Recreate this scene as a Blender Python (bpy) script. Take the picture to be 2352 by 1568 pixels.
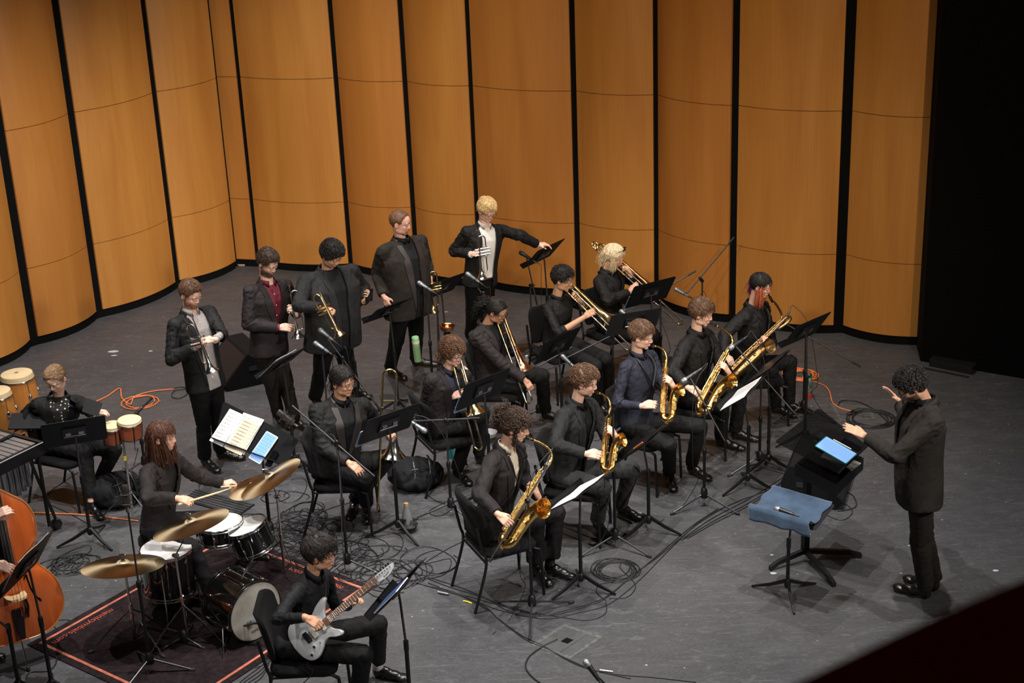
import bpy, bmesh, math, random
from mathutils import Vector, Matrix, Euler, noise
from mathutils.bvhtree import BVHTree
V=Vector; PI=math.pi; R=math.radians
random.seed(7)
for o in list(bpy.data.objects): bpy.data.objects.remove(o)
S=bpy.context.scene; COL=S.collection
# ---------------- camera: balcony seat, 6 m above the stage floor ----------------
FPX=3480.; CX,CY=1176.,784.; CAMZ=6.0
def cam_axes():
    p,r=R(21.0),R(-2.35)
    F=V((0,math.cos(p),-math.sin(p))); dn=V((0,-math.sin(p),-math.cos(p))); rt=V((1,0,0))
    c,s=math.cos(r),math.sin(r)
    return F, rt*c-dn*s, rt*s+dn*c
CF,CXA,CYA=cam_axes(); CO=V((0,0,CAMZ))
cd=bpy.data.cameras.new('camera'); cam=bpy.data.objects.new('camera',cd); COL.objects.link(cam); S.camera=cam
cd.sensor_width=36; cd.lens=FPX/2352*36; cd.clip_start=.05; cd.clip_end=100
m=Matrix((CXA,-CYA,-CF)).transposed().to_4x4(); m.translation=CO; cam.matrix_world=m
cd.dof.use_dof=True; cd.dof.focus_distance=11.5; cd.dof.aperture_fstop=5.6
def ray(px,py): return CF+CXA*((px-CX)/FPX)+CYA*((py-CY)/FPX)
def G(px,py,z=0.):                      # photo pixel -> point of the horizontal plane at height z
    d=ray(px,py); return CO+d*((CAMZ-z)/(-d.z))
def AY(px,py,y):                        # photo pixel -> point of the vertical plane at depth y
    d=ray(px,py); return CO+d*(y/d.y)
def PRJ(P):
    v=V(P)-CO; k=v.dot(CF); return (CX+FPX*v.dot(CXA)/k, CY+FPX*v.dot(CYA)/k)
def BONE(P,px,py,L,sg):                 # joint at distance L from P seen at the pixel; sg +1 farther, -1 nearer
    d=ray(px,py).normalized(); w=P-CO; t=w.dot(d); h2=(w-d*t).length_squared
    k=L*L-h2
    return CO+d*(t+sg*math.sqrt(k)) if k>0 else CO+d*t
# ---------------- world, lights, exposure ----------------
W=bpy.data.worlds.new('world'); S.world=W; W.use_nodes=True
W.node_tree.nodes['Background'].inputs[0].default_value=(.010,.0098,.010,1); W.node_tree.nodes['Background'].inputs[1].default_value=1.0
S.view_settings.view_transform='Standard'; S.view_settings.look='None'; S.view_settings.gamma=1; S.view_settings.exposure=0.0
S.view_settings.use_curve_mapping=False
def spot(loc,tgt,power,size,blend,col,rad):
    l=bpy.data.lights.new('stage_light','SPOT'); l.energy=power; l.spot_size=R(size); l.spot_blend=blend; l.color=col; l.shadow_soft_size=rad
    o=bpy.data.objects.new('stage_light',l); COL.objects.link(o); o.location=loc
    o.rotation_euler=(V(tgt)-V(loc)).to_track_quat('-Z','Y').to_euler(); return o
WARM=(1,.76,.44); NEU=(1,.965,.94)
for x,y,p in ((-4.6,9.6,1200),(-2.2,9.4,1500),(.2,9.2,1600),(2.2,9.0,1250),(-3.6,13.2,1300),(-1.2,13.4,1200),(1.4,12.6,1150)):      # overhead down lights
    spot((x,y,8.5),(x-.1,y+.5,0),p*1.08,66,.9,NEU,.06)
for x,y,tx,ty,tz,p,sz in ((-1.2,9.5,-5.0,16.6,.6,3000,32),(.2,10.,-3.2,18.4,1.2,1500,30),(1.4,9.5,-1.9,18.0,2.2,1400,30)):              # batten lights washing the left shell panels
    spot((x,y,8.5),(tx,ty,tz),p,sz,1.,NEU,.15)
for x,p in ((-4.5,500.),(0.,1500.),(4.2,2500.)):                                           # front of house
    spot((x,0.5,9.5),(x*.45+.6,15.2,2.6),p,34,.8,WARM,.15)
spot((7.0,4.6,6.2),(-1.0,12.4,1.0),2600,50,.9,(1,.93,.86),.25)                       # side light from the wings, right
spot((-2.5,2.2,7.6),(.2,12.2,1.0),1500,44,.9,(1,.95,.9),.25)                          # neutral front fill, added to brighten the players' faces
# ---------------- materials ----------------
MATS={}
def mat(name,col,rough=.5,metal=0.,spec=.5,bump=0.,bscale=80.,var=0.,vscale=6.,aniso=0,coat=0.,sheen=0.,emit=0.,alpha=1.,trans=0.,stretch=(1,1,1),vcol=None,sss=0.,coords='Object'):
    if name in MATS: return MATS[name]
    m=bpy.data.materials.new(name); m.use_nodes=True; nt=m.node_tree; N=nt.nodes; L=nt.links; b=N['Principled BSDF']
    b.inputs['Base Color'].default_value=(*col,1); b.inputs['Roughness'].default_value=rough; b.inputs['Metallic'].default_value=metal
    b.inputs['Specular IOR Level'].default_value=spec; b.inputs['Coat Weight'].default_value=coat; b.inputs['Sheen Weight'].default_value=sheen
    b.inputs['Transmission Weight'].default_value=trans; b.inputs['Alpha'].default_value=alpha
    if sss: b.inputs['Subsurface Weight'].default_value=sss; b.inputs['Subsurface Radius'].default_value=(.012,.004,.002); b.inputs['Subsurface Scale'].default_value=1.
    if emit: b.inputs['Emission Color'].default_value=(*col,1); b.inputs['Emission Strength'].default_value=emit
    tc=N.new('ShaderNodeTexCoord'); mp=N.new('ShaderNodeMapping'); mp.inputs['Scale'].default_value=stretch; L.new(tc.outputs[coords],mp.inputs[0])
    cur=None
    if vcol:
        a=N.new('ShaderNodeVertexColor'); a.layer_name=vcol; cur=a.outputs[0]; L.new(cur,b.inputs['Base Color'])
    if var:
        n=N.new('ShaderNodeTexNoise'); n.inputs['Scale'].default_value=vscale; n.inputs['Detail'].default_value=5; L.new(mp.outputs[0],n.inputs['Vector'])
        mr=N.new('ShaderNodeMapRange'); mr.inputs[1].default_value=.3; mr.inputs[2].default_value=.7; mr.inputs[3].default_value=1-var; mr.inputs[4].default_value=1+var; L.new(n.outputs[0],mr.inputs[0])
        mx=N.new('ShaderNodeMix'); mx.data_type='RGBA'; mx.blend_type='MULTIPLY'; mx.inputs[0].default_value=1
        if cur: L.new(cur,mx.inputs[6])
        else: mx.inputs[6].default_value=(*col,1)
        L.new(mr.outputs[0],mx.inputs[7]); L.new(mx.outputs[2],b.inputs['Base Color'])
    if bump:
        n=N.new('ShaderNodeTexNoise'); n.inputs['Scale'].default_value=bscale; n.inputs['Detail'].default_value=3; L.new(mp.outputs[0],n.inputs['Vector'])
        bp=N.new('ShaderNodeBump'); bp.inputs['Strength'].default_value=1; bp.inputs['Distance'].default_value=bump; L.new(n.outputs[0],bp.inputs['Height']); L.new(bp.outputs[0],b.inputs['Normal'])
    MATS[name]=m; return m
def wood_mat(name,c1,c2,sc=(3,3,.35),rough=.45):
    m=bpy.data.materials.new(name); m.use_nodes=True; nt=m.node_tree; N=nt.nodes; L=nt.links; b=N['Principled BSDF']; b.inputs['Roughness'].default_value=rough
    tc=N.new('ShaderNodeTexCoord'); mp=N.new('ShaderNodeMapping'); mp.inputs['Scale'].default_value=sc; L.new(tc.outputs['Object'],mp.inputs[0])
    n=N.new('ShaderNodeTexNoise'); n.inputs['Scale'].default_value=1.6; n.inputs['Detail'].default_value=6; n.inputs['Distortion'].default_value=.6; L.new(mp.outputs[0],n.inputs[0])
    mp2=N.new('ShaderNodeMapping'); mp2.inputs['Scale'].default_value=(sc[0]*22,sc[1]*22,sc[2]*5); L.new(tc.outputs['Object'],mp2.inputs[0])
    n2=N.new('ShaderNodeTexNoise'); n2.inputs['Scale'].default_value=1.5; n2.inputs['Detail'].default_value=4; L.new(mp2.outputs[0],n2.inputs[0])
    ad=N.new('ShaderNodeMath'); ad.operation='MULTIPLY_ADD'; ad.inputs[1].default_value=.45; L.new(n2.outputs[0],ad.inputs[0]); L.new(n.outputs[0],ad.inputs[2])
    cr=N.new('ShaderNodeValToRGB'); cr.color_ramp.elements[0].position=.5; cr.color_ramp.elements[1].position=.95
    cr.color_ramp.elements[0].color=(*c1,1); cr.color_ramp.elements[1].color=(*c2,1); L.new(ad.outputs[0],cr.inputs[0]); L.new(cr.outputs[0],b.inputs['Base Color'])
    return m
M_WALL=wood_mat('maple_panel',(.50,.220,.046),(.40,.155,.027),(2.2,2.2,.22),.42)
M_WALLS=[M_WALL,wood_mat('maple_panel_reddish',(.47,.193,.040),(.385,.141,.025),(2.0,2.0,.2),.42)]
M_BLACK=mat('black_paint',(.0028,.0028,.0028),.9,spec=.12)
M_CURTAIN=mat('black_drape',(.0018,.0018,.0018),.95,spec=.1)
M_SUIT=mat('black_suiting',(.0062,.0060,.0062),.72,spec=.30,bump=.0006,bscale=500,var=.25,vscale=9)
M_SUITB=mat('brown_black_suiting',(.0135,.0102,.0108),.75,spec=.3,bump=.0006,bscale=500,var=.25,vscale=9)
M_SUITG=mat('charcoal_suiting',(.0145,.0145,.0150),.8,spec=.25,bump=.0006,bscale=500,var=.2,vscale=9)
M_SUITC=mat('dark_brown_suiting',(.022,.0185,.0160),.88,spec=.2,bump=.0006,bscale=500,var=.2,vscale=9)
M_SATIN=mat('satin_lapel',(.026,.019,.018),.5,spec=.5)
M_PANTS=mat('black_trouser_cloth',(.0058,.0056,.0058),.8,spec=.25,bump=.0006,bscale=400,var=.25,vscale=7)
M_PANTSB=mat('brown_trouser_cloth',(.020,.0165,.0145),.85,spec=.2,bump=.0006,bscale=400,var=.25,vscale=7)
M_SHIRTB=mat('black_shirt_cloth',(.0065,.0065,.0075),.7,spec=.28,var=.2,vscale=12)
M_SHIRTN=mat('navy_shirt_cloth',(.020,.022,.036),.75,spec=.3,var=.2,vscale=12,bump=.001,bscale=60)
M_SHIRTW=mat('white_shirt_cloth',(.62,.60,.58),.8,bump=.001,bscale=60)
M_SHIRTC=mat('cream_shirt_cloth',(.62,.56,.44),.8,bump=.001,bscale=60)
M_SHIRTG=mat('light_grey_shirt_cloth',(.33,.30,.29),.8,bump=.001,bscale=60)
M_SHIRTP=mat('plum_shirt_cloth',(.14,.012,.028),.7,bump=.001,bscale=60)
M_SHOE=mat('black_shoe_leather',(.008,.0075,.007),.28,spec=.6,bump=.002,bscale=60)
M_SOLE=mat('tan_welt',(.32,.22,.13),.6); M_SOLEB=mat('black_sole',(.006,.006,.006),.7)
M_SOCKB=mat('black_sock',(.009,.008,.009),.95); M_SOCKW=mat('white_sock',(.6,.6,.58),.95)
M_SKIN=mat('skin',(.5,.3,.2),.5,spec=.35,vcol='Col',sss=.12)
M_EYEW=mat('eye_white',(.6,.57,.54),.3); M_IRIS=mat('iris',(.02,.012,.008),.2); M_LENS=mat('spectacle_lens',(.9,.93,.95),.02,alpha=.05,spec=.5)
M_CHROME=mat('chrome',(.72,.72,.72),.12,1.); M_SILVER=mat('silver_plate',(.80,.78,.74),.16,1.); M_STEEL=mat('brushed_steel',(.45,.45,.46),.32,1.)
M_GOLD=mat('gold_lacquer',(.88,.55,.17),.20,1.,bump=.0022,bscale=55); M_BRASS=mat('yellow_brass',(.83,.62,.30),.18,1.); M_ROSE=mat('rose_brass',(.80,.42,.22),.18,1.)
M_VINT=mat('aged_brass',(.33,.205,.09),.38,1.,var=.15,vscale=12); M_COPPER=mat('copper',(.75,.33,.14),.2,1.)
M_METB=mat('black_powder_coat',(.0055,.0055,.006),.42,spec=.4); M_METG=mat('grey_metal_tube',(.045,.045,.048),.35,.55); M_DESK=mat('black_music_desk',(.0035,.0035,.004),.5,spec=.25,bump=.0003,bscale=300)
M_SEAT=mat('black_chair_fabric',(.0065,.0063,.0065),.95,spec=.12,bump=.0008,bscale=300,sheen=.02)
M_RUB=mat('black_rubber',(.012,.012,.012),.7); M_CABLE=mat('black_cable_rubber',(.013,.013,.014),.5); M_ORANGE=mat('orange_cable',(.75,.20,.06),.45)
M_PAPER=mat('white_paper',(.75,.74,.73),.8); M_PAPERY=mat('cream_paper',(.62,.55,.40),.8); M_INK=mat('ink',(.05,.05,.06),.8)
M_SCREEN=mat('lit_screen',(.17,.31,.66),.4,emit=.78,spec=.2); M_SCRINK=mat('screen_ink',(.035,.075,.22),.4,emit=.5,spec=.2); M_PHONE=mat('dark_glass',(.004,.004,.005),.08)
M_GREY=mat('grey_mic_grille',(.34,.36,.38),.35,.8,bump=.001,bscale=900); M_MICB=mat('black_mic_body',(.012,.012,.013),.35); M_MICG=mat('grey_mic_body',(.20,.24,.26),.3,.6)
M_WHITE=mat('white_plastic',(.7,.7,.68),.5); M_RED=mat('red_plastic',(.55,.03,.03),.45); M_GREEN=mat('sage_green_bottle',(.20,.35,.17),.45); M_TEAL=mat('teal_plastic',(.05,.45,.50),.15,trans=.5); M_BOTG=mat('dark_green_steel',(.01,.05,.03),.35)
M_DENIM=mat('blue_towel',(.040,.068,.112),.95,spec=.1,bump=.003,bscale=30,var=.3,vscale=8,sheen=.3)
M_ACRYL=mat('smoked_acrylic',(.004,.004,.004),.08,alpha=.62)
M_BAG=mat('black_nylon',(.008,.008,.009),.85,spec=.25,bump=.008,bscale=22,var=.3)
M_YEL=mat('yellow_tape',(.75,.62,.04),.6); M_BLUE=mat('blue_plastic',(.03,.10,.5),.4)
M_CYM=mat('bronze_cymbal',(.56,.40,.20),.27,1.,var=.12,vscale=5); M_DRUMB=mat('black_drum_lacquer',(.004,.004,.004),.07,coat=1.,spec=.6); M_HEAD=mat('white_drum_skin',(.58,.57,.555),.6,var=.05,vscale=8); M_HEADF=mat('fiberskin',(.30,.285,.25),.6,var=.3,vscale=7)
M_HIDE=mat('calf_hide',(.70,.53,.30),.6,var=.08,vscale=9); M_OAK=wood_mat('conga_oak',(.58,.24,.05),(.45,.16,.03),(9,9,.8),.3); M_BONGO=wood_mat('bongo_walnut',(.28,.075,.03),(.16,.04,.02),(9,9,.8),.3)
M_STICK=mat('hickory',(.68,.50,.30),.5); M_BARS=mat('silver_bars',(.52,.53,.55),.35,.85); M_TUBES=mat('grey_resonator',(.30,.31,.33),.3,.7)
M_BASSW=mat('varnished_spruce',(.50,.10,.018),.22,coat=.6,var=.15,vscale=4,stretch=(6,6,.5)); M_EBONY=mat('ebony',(.008,.007,.007),.3); M_MAPLE=mat('bridge_maple',(.72,.52,.28),.5)
M_GUIT=mat('metallic_silver_paint',(.50,.51,.52),.38,.15,coat=.3); M_FRET=mat('roasted_maple',(.30,.13,.06),.45); M_STR=mat('steel_string',(.6,.6,.6),.25,1.); M_PICK=mat('cream_pickup',(.65,.60,.5),.4)
M_RUG=mat('dark_purple_brown_rug',(.020,.0135,.0145),.97,spec=.05,var=.35,vscale=25,bump=.002,bscale=200); M_RUGL=mat('rug_orange_line',(.42,.12,.07),.95,var=.3,vscale=20); M_RUGT=mat('rug_letters',(.40,.06,.03),.95)
# ---------------- mesh builder ----------------
class MB:
    def __init__(s): s.v=[]; s.f=[]; s.mi=[]; s.cur=0
    def add(s,vs,fs):
        b=len(s.v); s.v+= [tuple(p) for p in vs]; s.f+=[tuple(b+i for i in q) for q in fs]; s.mi+=[s.cur]*len(fs); return s
    def box(s,c,d,M=None,rz=0):
        c=V(c); x,y,z=d[0]/2,d[1]/2,d[2]/2
        vs=[V((a*x,b*y,e*z)) for a in(-1,1) for b in(-1,1) for e in(-1,1)]
        if rz: q=Matrix.Rotation(rz,3,'Z'); vs=[q@p for p in vs]
        vs=[p+c for p in vs]
        if M: vs=[M@p for p in vs]
        return s.add(vs,[(0,1,3,2),(4,6,7,5),(0,4,5,1),(2,3,7,6),(0,2,6,4),(1,5,7,3)])
    def ring_loft(s,rings,cap=True):
        n=len(rings[0]); b=len(s.v)
        for r in rings: s.v+=[tuple(p) for p in r]
        for i in range(len(rings)-1):
            for j in range(n):
                k=(j+1)%n; s.f.append((b+i*n+j,b+i*n+k,b+(i+1)*n+k,b+(i+1)*n+j)); s.mi.append(s.cur)
        if cap:
            s.f.append(tuple(b+j for j in reversed(range(n)))); s.mi.append(s.cur)
            e=b+(len(rings)-1)*n; s.f.append(tuple(e+j for j in range(n))); s.mi.append(s.cur)
        return s
    def tube(s,pts,r,n=8,cap=True,flat=1.,closed=False,up=None):
        pts=[V(p) for p in pts]; m=len(pts)
        if not hasattr(r,'__len__'): r=[r]*m
        rings=[]; prev=None; pw=None
        for i,p in enumerate(pts):
            if closed: t=pts[(i+1)%m]-pts[i-1]
            else: t=pts[min(i+1,m-1)]-pts[max(i-1,0)]
            if t.length<1e-9: t=V((0,0,1))
            t.normalize()
            if prev is None:
                a=V(up) if up else (V((0,0,1)) if abs(t.z)<.9 else V((1,0,0)))
                u=a-t*a.dot(t); u.normalize()
            else:
                u=prev-t*prev.dot(t)
                if u.length<1e-6: u=t.orthogonal()
                u.normalize()
            prev=u; w=t.cross(u)
            if pw is not None and w.dot(pw)<-.3: w=-w
            pw=w
            rings.append([p+(u*math.cos(2*PI*j/n)*flat+w*math.sin(2*PI*j/n))*r[i] for j in range(n)])
        if closed:
            rings.append(rings[0]); cap=False
        return s.ring_loft(rings,cap)
    def lathe(s,prof,n=24,M=None,cap=False):
        # prof: (radius, height) along local Z
        rings=[[V((r*math.cos(2*PI*j/n),r*math.sin(2*PI*j/n),z)) for j in range(n)] for r,z in prof]
        if M: rings=[[M@p for p in q] for q in rings]
        return s.ring_loft(rings,cap)
    def ell(s,c,r,M3=None,n=16,m=10,M=None):
        c=V(c); rr=r if hasattr(r,'__len__') else (r,r,r); rings=[]
        for i in range(m+1):
            a=-PI/2+PI*i/m; ca=max(math.cos(a),1e-3); sa=math.sin(a)
            q=[V((rr[0]*ca*math.cos(2*PI*j/n),rr[1]*ca*math.sin(2*PI*j/n),rr[2]*sa)) for j in range(n)]
            if M3: q=[M3@p for p in q]
            q=[p+c for p in q]
            if M: q=[M@p for p in q]
            rings.append(q)
        return s.ring_loft(rings,True)
    def caps(s,a,b,ra,rb,n=12):            # capsule with two radii
        a=V(a);b=V(b);t=(b-a); L=t.length
        if L<1e-6: return s.ell(a,max(ra,rb),n=n,m=8)
        t.normalize(); pts=[];rs=[]
        for k in (0,.35,.7,.92,1): pts.append(a-t*ra*math.cos(k*PI/2)); rs.append(max(ra*math.sin(k*PI/2),1e-4))
        for k in (0,.08,.3,.65,1): pts.append(b+t*rb*math.sin(k*PI/2)); rs.append(max(rb*math.cos(k*PI/2),1e-4))
        return s.tube(pts,rs,n)
    def mesh(s,name,mats,smooth=True):
        me=bpy.data.meshes.new(name); me.from_pydata(s.v,[],s.f)
        for m_ in (mats if isinstance(mats,(list,tuple)) else [mats]): me.materials.append(m_)
        me.polygons.foreach_set('material_index',s.mi)
        if smooth: me.polygons.foreach_set('use_smooth',[True]*len(s.f))
        me.update(); return me
    def obj(s,name,mats,parent=None,smooth=True,sharp=40):
        me=s.mesh(name,mats,smooth)
        if smooth and sharp:
            try: me.set_sharp_from_angle(angle=R(sharp))
            except Exception: pass
        o=bpy.data.objects.new(name,me); COL.objects.link(o)
        if parent: attach(o,parent)
        return o
def attach(o,p):
    o.parent=p; o.matrix_parent_inverse=p.matrix_basis.inverted() if p.parent is None else (p.parent.matrix_basis@p.matrix_parent_inverse.inverted() if False else p.matrix_world.inverted())
def empty(name,loc,label=None,cat=None,group=None,rz=0):
    o=bpy.data.objects.new(name,None); COL.objects.link(o); o.empty_display_size=.1
    o.matrix_basis=Matrix.Translation(V(loc))@Matrix.Rotation(rz,4,'Z')
    tag(o,label,cat,group); return o
def tag(o,label=None,cat=None,group=None,kind=None):
    if label: o['label']=label
    if cat: o['category']=cat
    if group: o['group']=group
    if kind: o['kind']=kind
    return o
def remesh(mb,voxel,smooth=3,fac=.5,adapt=0.):
    me=mb.mesh('tmp',[M_BLACK]); o=bpy.data.objects.new('tmp',me); COL.objects.link(o)
    md=o.modifiers.new('r','REMESH'); md.mode='VOXEL'; md.voxel_size=voxel; md.adaptivity=adapt; md.use_smooth_shade=True
    if smooth: sm=o.modifiers.new('s','SMOOTH'); sm.iterations=smooth; sm.factor=fac
    dg=bpy.context.evaluated_depsgraph_get(); out=bpy.data.meshes.new_from_object(o.evaluated_get(dg))
    bpy.data.objects.remove(o); bpy.data.meshes.remove(me); out.materials.clear(); return out
def mobj(name,me,mats,parent=None):
    me.name=name
    for q in (mats if isinstance(mats,(list,tuple)) else [mats]): me.materials.append(q)
    me.polygons.foreach_set('use_smooth',[True]*len(me.polygons)); me.update()
    o=bpy.data.objects.new(name,me); COL.objects.link(o)
    if parent: attach(o,parent)
    return o
def fr(o,x=None,y=None,z=None):
    # 4x4 frame with origin o; give two axes, third is made
    if z is None: x=V(x).normalized(); y=V(y); y=(y-x*y.dot(x)).normalized(); z=x.cross(y)
    elif x is None: z=V(z).normalized(); y=V(y); y=(y-z*y.dot(z)).normalized(); x=y.cross(z)
    else: z=V(z).normalized(); x=V(x); x=(x-z*x.dot(z)).normalized(); y=z.cross(x)
    m_=Matrix((x,y,z)).transposed().to_4x4(); m_.translation=V(o); return m_
def bez(pts,n=8):                         # catmull-rom
    pts=[V(p) for p in pts]; out=[]
    for i in range(len(pts)-1):
        p0=pts[max(i-1,0)];p1=pts[i];p2=pts[i+1];p3=pts[min(i+2,len(pts)-1)]
        for k in range(n):
            t=k/n; out.append(.5*((2*p1)+(p2-p0)*t+(2*p0-5*p1+4*p2-p3)*t*t+(3*p1-p0-3*p2+p3)*t**3))
    out.append(pts[-1]); return out
# ---------------- the setting ----------------
def floor_mat():
    m=bpy.data.materials.new('stage_floor'); m.use_nodes=True; nt=m.node_tree; N=nt.nodes; L=nt.links; b=N['Principled BSDF']
    b.inputs['Roughness'].default_value=.48; b.inputs['Specular IOR Level'].default_value=.35
    tc=N.new('ShaderNodeTexCoord')
    def nz(sc,det,st=(1,1,1),rot=0,dist=0):
        mp=N.new('ShaderNodeMapping'); mp.inputs['Scale'].default_value=st; mp.inputs['Rotation'].default_value=(0,0,rot); L.new(tc.outputs['Object'],mp.inputs[0])
        n=N.new('ShaderNodeTexNoise'); n.inputs['Scale'].default_value=sc; n.inputs['Detail'].default_value=det; n.inputs['Distortion'].default_value=dist; L.new(mp.outputs[0],n.inputs[0]); return n.outputs[0]
    def rng(i,a,bb,c,d):
        r=N.new('ShaderNodeMapRange'); r.inputs[1].default_value=a; r.inputs[2].default_value=bb; r.inputs[3].default_value=c; r.inputs[4].default_value=d; L.new(i,r.inputs[0]); return r.outputs[0]
    def mix(f,a,c,bt='MIX'):
        x=N.new('ShaderNodeMix'); x.data_type='RGBA'; x.blend_type=bt
        if isinstance(f,(int,float)): x.inputs[0].default_value=f
        else: L.new(f,x.inputs[0])
        for k,q in ((6,a),(7,c)):
            if isinstance(q,tuple): x.inputs[k].default_value=(*q,1)
            else: L.new(q,x.inputs[k])
        return x.outputs[2]
    c=mix(rng(nz(.55,4,dist=.5),.38,.62,0,1),(.046,.0465,.050),(.060,.058,.0595))
    c=mix(rng(nz(3.5,6,(1,2.5,1),.6,1.),.45,.75,0,.55),c,(.078,.077,.080))
    c=mix(rng(nz(42,3,(1,1,1)),.35,.75,0,.35),c,(.105,.104,.108))
    c=mix(rng(nz(9,6,(1,2,1),.9,1.5),.56,.70,0,.45),c,(.12,.12,.122))
    for ro,st,sc in ((.5,(1,40,1),1.9),(-.9,(1,46,1),2.3),(1.9,(1,38,1),1.7),(1.2,(1,60,1),3.5),(-.3,(1,55,1),3.1)):       # scuffs
        c=mix(rng(nz(sc,8,st,ro,.5),.665,.71,0,.42),c,(.19,.19,.19))
    sp=rng(nz(23,1),.765,.80,0,1); c=mix(sp,c,(.30,.30,.29))
    L.new(c,b.inputs['Base Color']); L.new(rng(nz(5,5),.3,.7,.40,.62),b.inputs['Roughness'])
    bp=N.new('ShaderNodeBump'); bp.inputs['Distance'].default_value=.0012; L.new(nz(70,3),bp.inputs['Height']); L.new(bp.outputs[0],b.inputs['Normal']); return m
fl=MB().box((0,12.5,-.1),(24,17,.2)).obj('floor',floor_mat(),smooth=False); tag(fl,kind='structure')
GAP=[(-73,870,-55,860),(72,798,92,791),(224,733,240,728),(405,665,416,660),None,(588,613,597,613),(801,622,812,622),(952,637,964,637),(1097,657,1108,657),(1322,681,1335,681),(1502,699,1513,699),(1671,741,1689,741),(1913,766,1936,766)]
WH=8.5
def panel(a,b,bulge,mi,name):
    a=V((a[0],a[1],0)); b=V((b[0],b[1],0)); t=(b-a); n=V((t.y,-t.x,0)).normalized()
    if n.y>0: n=-n
    K=14; th=.04
    def prof(off): return [a+t*(k/K)+n*(bulge*(1-(2*k/K-1)**2)+off) for k in range(K+1)]
    root=empty(name,(a+b)/2); 
    tag(root,kind='structure')
    zs=[(.10,.905),(.912,2.465),(2.472,4.9),(4.907,WH)]
    for z0,z1 in zs:
        m_=MB(); fo=prof(0); ba=prof(-th)
        loop=fo+ba[::-1]; m_.ring_loft([[V((p.x,p.y,z0)) for p in loop],[V((p.x,p.y,z1)) for p in loop]],False)
        n2=len(fo)
        for z in (z0,z1): m_.add([V((p.x,p.y,z)) for p in fo]+[V((p.x,p.y,z)) for p in ba],[(i,i+1,n2+i+1,n2+i) for i in range(K)])
        m_.obj('panel_board',M_WALLS[mi],root,True,30)
    m_=MB(); fo=prof(-.012); ba=prof(-th); loop=fo+ba[::-1]
    m_.ring_loft([[V((p.x,p.y,0.002)) for p in loop],[V((p.x,p.y,.10)) for p in loop]],True); m_.obj('kick_base',M_BLACK,root,True,30)
    return root
def g2(x,y): p=G(x,y); return (p.x,p.y)
ends=[]
gl=[g for g in GAP if g]
# gap edges on the stage floor
P0=[(g2(g[0],g[1]),g2(g[2],g[3])) for g in gl]
names=['wall_left','wall_left','wall_left']
for i in range(len(P0)-1):
    a=P0[i][1]; b=P0[i+1][0]
    if i==3:                                           # wing overlapping a recessed return
        panel(a,g2(543,616),.10,0,'wall_left'); p=g2(538,612); panel((p[0]-.75,p[1]+.22),b,.0,1,'wall_back'); continue
    panel(a,b,.11,i%2,'wall_left' if i<3 else 'wall_back')
panel(P0[-1][1],g2(2116,793),.11,0,'wall_right')
# black recesses behind the gaps
bk=MB(); pts=[]
for (a,b) in P0: pts+= [a,b]
pts.append(g2(2118,793))
bp=[]
for i,p in enumerate(pts):
    q=V((p[0],p[1],0)); bp.append(q+V((0,.28 if 0.<1 else 0,0)))
bk.add([V((p.x,p.y,z)) for p in bp for z in (0,WH)],[(2*i,2*i+1,2*i+3,2*i+2) for i in range(len(bp)-1)])
tag(bk.obj('wall_recess',M_BLACK,smooth=False),kind='structure')
for i,(a,b) in enumerate(P0):                           # black post between two panels
    A=V((*a,0));B=V((*b,0)); m_=MB(); t=(B-A); n=V((-t.y,t.x,0)).normalized(); n=n if n.y>0 else -n
    q=[A+n*.02-t*.15,B+n*.02+t*.15,B+n*.07+t*.15,A+n*.07-t*.15]; m_.ring_loft([[p+V((0,0,z)) for p in q] for z in (.0,WH)],True)
    o=m_.obj('trim_post',M_BLACK,smooth=False); tag(o,kind='structure')
# black proscenium return at the right, with its low step
a=V((*g2(2114,829),0)); b=V((*g2(2560,905),0)); c0=V((*g2(2116,793),0))
pr=MB(); far=b+V((3,4,0)); q=[a,b,far,c0+V((.0,.3,0))]
pr.ring_loft([[p+V((0,0,z)) for p in q] for z in (0,WH)],True); tag(pr.obj('wall_proscenium',M_CURTAIN,smooth=False),kind='structure')
st=MB(); p1=V((*g2(2134,841),0)); p2=V((*g2(2232,861),0)); d=(p2-p1).normalized(); nn=V((-d.y,d.x,0)); nn=nn if nn.y>0 else -nn
q=[p1,p2,p2+nn*.3,p1+nn*.3]; st.ring_loft([[p+V((0,0,z)) for p in q] for z in (0,.085)],True); tag(st.obj('trim_step',mat('worn_black_paint',(.012,.012,.012),.3),smooth=False),kind='structure')
tp=MB(); q=[p1-nn*.10-d*.08,p2-nn*.10,p2-nn*.06,p1-nn*.06-d*.08]; tp.ring_loft([[p+V((0,0,z)) for p in q] for z in (.001,.008)],True); tag(tp.obj('trim_floor_track',M_METG,smooth=False),kind='structure')
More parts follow.
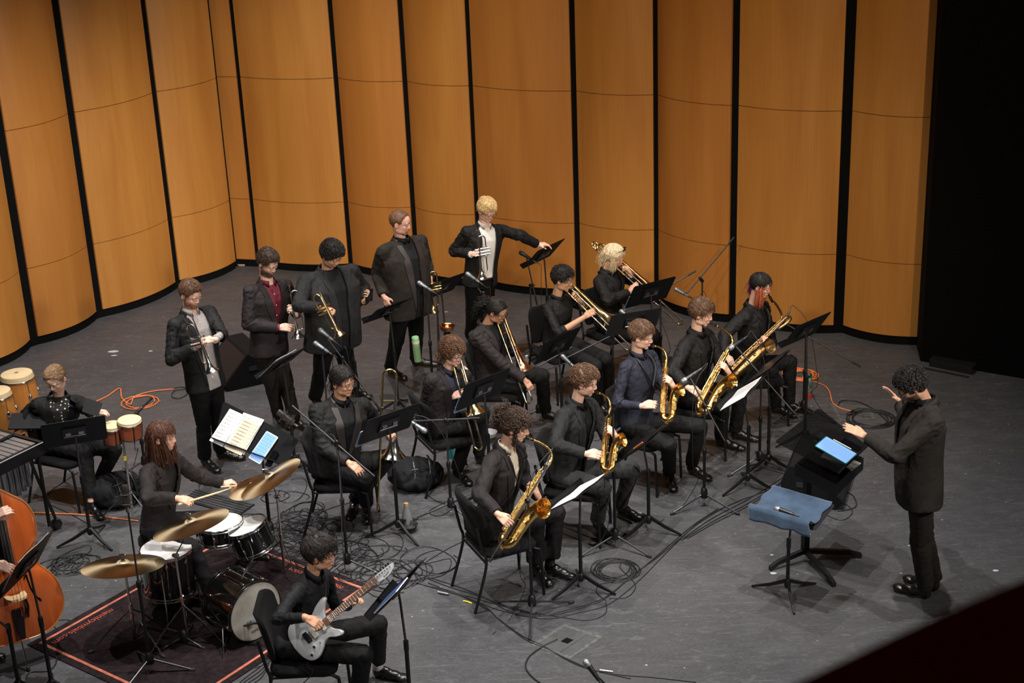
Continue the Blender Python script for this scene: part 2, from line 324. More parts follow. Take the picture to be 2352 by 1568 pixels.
# floor outlets set flush in the stage
def plate(cs,name):
    q=[G(*c) for c in cs]; c=sum(q,V())/4; m_=MB(); m_.cur=0
    m_.ring_loft([[p+V((0,0,z)) for p in q] for z in (0.0005,.003)],True)
    m_.cur=1; q2=[c+(p-c)*.82 for p in q]; m_.ring_loft([[p+V((0,0,z)) for p in q2] for z in (0.003,.0045)],True)
    m_.cur=2; u=(q[1]-q[0])*.09; v=(q[3]-q[0])*.09; k=[c-u-v,c+u-v,c+u+v,c-u+v]; m_.ring_loft([[p+V((0,0,z)) for p in k] for z in (0.0045,.005)],True)
    a_,b_=(q2[0]+q2[1])/2+(q2[1]-q2[0])*.22,(q2[3]+q2[2])/2+(q2[2]-q2[3])*.22
    w=(q2[1]-q2[0])*.004; m_.ring_loft([[p+V((0,0,z)) for p in (a_-w,a_+w,b_+w,b_-w)] for z in (0.0045,.0052)],True)
    return tag(m_.obj(name,[mat('scraped_floor_frame',(.085,.085,.083),.6,var=.4,vscale=30),mat('grey_floor_lid',(.065,.067,.067),.5,var=.15,vscale=20),M_BLACK],smooth=False),kind='structure')
plate([(1296,1433),(1386,1462),(1309,1514),(1219,1481)],'trim_floor_hatch')
plate([(1905,925),(1998,935),(2012,962),(1930,968)],'trim_floor_hatch')
# ---------------- people ----------------
import numpy as np
def dotted_mat():
    m=mat('gold_dotted_black_cloth',(.010,.009,.009),.8); nt=m.node_tree; N=nt.nodes; L=nt.links; b=N['Principled BSDF']; tc=N.new('ShaderNodeTexCoord')
    v=N.new('ShaderNodeTexVoronoi'); v.inputs['Scale'].default_value=34; v.inputs['Randomness'].default_value=.25; L.new(tc.outputs['Object'],v.inputs['Vector'])
    c=N.new('ShaderNodeMath'); c.operation='LESS_THAN'; c.inputs[1].default_value=.27; L.new(v.outputs['Distance'],c.inputs[0])
    x=N.new('ShaderNodeMix'); x.data_type='RGBA'; L.new(c.outputs[0],x.inputs[0]); x.inputs[6].default_value=(.010,.009,.009,1); x.inputs[7].default_value=(.75,.68,.50,1); L.new(x.outputs[2],b.inputs['Base Color']); return m
def lerp(a,b,t): return a+(b-a)*t
def interp(x,xs,ys):
    for i in range(len(xs)-1):
        if x<=xs[i+1]:
            return ys[i]+(ys[i+1]-ys[i])*max(0,min(1,(x-xs[i])/(xs[i+1]-xs[i])))
    return ys[-1]
def getv(me):
    a=np.empty(len(me.vertices)*3,np.float32); me.vertices.foreach_get('co',a); return a.reshape(-1,3)
def setv(me,a): me.vertices.foreach_set('co',np.ascontiguousarray(a,np.float32).ravel()); me.update()
def getn(me):
    a=np.empty(len(me.vertices)*3,np.float32); me.vertices.foreach_get('normal',a); return a.reshape(-1,3)
def snoise(p,seed=0):
    rs=np.random.RandomState(seed); out=np.zeros(len(p))
    for k in range(6):
        d=rs.normal(size=3); d/=np.linalg.norm(d); f=rs.uniform(.7,1.6); out+=np.sin((p@d)*f*6.28+rs.uniform(0,6.28)+1.3*np.sin(p@rs.normal(size=3)*3))
    return out/2.4
def wrinkle(me,joints,amp=.006,base=.0016,freq=13,seed=0,rad=.11):
    a=getv(me); n=getn(me); w=np.zeros(len(a))+base/amp
    for j in joints: w+=np.exp(-((a-np.array(j))**2).sum(1)/(rad*rad))
    w=np.minimum(w,1.1); nn=snoise(a*freq,seed); r=1-np.abs(nn)*1.6; r2=snoise(a*freq*.45,seed+5)
    setv(me,a+n*(((np.clip(r,-1,1)*.6+r2*.5)*amp+.0015)*w)[:,None])
FING=((.030,.040,.024,.020,.0082),(.0105,.045,.028,.021,.0084),(-.0095,.041,.026,.020,.0080),(-.028,.032,.020,.018,.0072))
POSE={'grip':(55,70,45,.9),'relax':(22,30,20,.35),'flat':(6,8,6,.1),'keys':(38,50,30,.5),'wrap':(40,62,45,.7),'fist':(80,85,50,1.),'pinch':(48,40,20,.8),'open':(12,16,10,.1)}
def hand(mb,Wp,d,n,side,pose='relax',sc=1.,spread=0.):
    # d wrist->knuckles, n back-of-hand normal, side +1: thumb on +x of (x=d x n)
    d=V(d).normalized(); n=V(n); n=(n-d*n.dot(d)).normalized(); x=d.cross(n)*side
    Wp=V(Wp); c1,c2,c3,th=POSE[pose]; P=lambda a,b,c: Wp+(x*a+d*b+n*c)*sc
    mb.caps(P(0,-.01,0),P(.004,.03,0),.026*sc,.024*sc,10)
    for o in (-.026,-.009,.009,.026): mb.caps(P(o*.6,.02,0),P(o,.085,0),.0155*sc,.0125*sc,8)
    mb.caps(P(.02,.02,-.006),P(.03,.055,-.008),.016*sc,.012*sc,8)
    for i,(o,l1,l2,l3,r) in enumerate(FING):
        p=P(o,.088,0); a=0; dev=R(spread)*(o/.03)*.5+ (o/.03)*.06
        for ang,l,ra,rb in ((c1,l1,r,r*.95),(c2,l2,r*.95,r*.88),(c3,l3,r*.88,r*.78)):
            a+=R(ang*(1+.08*(i-1.5)))
            v=(d*math.cos(a)-n*math.sin(a))*math.cos(dev)+x*math.sin(dev)
            q=p+v*l*sc; mb.caps(p,q,ra*sc,rb*sc,8); p=q
    p=P(.030,.030,-.006); q=p+(x*.62*(1-th*.5)+d*.75-n*(.15+th*.75)).normalized()*.040*sc
    mb.caps(p,q,.0115*sc,.0098*sc,8); t=q+(x*(.25-th*.6)+d*.85-n*(.25+th*.5)).normalized()*.030*sc
    mb.caps(q,t,.0098*sc,.0078*sc,8); return P(0,.07,-.02)
def head_prims(mb,M,w=1.,fat=0.,chin=1.,nose=1.):
    s=M.to_3x3(); E=lambda c,r,rot=None: mb.ell(c,r,M=M,M3=rot,n=20,m=12)
    E((0,-.014,.030),(.077*w,.097,.086)); E((0,.012,.022),(.070*w,.080,.080))
    E((0,.022,-.028),(.062*w+fat*.4,.066,.082)); E((0,.028,-.064),(.053*w+fat,.053,.045+fat*.3)); E((0,.060,-.094*chin),(.026+fat*.5,.020,.020))
    for a in (-1,1):
        E((a*.040*w,.008,-.066),(.021+fat,.044,.034)); E((a*.032,.056,-.030),(.024+fat*.5,.022,.024)); E((a*.027,.076,.017),(.024,.013,.009))
        ro=Matrix.Rotation(a*R(18),3,'Z')@Matrix.Rotation(R(-8),3,'X')
        mb.ell((a*.080*w,-.010,-.008),(.007,.020,.032),M=M,M3=ro,n=12,m=8); E((a*.077*w,-.004,-.026),(.009,.012,.012))
        E((a*.0115,.090,-.035*nose),(.0080,.010,.0070))
    mb.caps(M@V((0,.081,.010)),M@V((0,.097*nose,-.030*nose)),.0080,.0100,10)
    E((0,.083,-.062),(.023,.011,.0055)); E((0,.081,-.071),(.020,.011,.0065))
SCALP=(V((0,-.013,.029)),V((.0795,.0985,.0885)))
HL=([-.12,-.06,-.035,-.012,.022,.040,.058,.075,.1],[-.075,-.070,-.030,.012,.004,.022,.060,.070,.074])
def hairmesh(spec,M,w=1.,seed=0):
    rnd=random.Random(seed); mb=MB(); C,Rr=SCALP; Rr=V((Rr.x*w,Rr.y,Rr.z)); th=spec.get('t',.012); rec=spec.get('rec',0.); low=spec.get('low',0.)
    fr_=spec.get('fringe',0.)
    def hl(p):
        z=interp(p.y,*HL)+low
        if p.y>.03: z+=rec*(1 if abs(p.x)>.02 else .75)-fr_*(1-min(1,abs(p.x)/.075)**2)
        return z
    n,mm=56,36; idx={}; vs=[]
    def sp(i,j):
        a=-PI*.42+PI*.92*i/mm; b=2*PI*j/n; d=V((math.cos(a)*math.cos(b),math.cos(a)*math.sin(b),math.sin(a)))
        p=V((C.x+Rr.x*d.x,C.y+Rr.y*d.y,C.z+Rr.z*d.z)); return p,V((d.x/Rr.x,d.y/Rr.y,d.z/Rr.z)).normalized()
    grid=[]
    for i in range(mm+1):
        row=[]
        for j in range(n):
            p,nn=sp(i,j); e=p.z-hl(p); k=max(0.,min(1.,e/.018)); 
            ns=noise.noise(p*spec.get('nf',45)+V((seed,0,0)))
            thk=th*(.25+.75*k)*(1+.35*ns*spec.get('rough',1.))
            if spec.get('top') and p.z>.06: thk+=spec['top']*min(1,(p.z-.06)/.04)
            thk+=.0022*noise.noise(V((p.x*160,p.y*50,p.z*160))+V((0,seed,0)))
            row.append((p+nn*(thk if e>-.004 else -.006),e))
        grid.append(row)
    base=[q for r_ in grid for q,_ in r_]; fs=[]
    for i in range(mm):
        for j in range(n):
            k=(j+1)%n
            if max(grid[i][j][1],grid[i][k][1],grid[i+1][j][1],grid[i+1][k][1])>0: fs.append((i*n+j,i*n+k,(i+1)*n+k,(i+1)*n+j))
    top,_=sp(mm,0)
    mb.add([M@p for p in base],fs)
    mb.add([M@grid[mm][j][0] for j in range(n)],[tuple(range(n))])
    crown=V((0,-.055,.11)); cf=spec.get('fwd',.3); L0=spec.get('len',.035); cu=spec.get('curl',.3); nl=int(spec.get('n',330)*(1.7 if cu<=.5 else 1.5)); rr=spec.get('r',.0045)*(.62 if cu<=.5 else .58)
    for q in range(nl):
        for _ in range(20):
            i=rnd.uniform(0,mm); j=rnd.uniform(0,n); p,nn=sp(i,j)
            if p.z>hl(p)+.002 and rnd.random()<math.cos(-PI*.42+PI*.92*i/mm)+.3: break
        else: continue
        fl=(p-crown); fl.normalize(); fl=fl+V((0,cf if p.z>.05 else cf*.2,-.25 if p.z<.07 else 0)); fl+=V((spec.get('side',0)*(1 if p.z>.05 else 0),0,0))
        fl=(fl-nn*fl.dot(nn)).normalized(); L=L0*rnd.uniform(.6,1.25)
        if p.z<.03: L*=spec.get('sl',.6)
        ph=rnd.uniform(0,6.28); bt=nn.cross(fl); pts=[];rs=[]; K=6 if cu<=.5 else 18; tw=spec.get('tw',9)*(1 if cu<=.5 else 1.25)
        for k in range(K+1):
            t=k/K; c=cu*(.008 if cu>.5 else .010); 
            x=p+nn*(th*.75+spec.get('lift',.004)*math.sin(t*PI*.8)+c*math.sin(ph+t*tw))+fl*L*t+bt*c*math.cos(ph+t*tw)
            # keep following the skull
            d=V(((x.x-C.x)/Rr.x,(x.y-C.y)/Rr.y,(x.z-C.z)/Rr.z)); m_=d.length; tk=th*.95+(spec['top']*max(0,min(1,(x.z-.06)/.04)) if spec.get('top') else 0); lim=1+tk/.088; bl=.25 if spec.get('curl',.3)>.5 else .7
            if x.z>-.02 and m_>1e-3: 
                f=(lim+spec.get('lift',.004)/.09*math.sin(t*PI)+c*1.2/.09*math.sin(ph+t*tw))/m_
                if m_>lim or True: y=V((C.x+(x.x-C.x)*f,C.y+(x.y-C.y)*f,C.z+(x.z-C.z)*f)); x=lerp(x,y,.85)
            if x.y>.085 and x.z<.035-fr_: break
            pts.append(M@x); rs.append(rr*(1-bl*t*t)*rnd.uniform(.85,1.15))
        if len(pts)>2: mb.tube(pts,rs,5,flat=.55)
    for kind in spec.get('ext',[]):       # curls / strands that leave the skull: list of (start local, end local, spread, n, r, curl)
        a,b,spd,num,r_,c=kind[:6]; mid=kind[6] if len(kind)>6 else None
        num=int(num*1.6); r_=r_*.62
        for q in range(num):
            o=V((rnd.gauss(0,1),rnd.gauss(0,1),rnd.gauss(0,1)))*spd; A=V(a)+o*.6; B=V(b)+o*rnd.uniform(.6,1.3)+V((0,0,rnd.uniform(-1,1)*spd*1.5)); Mi=(V(mid)+o*.9) if mid else (A+B)/2+o*.3
            pts=[];rs=[];ph=rnd.uniform(0,6.3); K=30 if c>.4 else 9
            for k in range(K+1):
                t=k/K; x=A*(1-t)**2+Mi*2*t*(1-t)+B*t*t; x=x+V((math.sin(ph+t*24),math.cos(ph+t*24),math.sin(ph*2+t*17)))*c*.0105*min(1,t*3)
                pts.append(M@x); rs.append(r_*(1-.55*t**2))
            mb.tube(pts,rs,5,flat=.7)
    return mb
def hairmat(name,c,rough=.42):
    return mat('hair_'+name,c,rough+.1,spec=.35,var=.45,vscale=60,bump=.0015,bscale=220)
H_BLK=hairmat('black',(.013,.011,.010),.35); H_DKB=hairmat('dark_brown',(.045,.026,.016)); H_BRN=hairmat('brown',(.105,.055,.030)); H_AUB=hairmat('auburn_brown',(.095,.045,.022)); H_LTB=hairmat('light_brown',(.2,.12,.065)); H_BLD=hairmat('blond',(.58,.40,.18)); H_WHT=hairmat('pale_blond',(.70,.58,.38)); H_DBL=hairmat('dark_blond',(.27,.165,.085)); H_MAG=hairmat('magenta',(.30,.05,.16)); H_COP=hairmat('copper_orange',(.42,.11,.055)); H_RDB=hairmat('red_brown',(.075,.028,.016))
M_EYEBEARD={}
def shoe_meshes():
    up=MB()
    up.ell((0,.205,.030),(.044,.060,.028)); up.ell((0,.13,.042),(.041,.075,.036)); up.ell((0,.02,.055),(.036,.045,.052)); up.ell((0,.07,.06),(.036,.06,.042)); up.caps((0,.02,.06),(0,.022,.115),.042,.041); up.caps((0,.04,.07),(0,.11,.048),.038,.034)
    me=remesh(up,.006,3); a=getv(me); a[:,2]=np.maximum(a[:,2],.019); setv(me,a); me.name='shoe_upper'
    so=MB(); pts=[]
    prof=[(-.028,.033),(-.012,.038),(.06,.034),(.11,.034),(.17,.045),(.21,.048),(.245,.038),(.262,.018)]
    loop=[(w_*.85+.018,.115+(y-.115)*1.07) for y,w_ in prof]+[(-w_*.85-.018,.115+(y-.115)*1.07) for y,w_ in reversed(prof)]
    so.ring_loft([[V((x,y,z)) for x,y in loop] for z in (.001,.022)],True); me2=so.mesh('shoe_sole',[]); return me,me2
SHOE_UP,SHOE_SO=shoe_meshes()
def smesh(src,mats,name):
    m_=src.copy(); m_.name=name; m_.materials.clear()
    for q in mats: m_.materials.append(q)
    m_.polygons.foreach_set('use_smooth',[True]*len(m_.polygons)); return m_
SHOES={}
PEOPLE={}
def KH(k): return sum(ord(c)*(i+3) for i,c in enumerate(k))
def person(key,label,S_):
    """S_: measurements read off the photograph for one musician"""
    sc=S_.get('s',1.); bulk=S_.get('bulk',1.); yaw=R(S_['yaw']); Fw=V((math.cos(yaw),math.sin(yaw),0)); Lf=V((-Fw.y,Fw.x,0))
    seat=S_.get('seat',True)
    hx=S_['hip']; H=G(hx[0],hx[1],hx[2]) if len(hx)>2 else G(hx[0],hx[1],.56 if seat else .93*sc)
    if S_.get('hipP') is not None: H=V(S_['hipP'])
    nk=S_['neck']; N=AY(nk[0],nk[1],H.y+nk[2])
    Ly=R(S_.get('syaw',S_['yaw'])); SF=V((math.cos(Ly),math.sin(Ly),0)); SL=V((-SF.y,SF.x,0))
    U=(N-H); TL=U.length; U.normalize()
    SLr=(SL-U*SL.dot(U)).normalized(); SFr=SLr.cross(U); SFr=SFr if SFr.dot(SF)>0 else -SFr
    HL_=(Lf-U*Lf.dot(U)).normalized(); HFr=HL_.cross(U); HFr=HFr if HFr.dot(Fw)>0 else -HFr
    sw=S_.get('sw',.185*sc)*(.5+.5*bulk); drop=.072
    sh={}
    for k,sg in (('R',-1),('L',1)):
        q=S_.get('sh'+k)
        sh[k]=N-U*drop+SLr*sg*sw+SFr*S_.get('shf',0.)+V((0,0,S_.get('shz'+k,0)))
    jt={}
    for k in 'RL':
        e=S_.get('el'+k); w_=S_.get('wr'+k)
        if e is None: e=(*PRJ(sh[k]+V((0,0,-.28))),'f')
        def jo(P,q,L):
            if isinstance(q[2],str): return BONE(P,q[0],q[1],L,1 if q[2]=='f' else -1)
            return AY(q[0],q[1],P.y+q[2])
        if len(e)==2: e=(*e,'f')
        E_=jo(sh[k],e,.285*sc); Wr=jo(E_,w_,.25*sc)
        for a_,b_,L_ in ((sh[k],E_,.285*sc),(E_,Wr,.25*sc)): pass
        if (E_-sh[k]).length>.36*sc: E_=sh[k]+(E_-sh[k]).normalized()*.36*sc
        if (Wr-E_).length>.36*sc: Wr=E_+(Wr-E_).normalized()*.36*sc
        hp=S_['hd'+k]; hd=(AY(hp[0],hp[1],Wr.y+hp[2])-Wr) if len(hp)==3 and not isinstance(hp[2],str) else (BONE(Wr,hp[0],hp[1],.10,1 if hp[2]=='f' else -1)-Wr)
        jt[k]=(E_,Wr,hd.normalized())
    hj={k:H+HL_*sg*.085*sc-U*.02 for k,sg in (('R',-1),('L',1))}
    kn={};an={};toe={}
    for k,sg in (('R',-1),('L',1)):
        q=S_['an'+k]; an[k]=G(q[0],q[1],.085 if len(q)<3 else q[2])
        q=S_['kn'+k]; kn[k]=AY(q[0],q[1],H.y+q[3]) if len(q)>3 else (G(q[0],q[1],q[2]) if q is not None and len(q)>2 else BONE(hj[k],q[0],q[1],.42*sc,-1))
        if not seat: kn[k]=(hj[k]+an[k])/2+Fw*.02+(kn[k]-(hj[k]+an[k])/2)*.0
        q=S_.get('to'+k)
        if q: t=G(q[0],q[1],.02)-V((an[k].x,an[k].y,.02)); t.z=0; toe[k]=t.normalized()
        else: a=R(S_['yaw']+S_.get('splay',10)*sg); toe[k]=V((math.cos(a),math.sin(a),0))
    # head
    hd=S_['head']; HC=AY(hd[0],hd[1],N.y+hd[2]); hs=S_.get('hs',1.)
    M=Matrix.Translation(HC)@Matrix.Rotation(R(hd[3]-90),4,'Z')@Matrix.Rotation(R(-hd[4]),4,'X')@Matrix.Rotation(R(hd[5] if len(hd)>5 else 0),4,'Y')@Matrix.Scale(hs,4)
    root=empty('person',V((H.x,H.y,0)) ,label,'person')
    hw=S_.get('hw',1.); fat=S_.get('fat',0.)
    # one continuous body
    b=MB(); head_prims(b,M,hw,fat,S_.get('chin',1.),S_.get('nose',1.))
    nb=M@V((0,-.025,-.055)); b.caps(nb,N-U*(.02)-SFr*(.0 if S_.get('open') else .014),.050*(1+fat*8)*hs,(.060 if S_.get('open') else .050)*(.7+.3*bulk)); b.caps(N-U*.03,(sh['R']*.5+N*.5)-U*.035,.042,.028); b.caps(N-U*.03,(sh['L']*.5+N*.5)-U*.035,.042,.028)
    b.caps(N-U*.12,H+U*.05,.080,.085)
    for k,sg in (('R',-1),('L',1)):
        E_,Wr,hdir=jt[k]; b.caps(N-U*.10,sh[k]-U*.01,.042,.034); b.caps(sh[k]-U*.01,E_,.034,.031); b.caps(E_,Wr,.036*S_.get('fore',.9),.0245)
        b.caps(H,hj[k],.07,.06); b.caps(hj[k],kn[k],.055,.045); b.caps(kn[k],an[k]+V((0,0,.03)),.042,.031); b.caps(an[k]+V((0,0,.03)),an[k]+V((0,0,-.03))+toe[k]*.01,.030,.022)
        nn=S_.get('hn'+k); nn=V(nn) if nn else V((0,-.3,1))
        side=sg if S_.get('sw_'+k) else -sg
        # thumb side: for a right hand seen from its back with fingers away, thumb points left
        hand(b,Wr,hdir,nn,(-1 if k=='R' else 1),S_.get('po'+k,'grip'),.95*sc,S_.get('sp'+k,0))
    me=remesh(b,.0042,4,.5)
    a=getv(me); Mi=np.array(M.inverted()); loc=a@Mi[:3,:3].T+Mi[:3,3]
    def g(c,r): return np.exp(-(((loc-np.array(c))/np.array(r))**2).sum(1))
    Mf=np.array(M.to_3x3()); yax=Mf[:,1]/hs; zax=Mf[:,2]/hs
    d=np.zeros(len(a))
    for sx in (-1,1): d-=.0085*g((sx*.031,.085,-.003),(.017,.03,.011))
    d-=.003*g((0,.093,.008),(.010,.02,.010)); d-=.0025*g((0,.092,-.0665),(.028,.02,.0022)); d-=.004*g((0,.09,-.082),(.02,.02,.006))
    a=a+d[:,None]*yax; setv(me,a)
    sk=np.array(S_['skin']); col=np.tile(sk,(len(a),1)); hm=(loc[:,1]>-.03)&(np.abs(loc[:,2])<.15)&(np.abs(loc[:,0])<.1)&(loc[:,1]<.15)
    red=np.array([1.02,.74,.70]); 
    def blend(c2,wt): 
        global _c
        return col*(1-wt[:,None])+np.array(c2)*wt[:,None]
    for sx in (-1,1): col=blend(sk*red,.55*g((sx*.042,.07,-.03),(.022,.04,.02)))
    col=blend(sk*np.array([1.0,.72,.68]),.5*g((0,.115,-.03),(.014,.02,.014)))
    for sx in (-1,1): col=blend(sk*np.array([1.0,.70,.64]),.7*g((sx*.08*hw,-.01,-.01),(.012,.025,.035)))
    lip=np.clip(1.6*g((0,.092,-.066),(.022,.018,.0075)),0,1); col=blend(sk*np.array(S_.get('lip',(.78,.48,.46))),lip)
    for sx in (-1,1): col=blend(sk*.55,.75*np.clip(1.3*g((sx*.032,.085,.004),(.019,.03,.0045)),0,1))
    bd=S_.get('beard')
    if bd:
        bc,bs,kind=bd
        m1=(loc[:,2]<-.045)&(loc[:,2]>-.135)&(loc[:,1]>-.012)
        lo=np.clip((-.046-loc[:,2]+.25*np.clip(np.abs(loc[:,0])-.03,0,.04))/.014,0,1)*np.clip((loc[:,1]+.012)/.015,0,1)*(loc[:,2]>-.125)
        side=np.clip((np.abs(loc[:,0])-.058)/.010,0,1)*np.clip((.005-loc[:,2])/.02,0,1)*np.clip((loc[:,1]+.012)/.01,0,1)*(loc[:,2]>-.12)*(loc[:,1]<.05)
        if kind=='goatee': lo=lo*np.clip((.036-np.abs(loc[:,0]))/.008,0,1)*np.clip((loc[:,1]-.03)/.02,0,1); side=side*0
        if kind=='must': lo=lo*0; side=side*0
        mu=np.clip(1.5*g((0,.09,-.054),(.026,.03,.006)),0,1)
        wt=np.clip(np.maximum(np.maximum(lo,side),mu),0,1)*bs*(1-lip*.8)
        nz_=snoise(loc*90,3)*.05+1; wt=np.clip(wt*nz_,0,1)*hm; col=blend(bc,wt)
        if bs>.6:
            nn_=getn(me); a=a+nn_*(wt*.003)[:,None]; setv(me,a)
    nzv=snoise(a*22,1)*.035+1; col=col*nzv[:,None]
    ca=me.color_attributes.new('Col','FLOAT_COLOR','POINT'); c4=np.ones((len(a),4),np.float32); c4[:,:3]=np.clip(col,0,1); ca.data.foreach_set('color',c4.ravel())
    body=mobj('body',me,M_SKIN,root)
    # eyes
    lidm=mat('eyelid_%s'%key,tuple(np.array(S_['skin'])*.80),.55); bt=None
    for sx in (-1,1):
        e=MB(); c=V((sx*.031,.0765,-.003)); n_,m_=20,16; lid=R(S_.get('lid',18)); gz=R(S_.get('gaze',0)); vs=[]
        for i in range(m_+1):
            t=-PI/2+PI*i/m_
            for j in range(n_): f=2*PI*j/n_; vs.append((math.cos(t)*math.cos(f),math.cos(t)*math.sin(f),math.sin(t)))
        for i in range(m_):
            for j in range(n_):
                k=(j+1)%n_; q=(i*n_+j,i*n_+k,(i+1)*n_+k,(i+1)*n_+j); cc=sum((V(vs[z]) for z in q),V()).normalized(); el=math.asin(cc.z)
                gd=V((0,math.cos(gz),math.sin(gz)))
                mi=0 if el>lid else 1 if el>lid-R(11) else 0 if el<-R(22) else (2 if cc.dot(gd)>.86 else 3)
                e.mi.append(mi); e.f.append(q)
        e.v=[tuple(M@(c+V(v)*.0132)) for v in vs]; e.obj('eye',[lidm,mat('lash_dark',(.02,.013,.01),.6),M_IRIS,M_EYEW],root,True,0)
    bvh=BVHTree.FromPolygons([v.co for v in me.vertices],[tuple(p.vertices) for p in me.polygons])
    def onface(x,z,off=.002,y0=.2):
        o=M@V((x,y0,z)); dd=(M.to_3x3()@V((0,-1,0))).normalized(); h=bvh.ray_cast(o,dd,.3)
        return (h[0]-dd*off) if h[0] else M@V((x,.09,z))
    hm_=S_['hairmat']
    for sx in (-1,1):
        pts=[onface(sx*x,z,.0015) for x,z in ((.012,.0165),(.024,.0205),(.036,.020),(.047,.0135))]
        MB().tube(bez(pts,3),[.0016,.0024,.0030,.0032,.0034,.0034,.0032,.0028,.0022,.0014],6,flat=.6).obj('eyebrow',S_.get('browmat',hm_),root)
    if S_.get('hair') is not None: hairmesh(S_['hair'],M,hw,KH(key)%97).obj('hair',hm_,root,True,0)
    if S_.get('glasses'):
        gm,rx,rz=S_['glasses']; f=MB(); ln=MB()
        for sx in (-1,1):
            cc=[M@V((sx*.032+rx*math.copysign(abs(math.cos(t))**.75,math.cos(t)),.1015-abs(math.cos(t)*sx*.032+0)*.0-.12*(abs(sx*.032+rx*math.cos(t))**2)*8,-.006+rz*math.copysign(abs(math.sin(t))**.75,math.sin(t)))) for t in [2*PI*i/20 for i in range(20)]]
            f.tube(cc,.0017,6,closed=True); ln.add(cc,[tuple(range(20))])
            f.tube([M@V((sx*(.032+rx),.092,.002)),M@V((sx*.078*hw,.05,.003)),M@V((sx*.083*hw,-.005,.004)),M@V((sx*.080*hw,-.03,-.010))],.0017,6)
        f.tube([M@V((-.012,.102,-.002)),M@V((0,.104,.001)),M@V((.012,.102,-.002))],.0017,6)
        go=f.obj('glasses',gm,root); ln.obj('lens',M_LENS,go,False)
    # clothes
    jk=S_.get('jacket'); sm_=S_['shirt']; hem=S_.get('hem',.19 if not seat else .04)*sc
    PR=[(-hem/TL,.172 if not seat else .165,.125,.0),(0,.170,.125,.0),(.16,.158,.118,.0),(.36,.158,.115,.005),(.58,.172,.120,.012),(.76,.182,.118,.010),(.88,.170,.095,.0),(.955,.105,.070,-.006),(1.,.066,.060,-.008)]
    def tors(off,lo=True,top=True,arms=True):
        mb=MB(); rings=[]
        for t,aw,bd_,fo in PR:
            if off<.001 and jk and S_.get('belt'): t=max(t,.045 if t<=0 else t)
            if not lo and t<0: continue
            k=max(0,min(1,t)); la=(HL_*(1-k)+SLr*k).normalized(); ff=(HFr*(1-k)+SFr*k).normalized()
            bb=bulk if t<.85 else (1+(bulk-1)*.5); belly=S_.get('belly',0)*math.exp(-((t-.25)/.3)**2)
            c=H+U*TL*t+ff*(fo+belly*.5)+ (V((0,0,0)) if seat or t>0 else V((0,0,0)))
            A=(aw*bb*(.55+.45*sc)+off)*(sw/.185*.35+.65); B=bd_*bb+belly*.5+off; n_=28
            rings.append([c+la*A*math.copysign(abs(math.cos(f))**.85,math.cos(f))+ff*B*math.copysign(abs(math.sin(f))**.9,math.sin(f)) for f in [2*PI*j/n_ for j in range(n_)]])
        mb.ring_loft(rings,True)
        for k in 'RL':
            if not arms: mb.caps(N-U*.045,sh[k]-U*.012,.036,.034); mb.caps(N-U*.13,sh[k]-U*.045,.070*bulk,.034); continue
            mb.caps(N-U*.040,sh[k]-U*.004,.042+off,.047+off+.006*bulk); mb.caps(N-U*.13,sh[k]-U*.035,.082*bulk+off*.5,.048+off)
        return mb
    def sleeves(mb,off,rs=(.058,.050,.040),end=1.):
        for k in 'RL':
            E_,Wr,_=jt[k]; bb=.75+.25*bulk
            if end<1: 
                W2=E_+(Wr-E_)*end
            else: W2=Wr-(Wr-E_).normalized()*.01
            mb.caps(sh[k],E_,(rs[0]+off)*bb,(rs[1]+off)*bb)
            ax=(W2-E_).normalized(); mb.tube([E_-ax*.01,E_+ax*.01,lerp(E_,W2,.5),W2],[(rs[1]+off)*bb*.9,(rs[1]+off)*bb,(rs[1]*.5+rs[2]*.5+off)*bb,(rs[2]+off)*bb],14)
        return mb
    joints=[jt['R'][0],jt['L'][0],sh['R']-U*.05,sh['L']-U*.05]
    def vopen(me,s0,vw,wo,top=.93):
        bm=bmesh.new(); bm.from_mesh(me); dl=[]
        for f in bm.faces:
            q=f.calc_center_median()-H; s=q.dot(U)/TL; la=abs(q.dot((HL_*(1-max(0,min(1,s)))+SLr*max(0,min(1,s))).normalized())); ff=q.dot(SFr)
            w_=max(wo,vw*(s-s0)/(1-s0)) if (s>s0 or wo>0) else 0
            if ff>.02 and la<w_ and s<1.1: dl.append(f)
            elif s>.985 and la<.085: dl.append(f)
        bmesh.ops.delete(bm,geom=dl,context='FACES'); bm.to_mesh(me); bm.free()
    sh_me=remesh(sleeves(tors(-.004 if jk else 0.,arms=not jk),0.,(.040,.034,.031) if jk else (.052,.043,.034),S_.get('slv',1.)),.010,4); wrinkle(sh_me,joints if not jk else [],.007,.0016,12,KH(key)%31,.13)
    # body core stays inside the shirt
    shirt=mobj('shirt',sh_me,sm_,root)
    # collar
    cn=(nb-N).normalized(); cm=MB(); c0=N+U*.004
    if S_.get('collar',1):
        rr_=.066*(.75+.25*bulk)
        rings=[]
        for i in range(25):
            t=R(S_.get('open',0)*16+7)+R(346-S_.get('open',0)*32)*i/24; dv=(SFr*math.cos(t)+SLr*math.sin(t)); fx=math.cos(t)
            p0=c0+dv*(rr_+.006)+U*(-.028*fx*1.0-.004); p1=c0+dv*(rr_-.006)+U*(.032-.018*max(0,fx)); p2=c0+dv*(rr_+.012)+U*(.001-.034*fx-.012)
            rings.append([p0,p1,p1+dv*.004,p2])
        cm.ring_loft([[q for q in r_] for r_ in rings],True); cm.obj('collar',sm_,shirt,True,0)
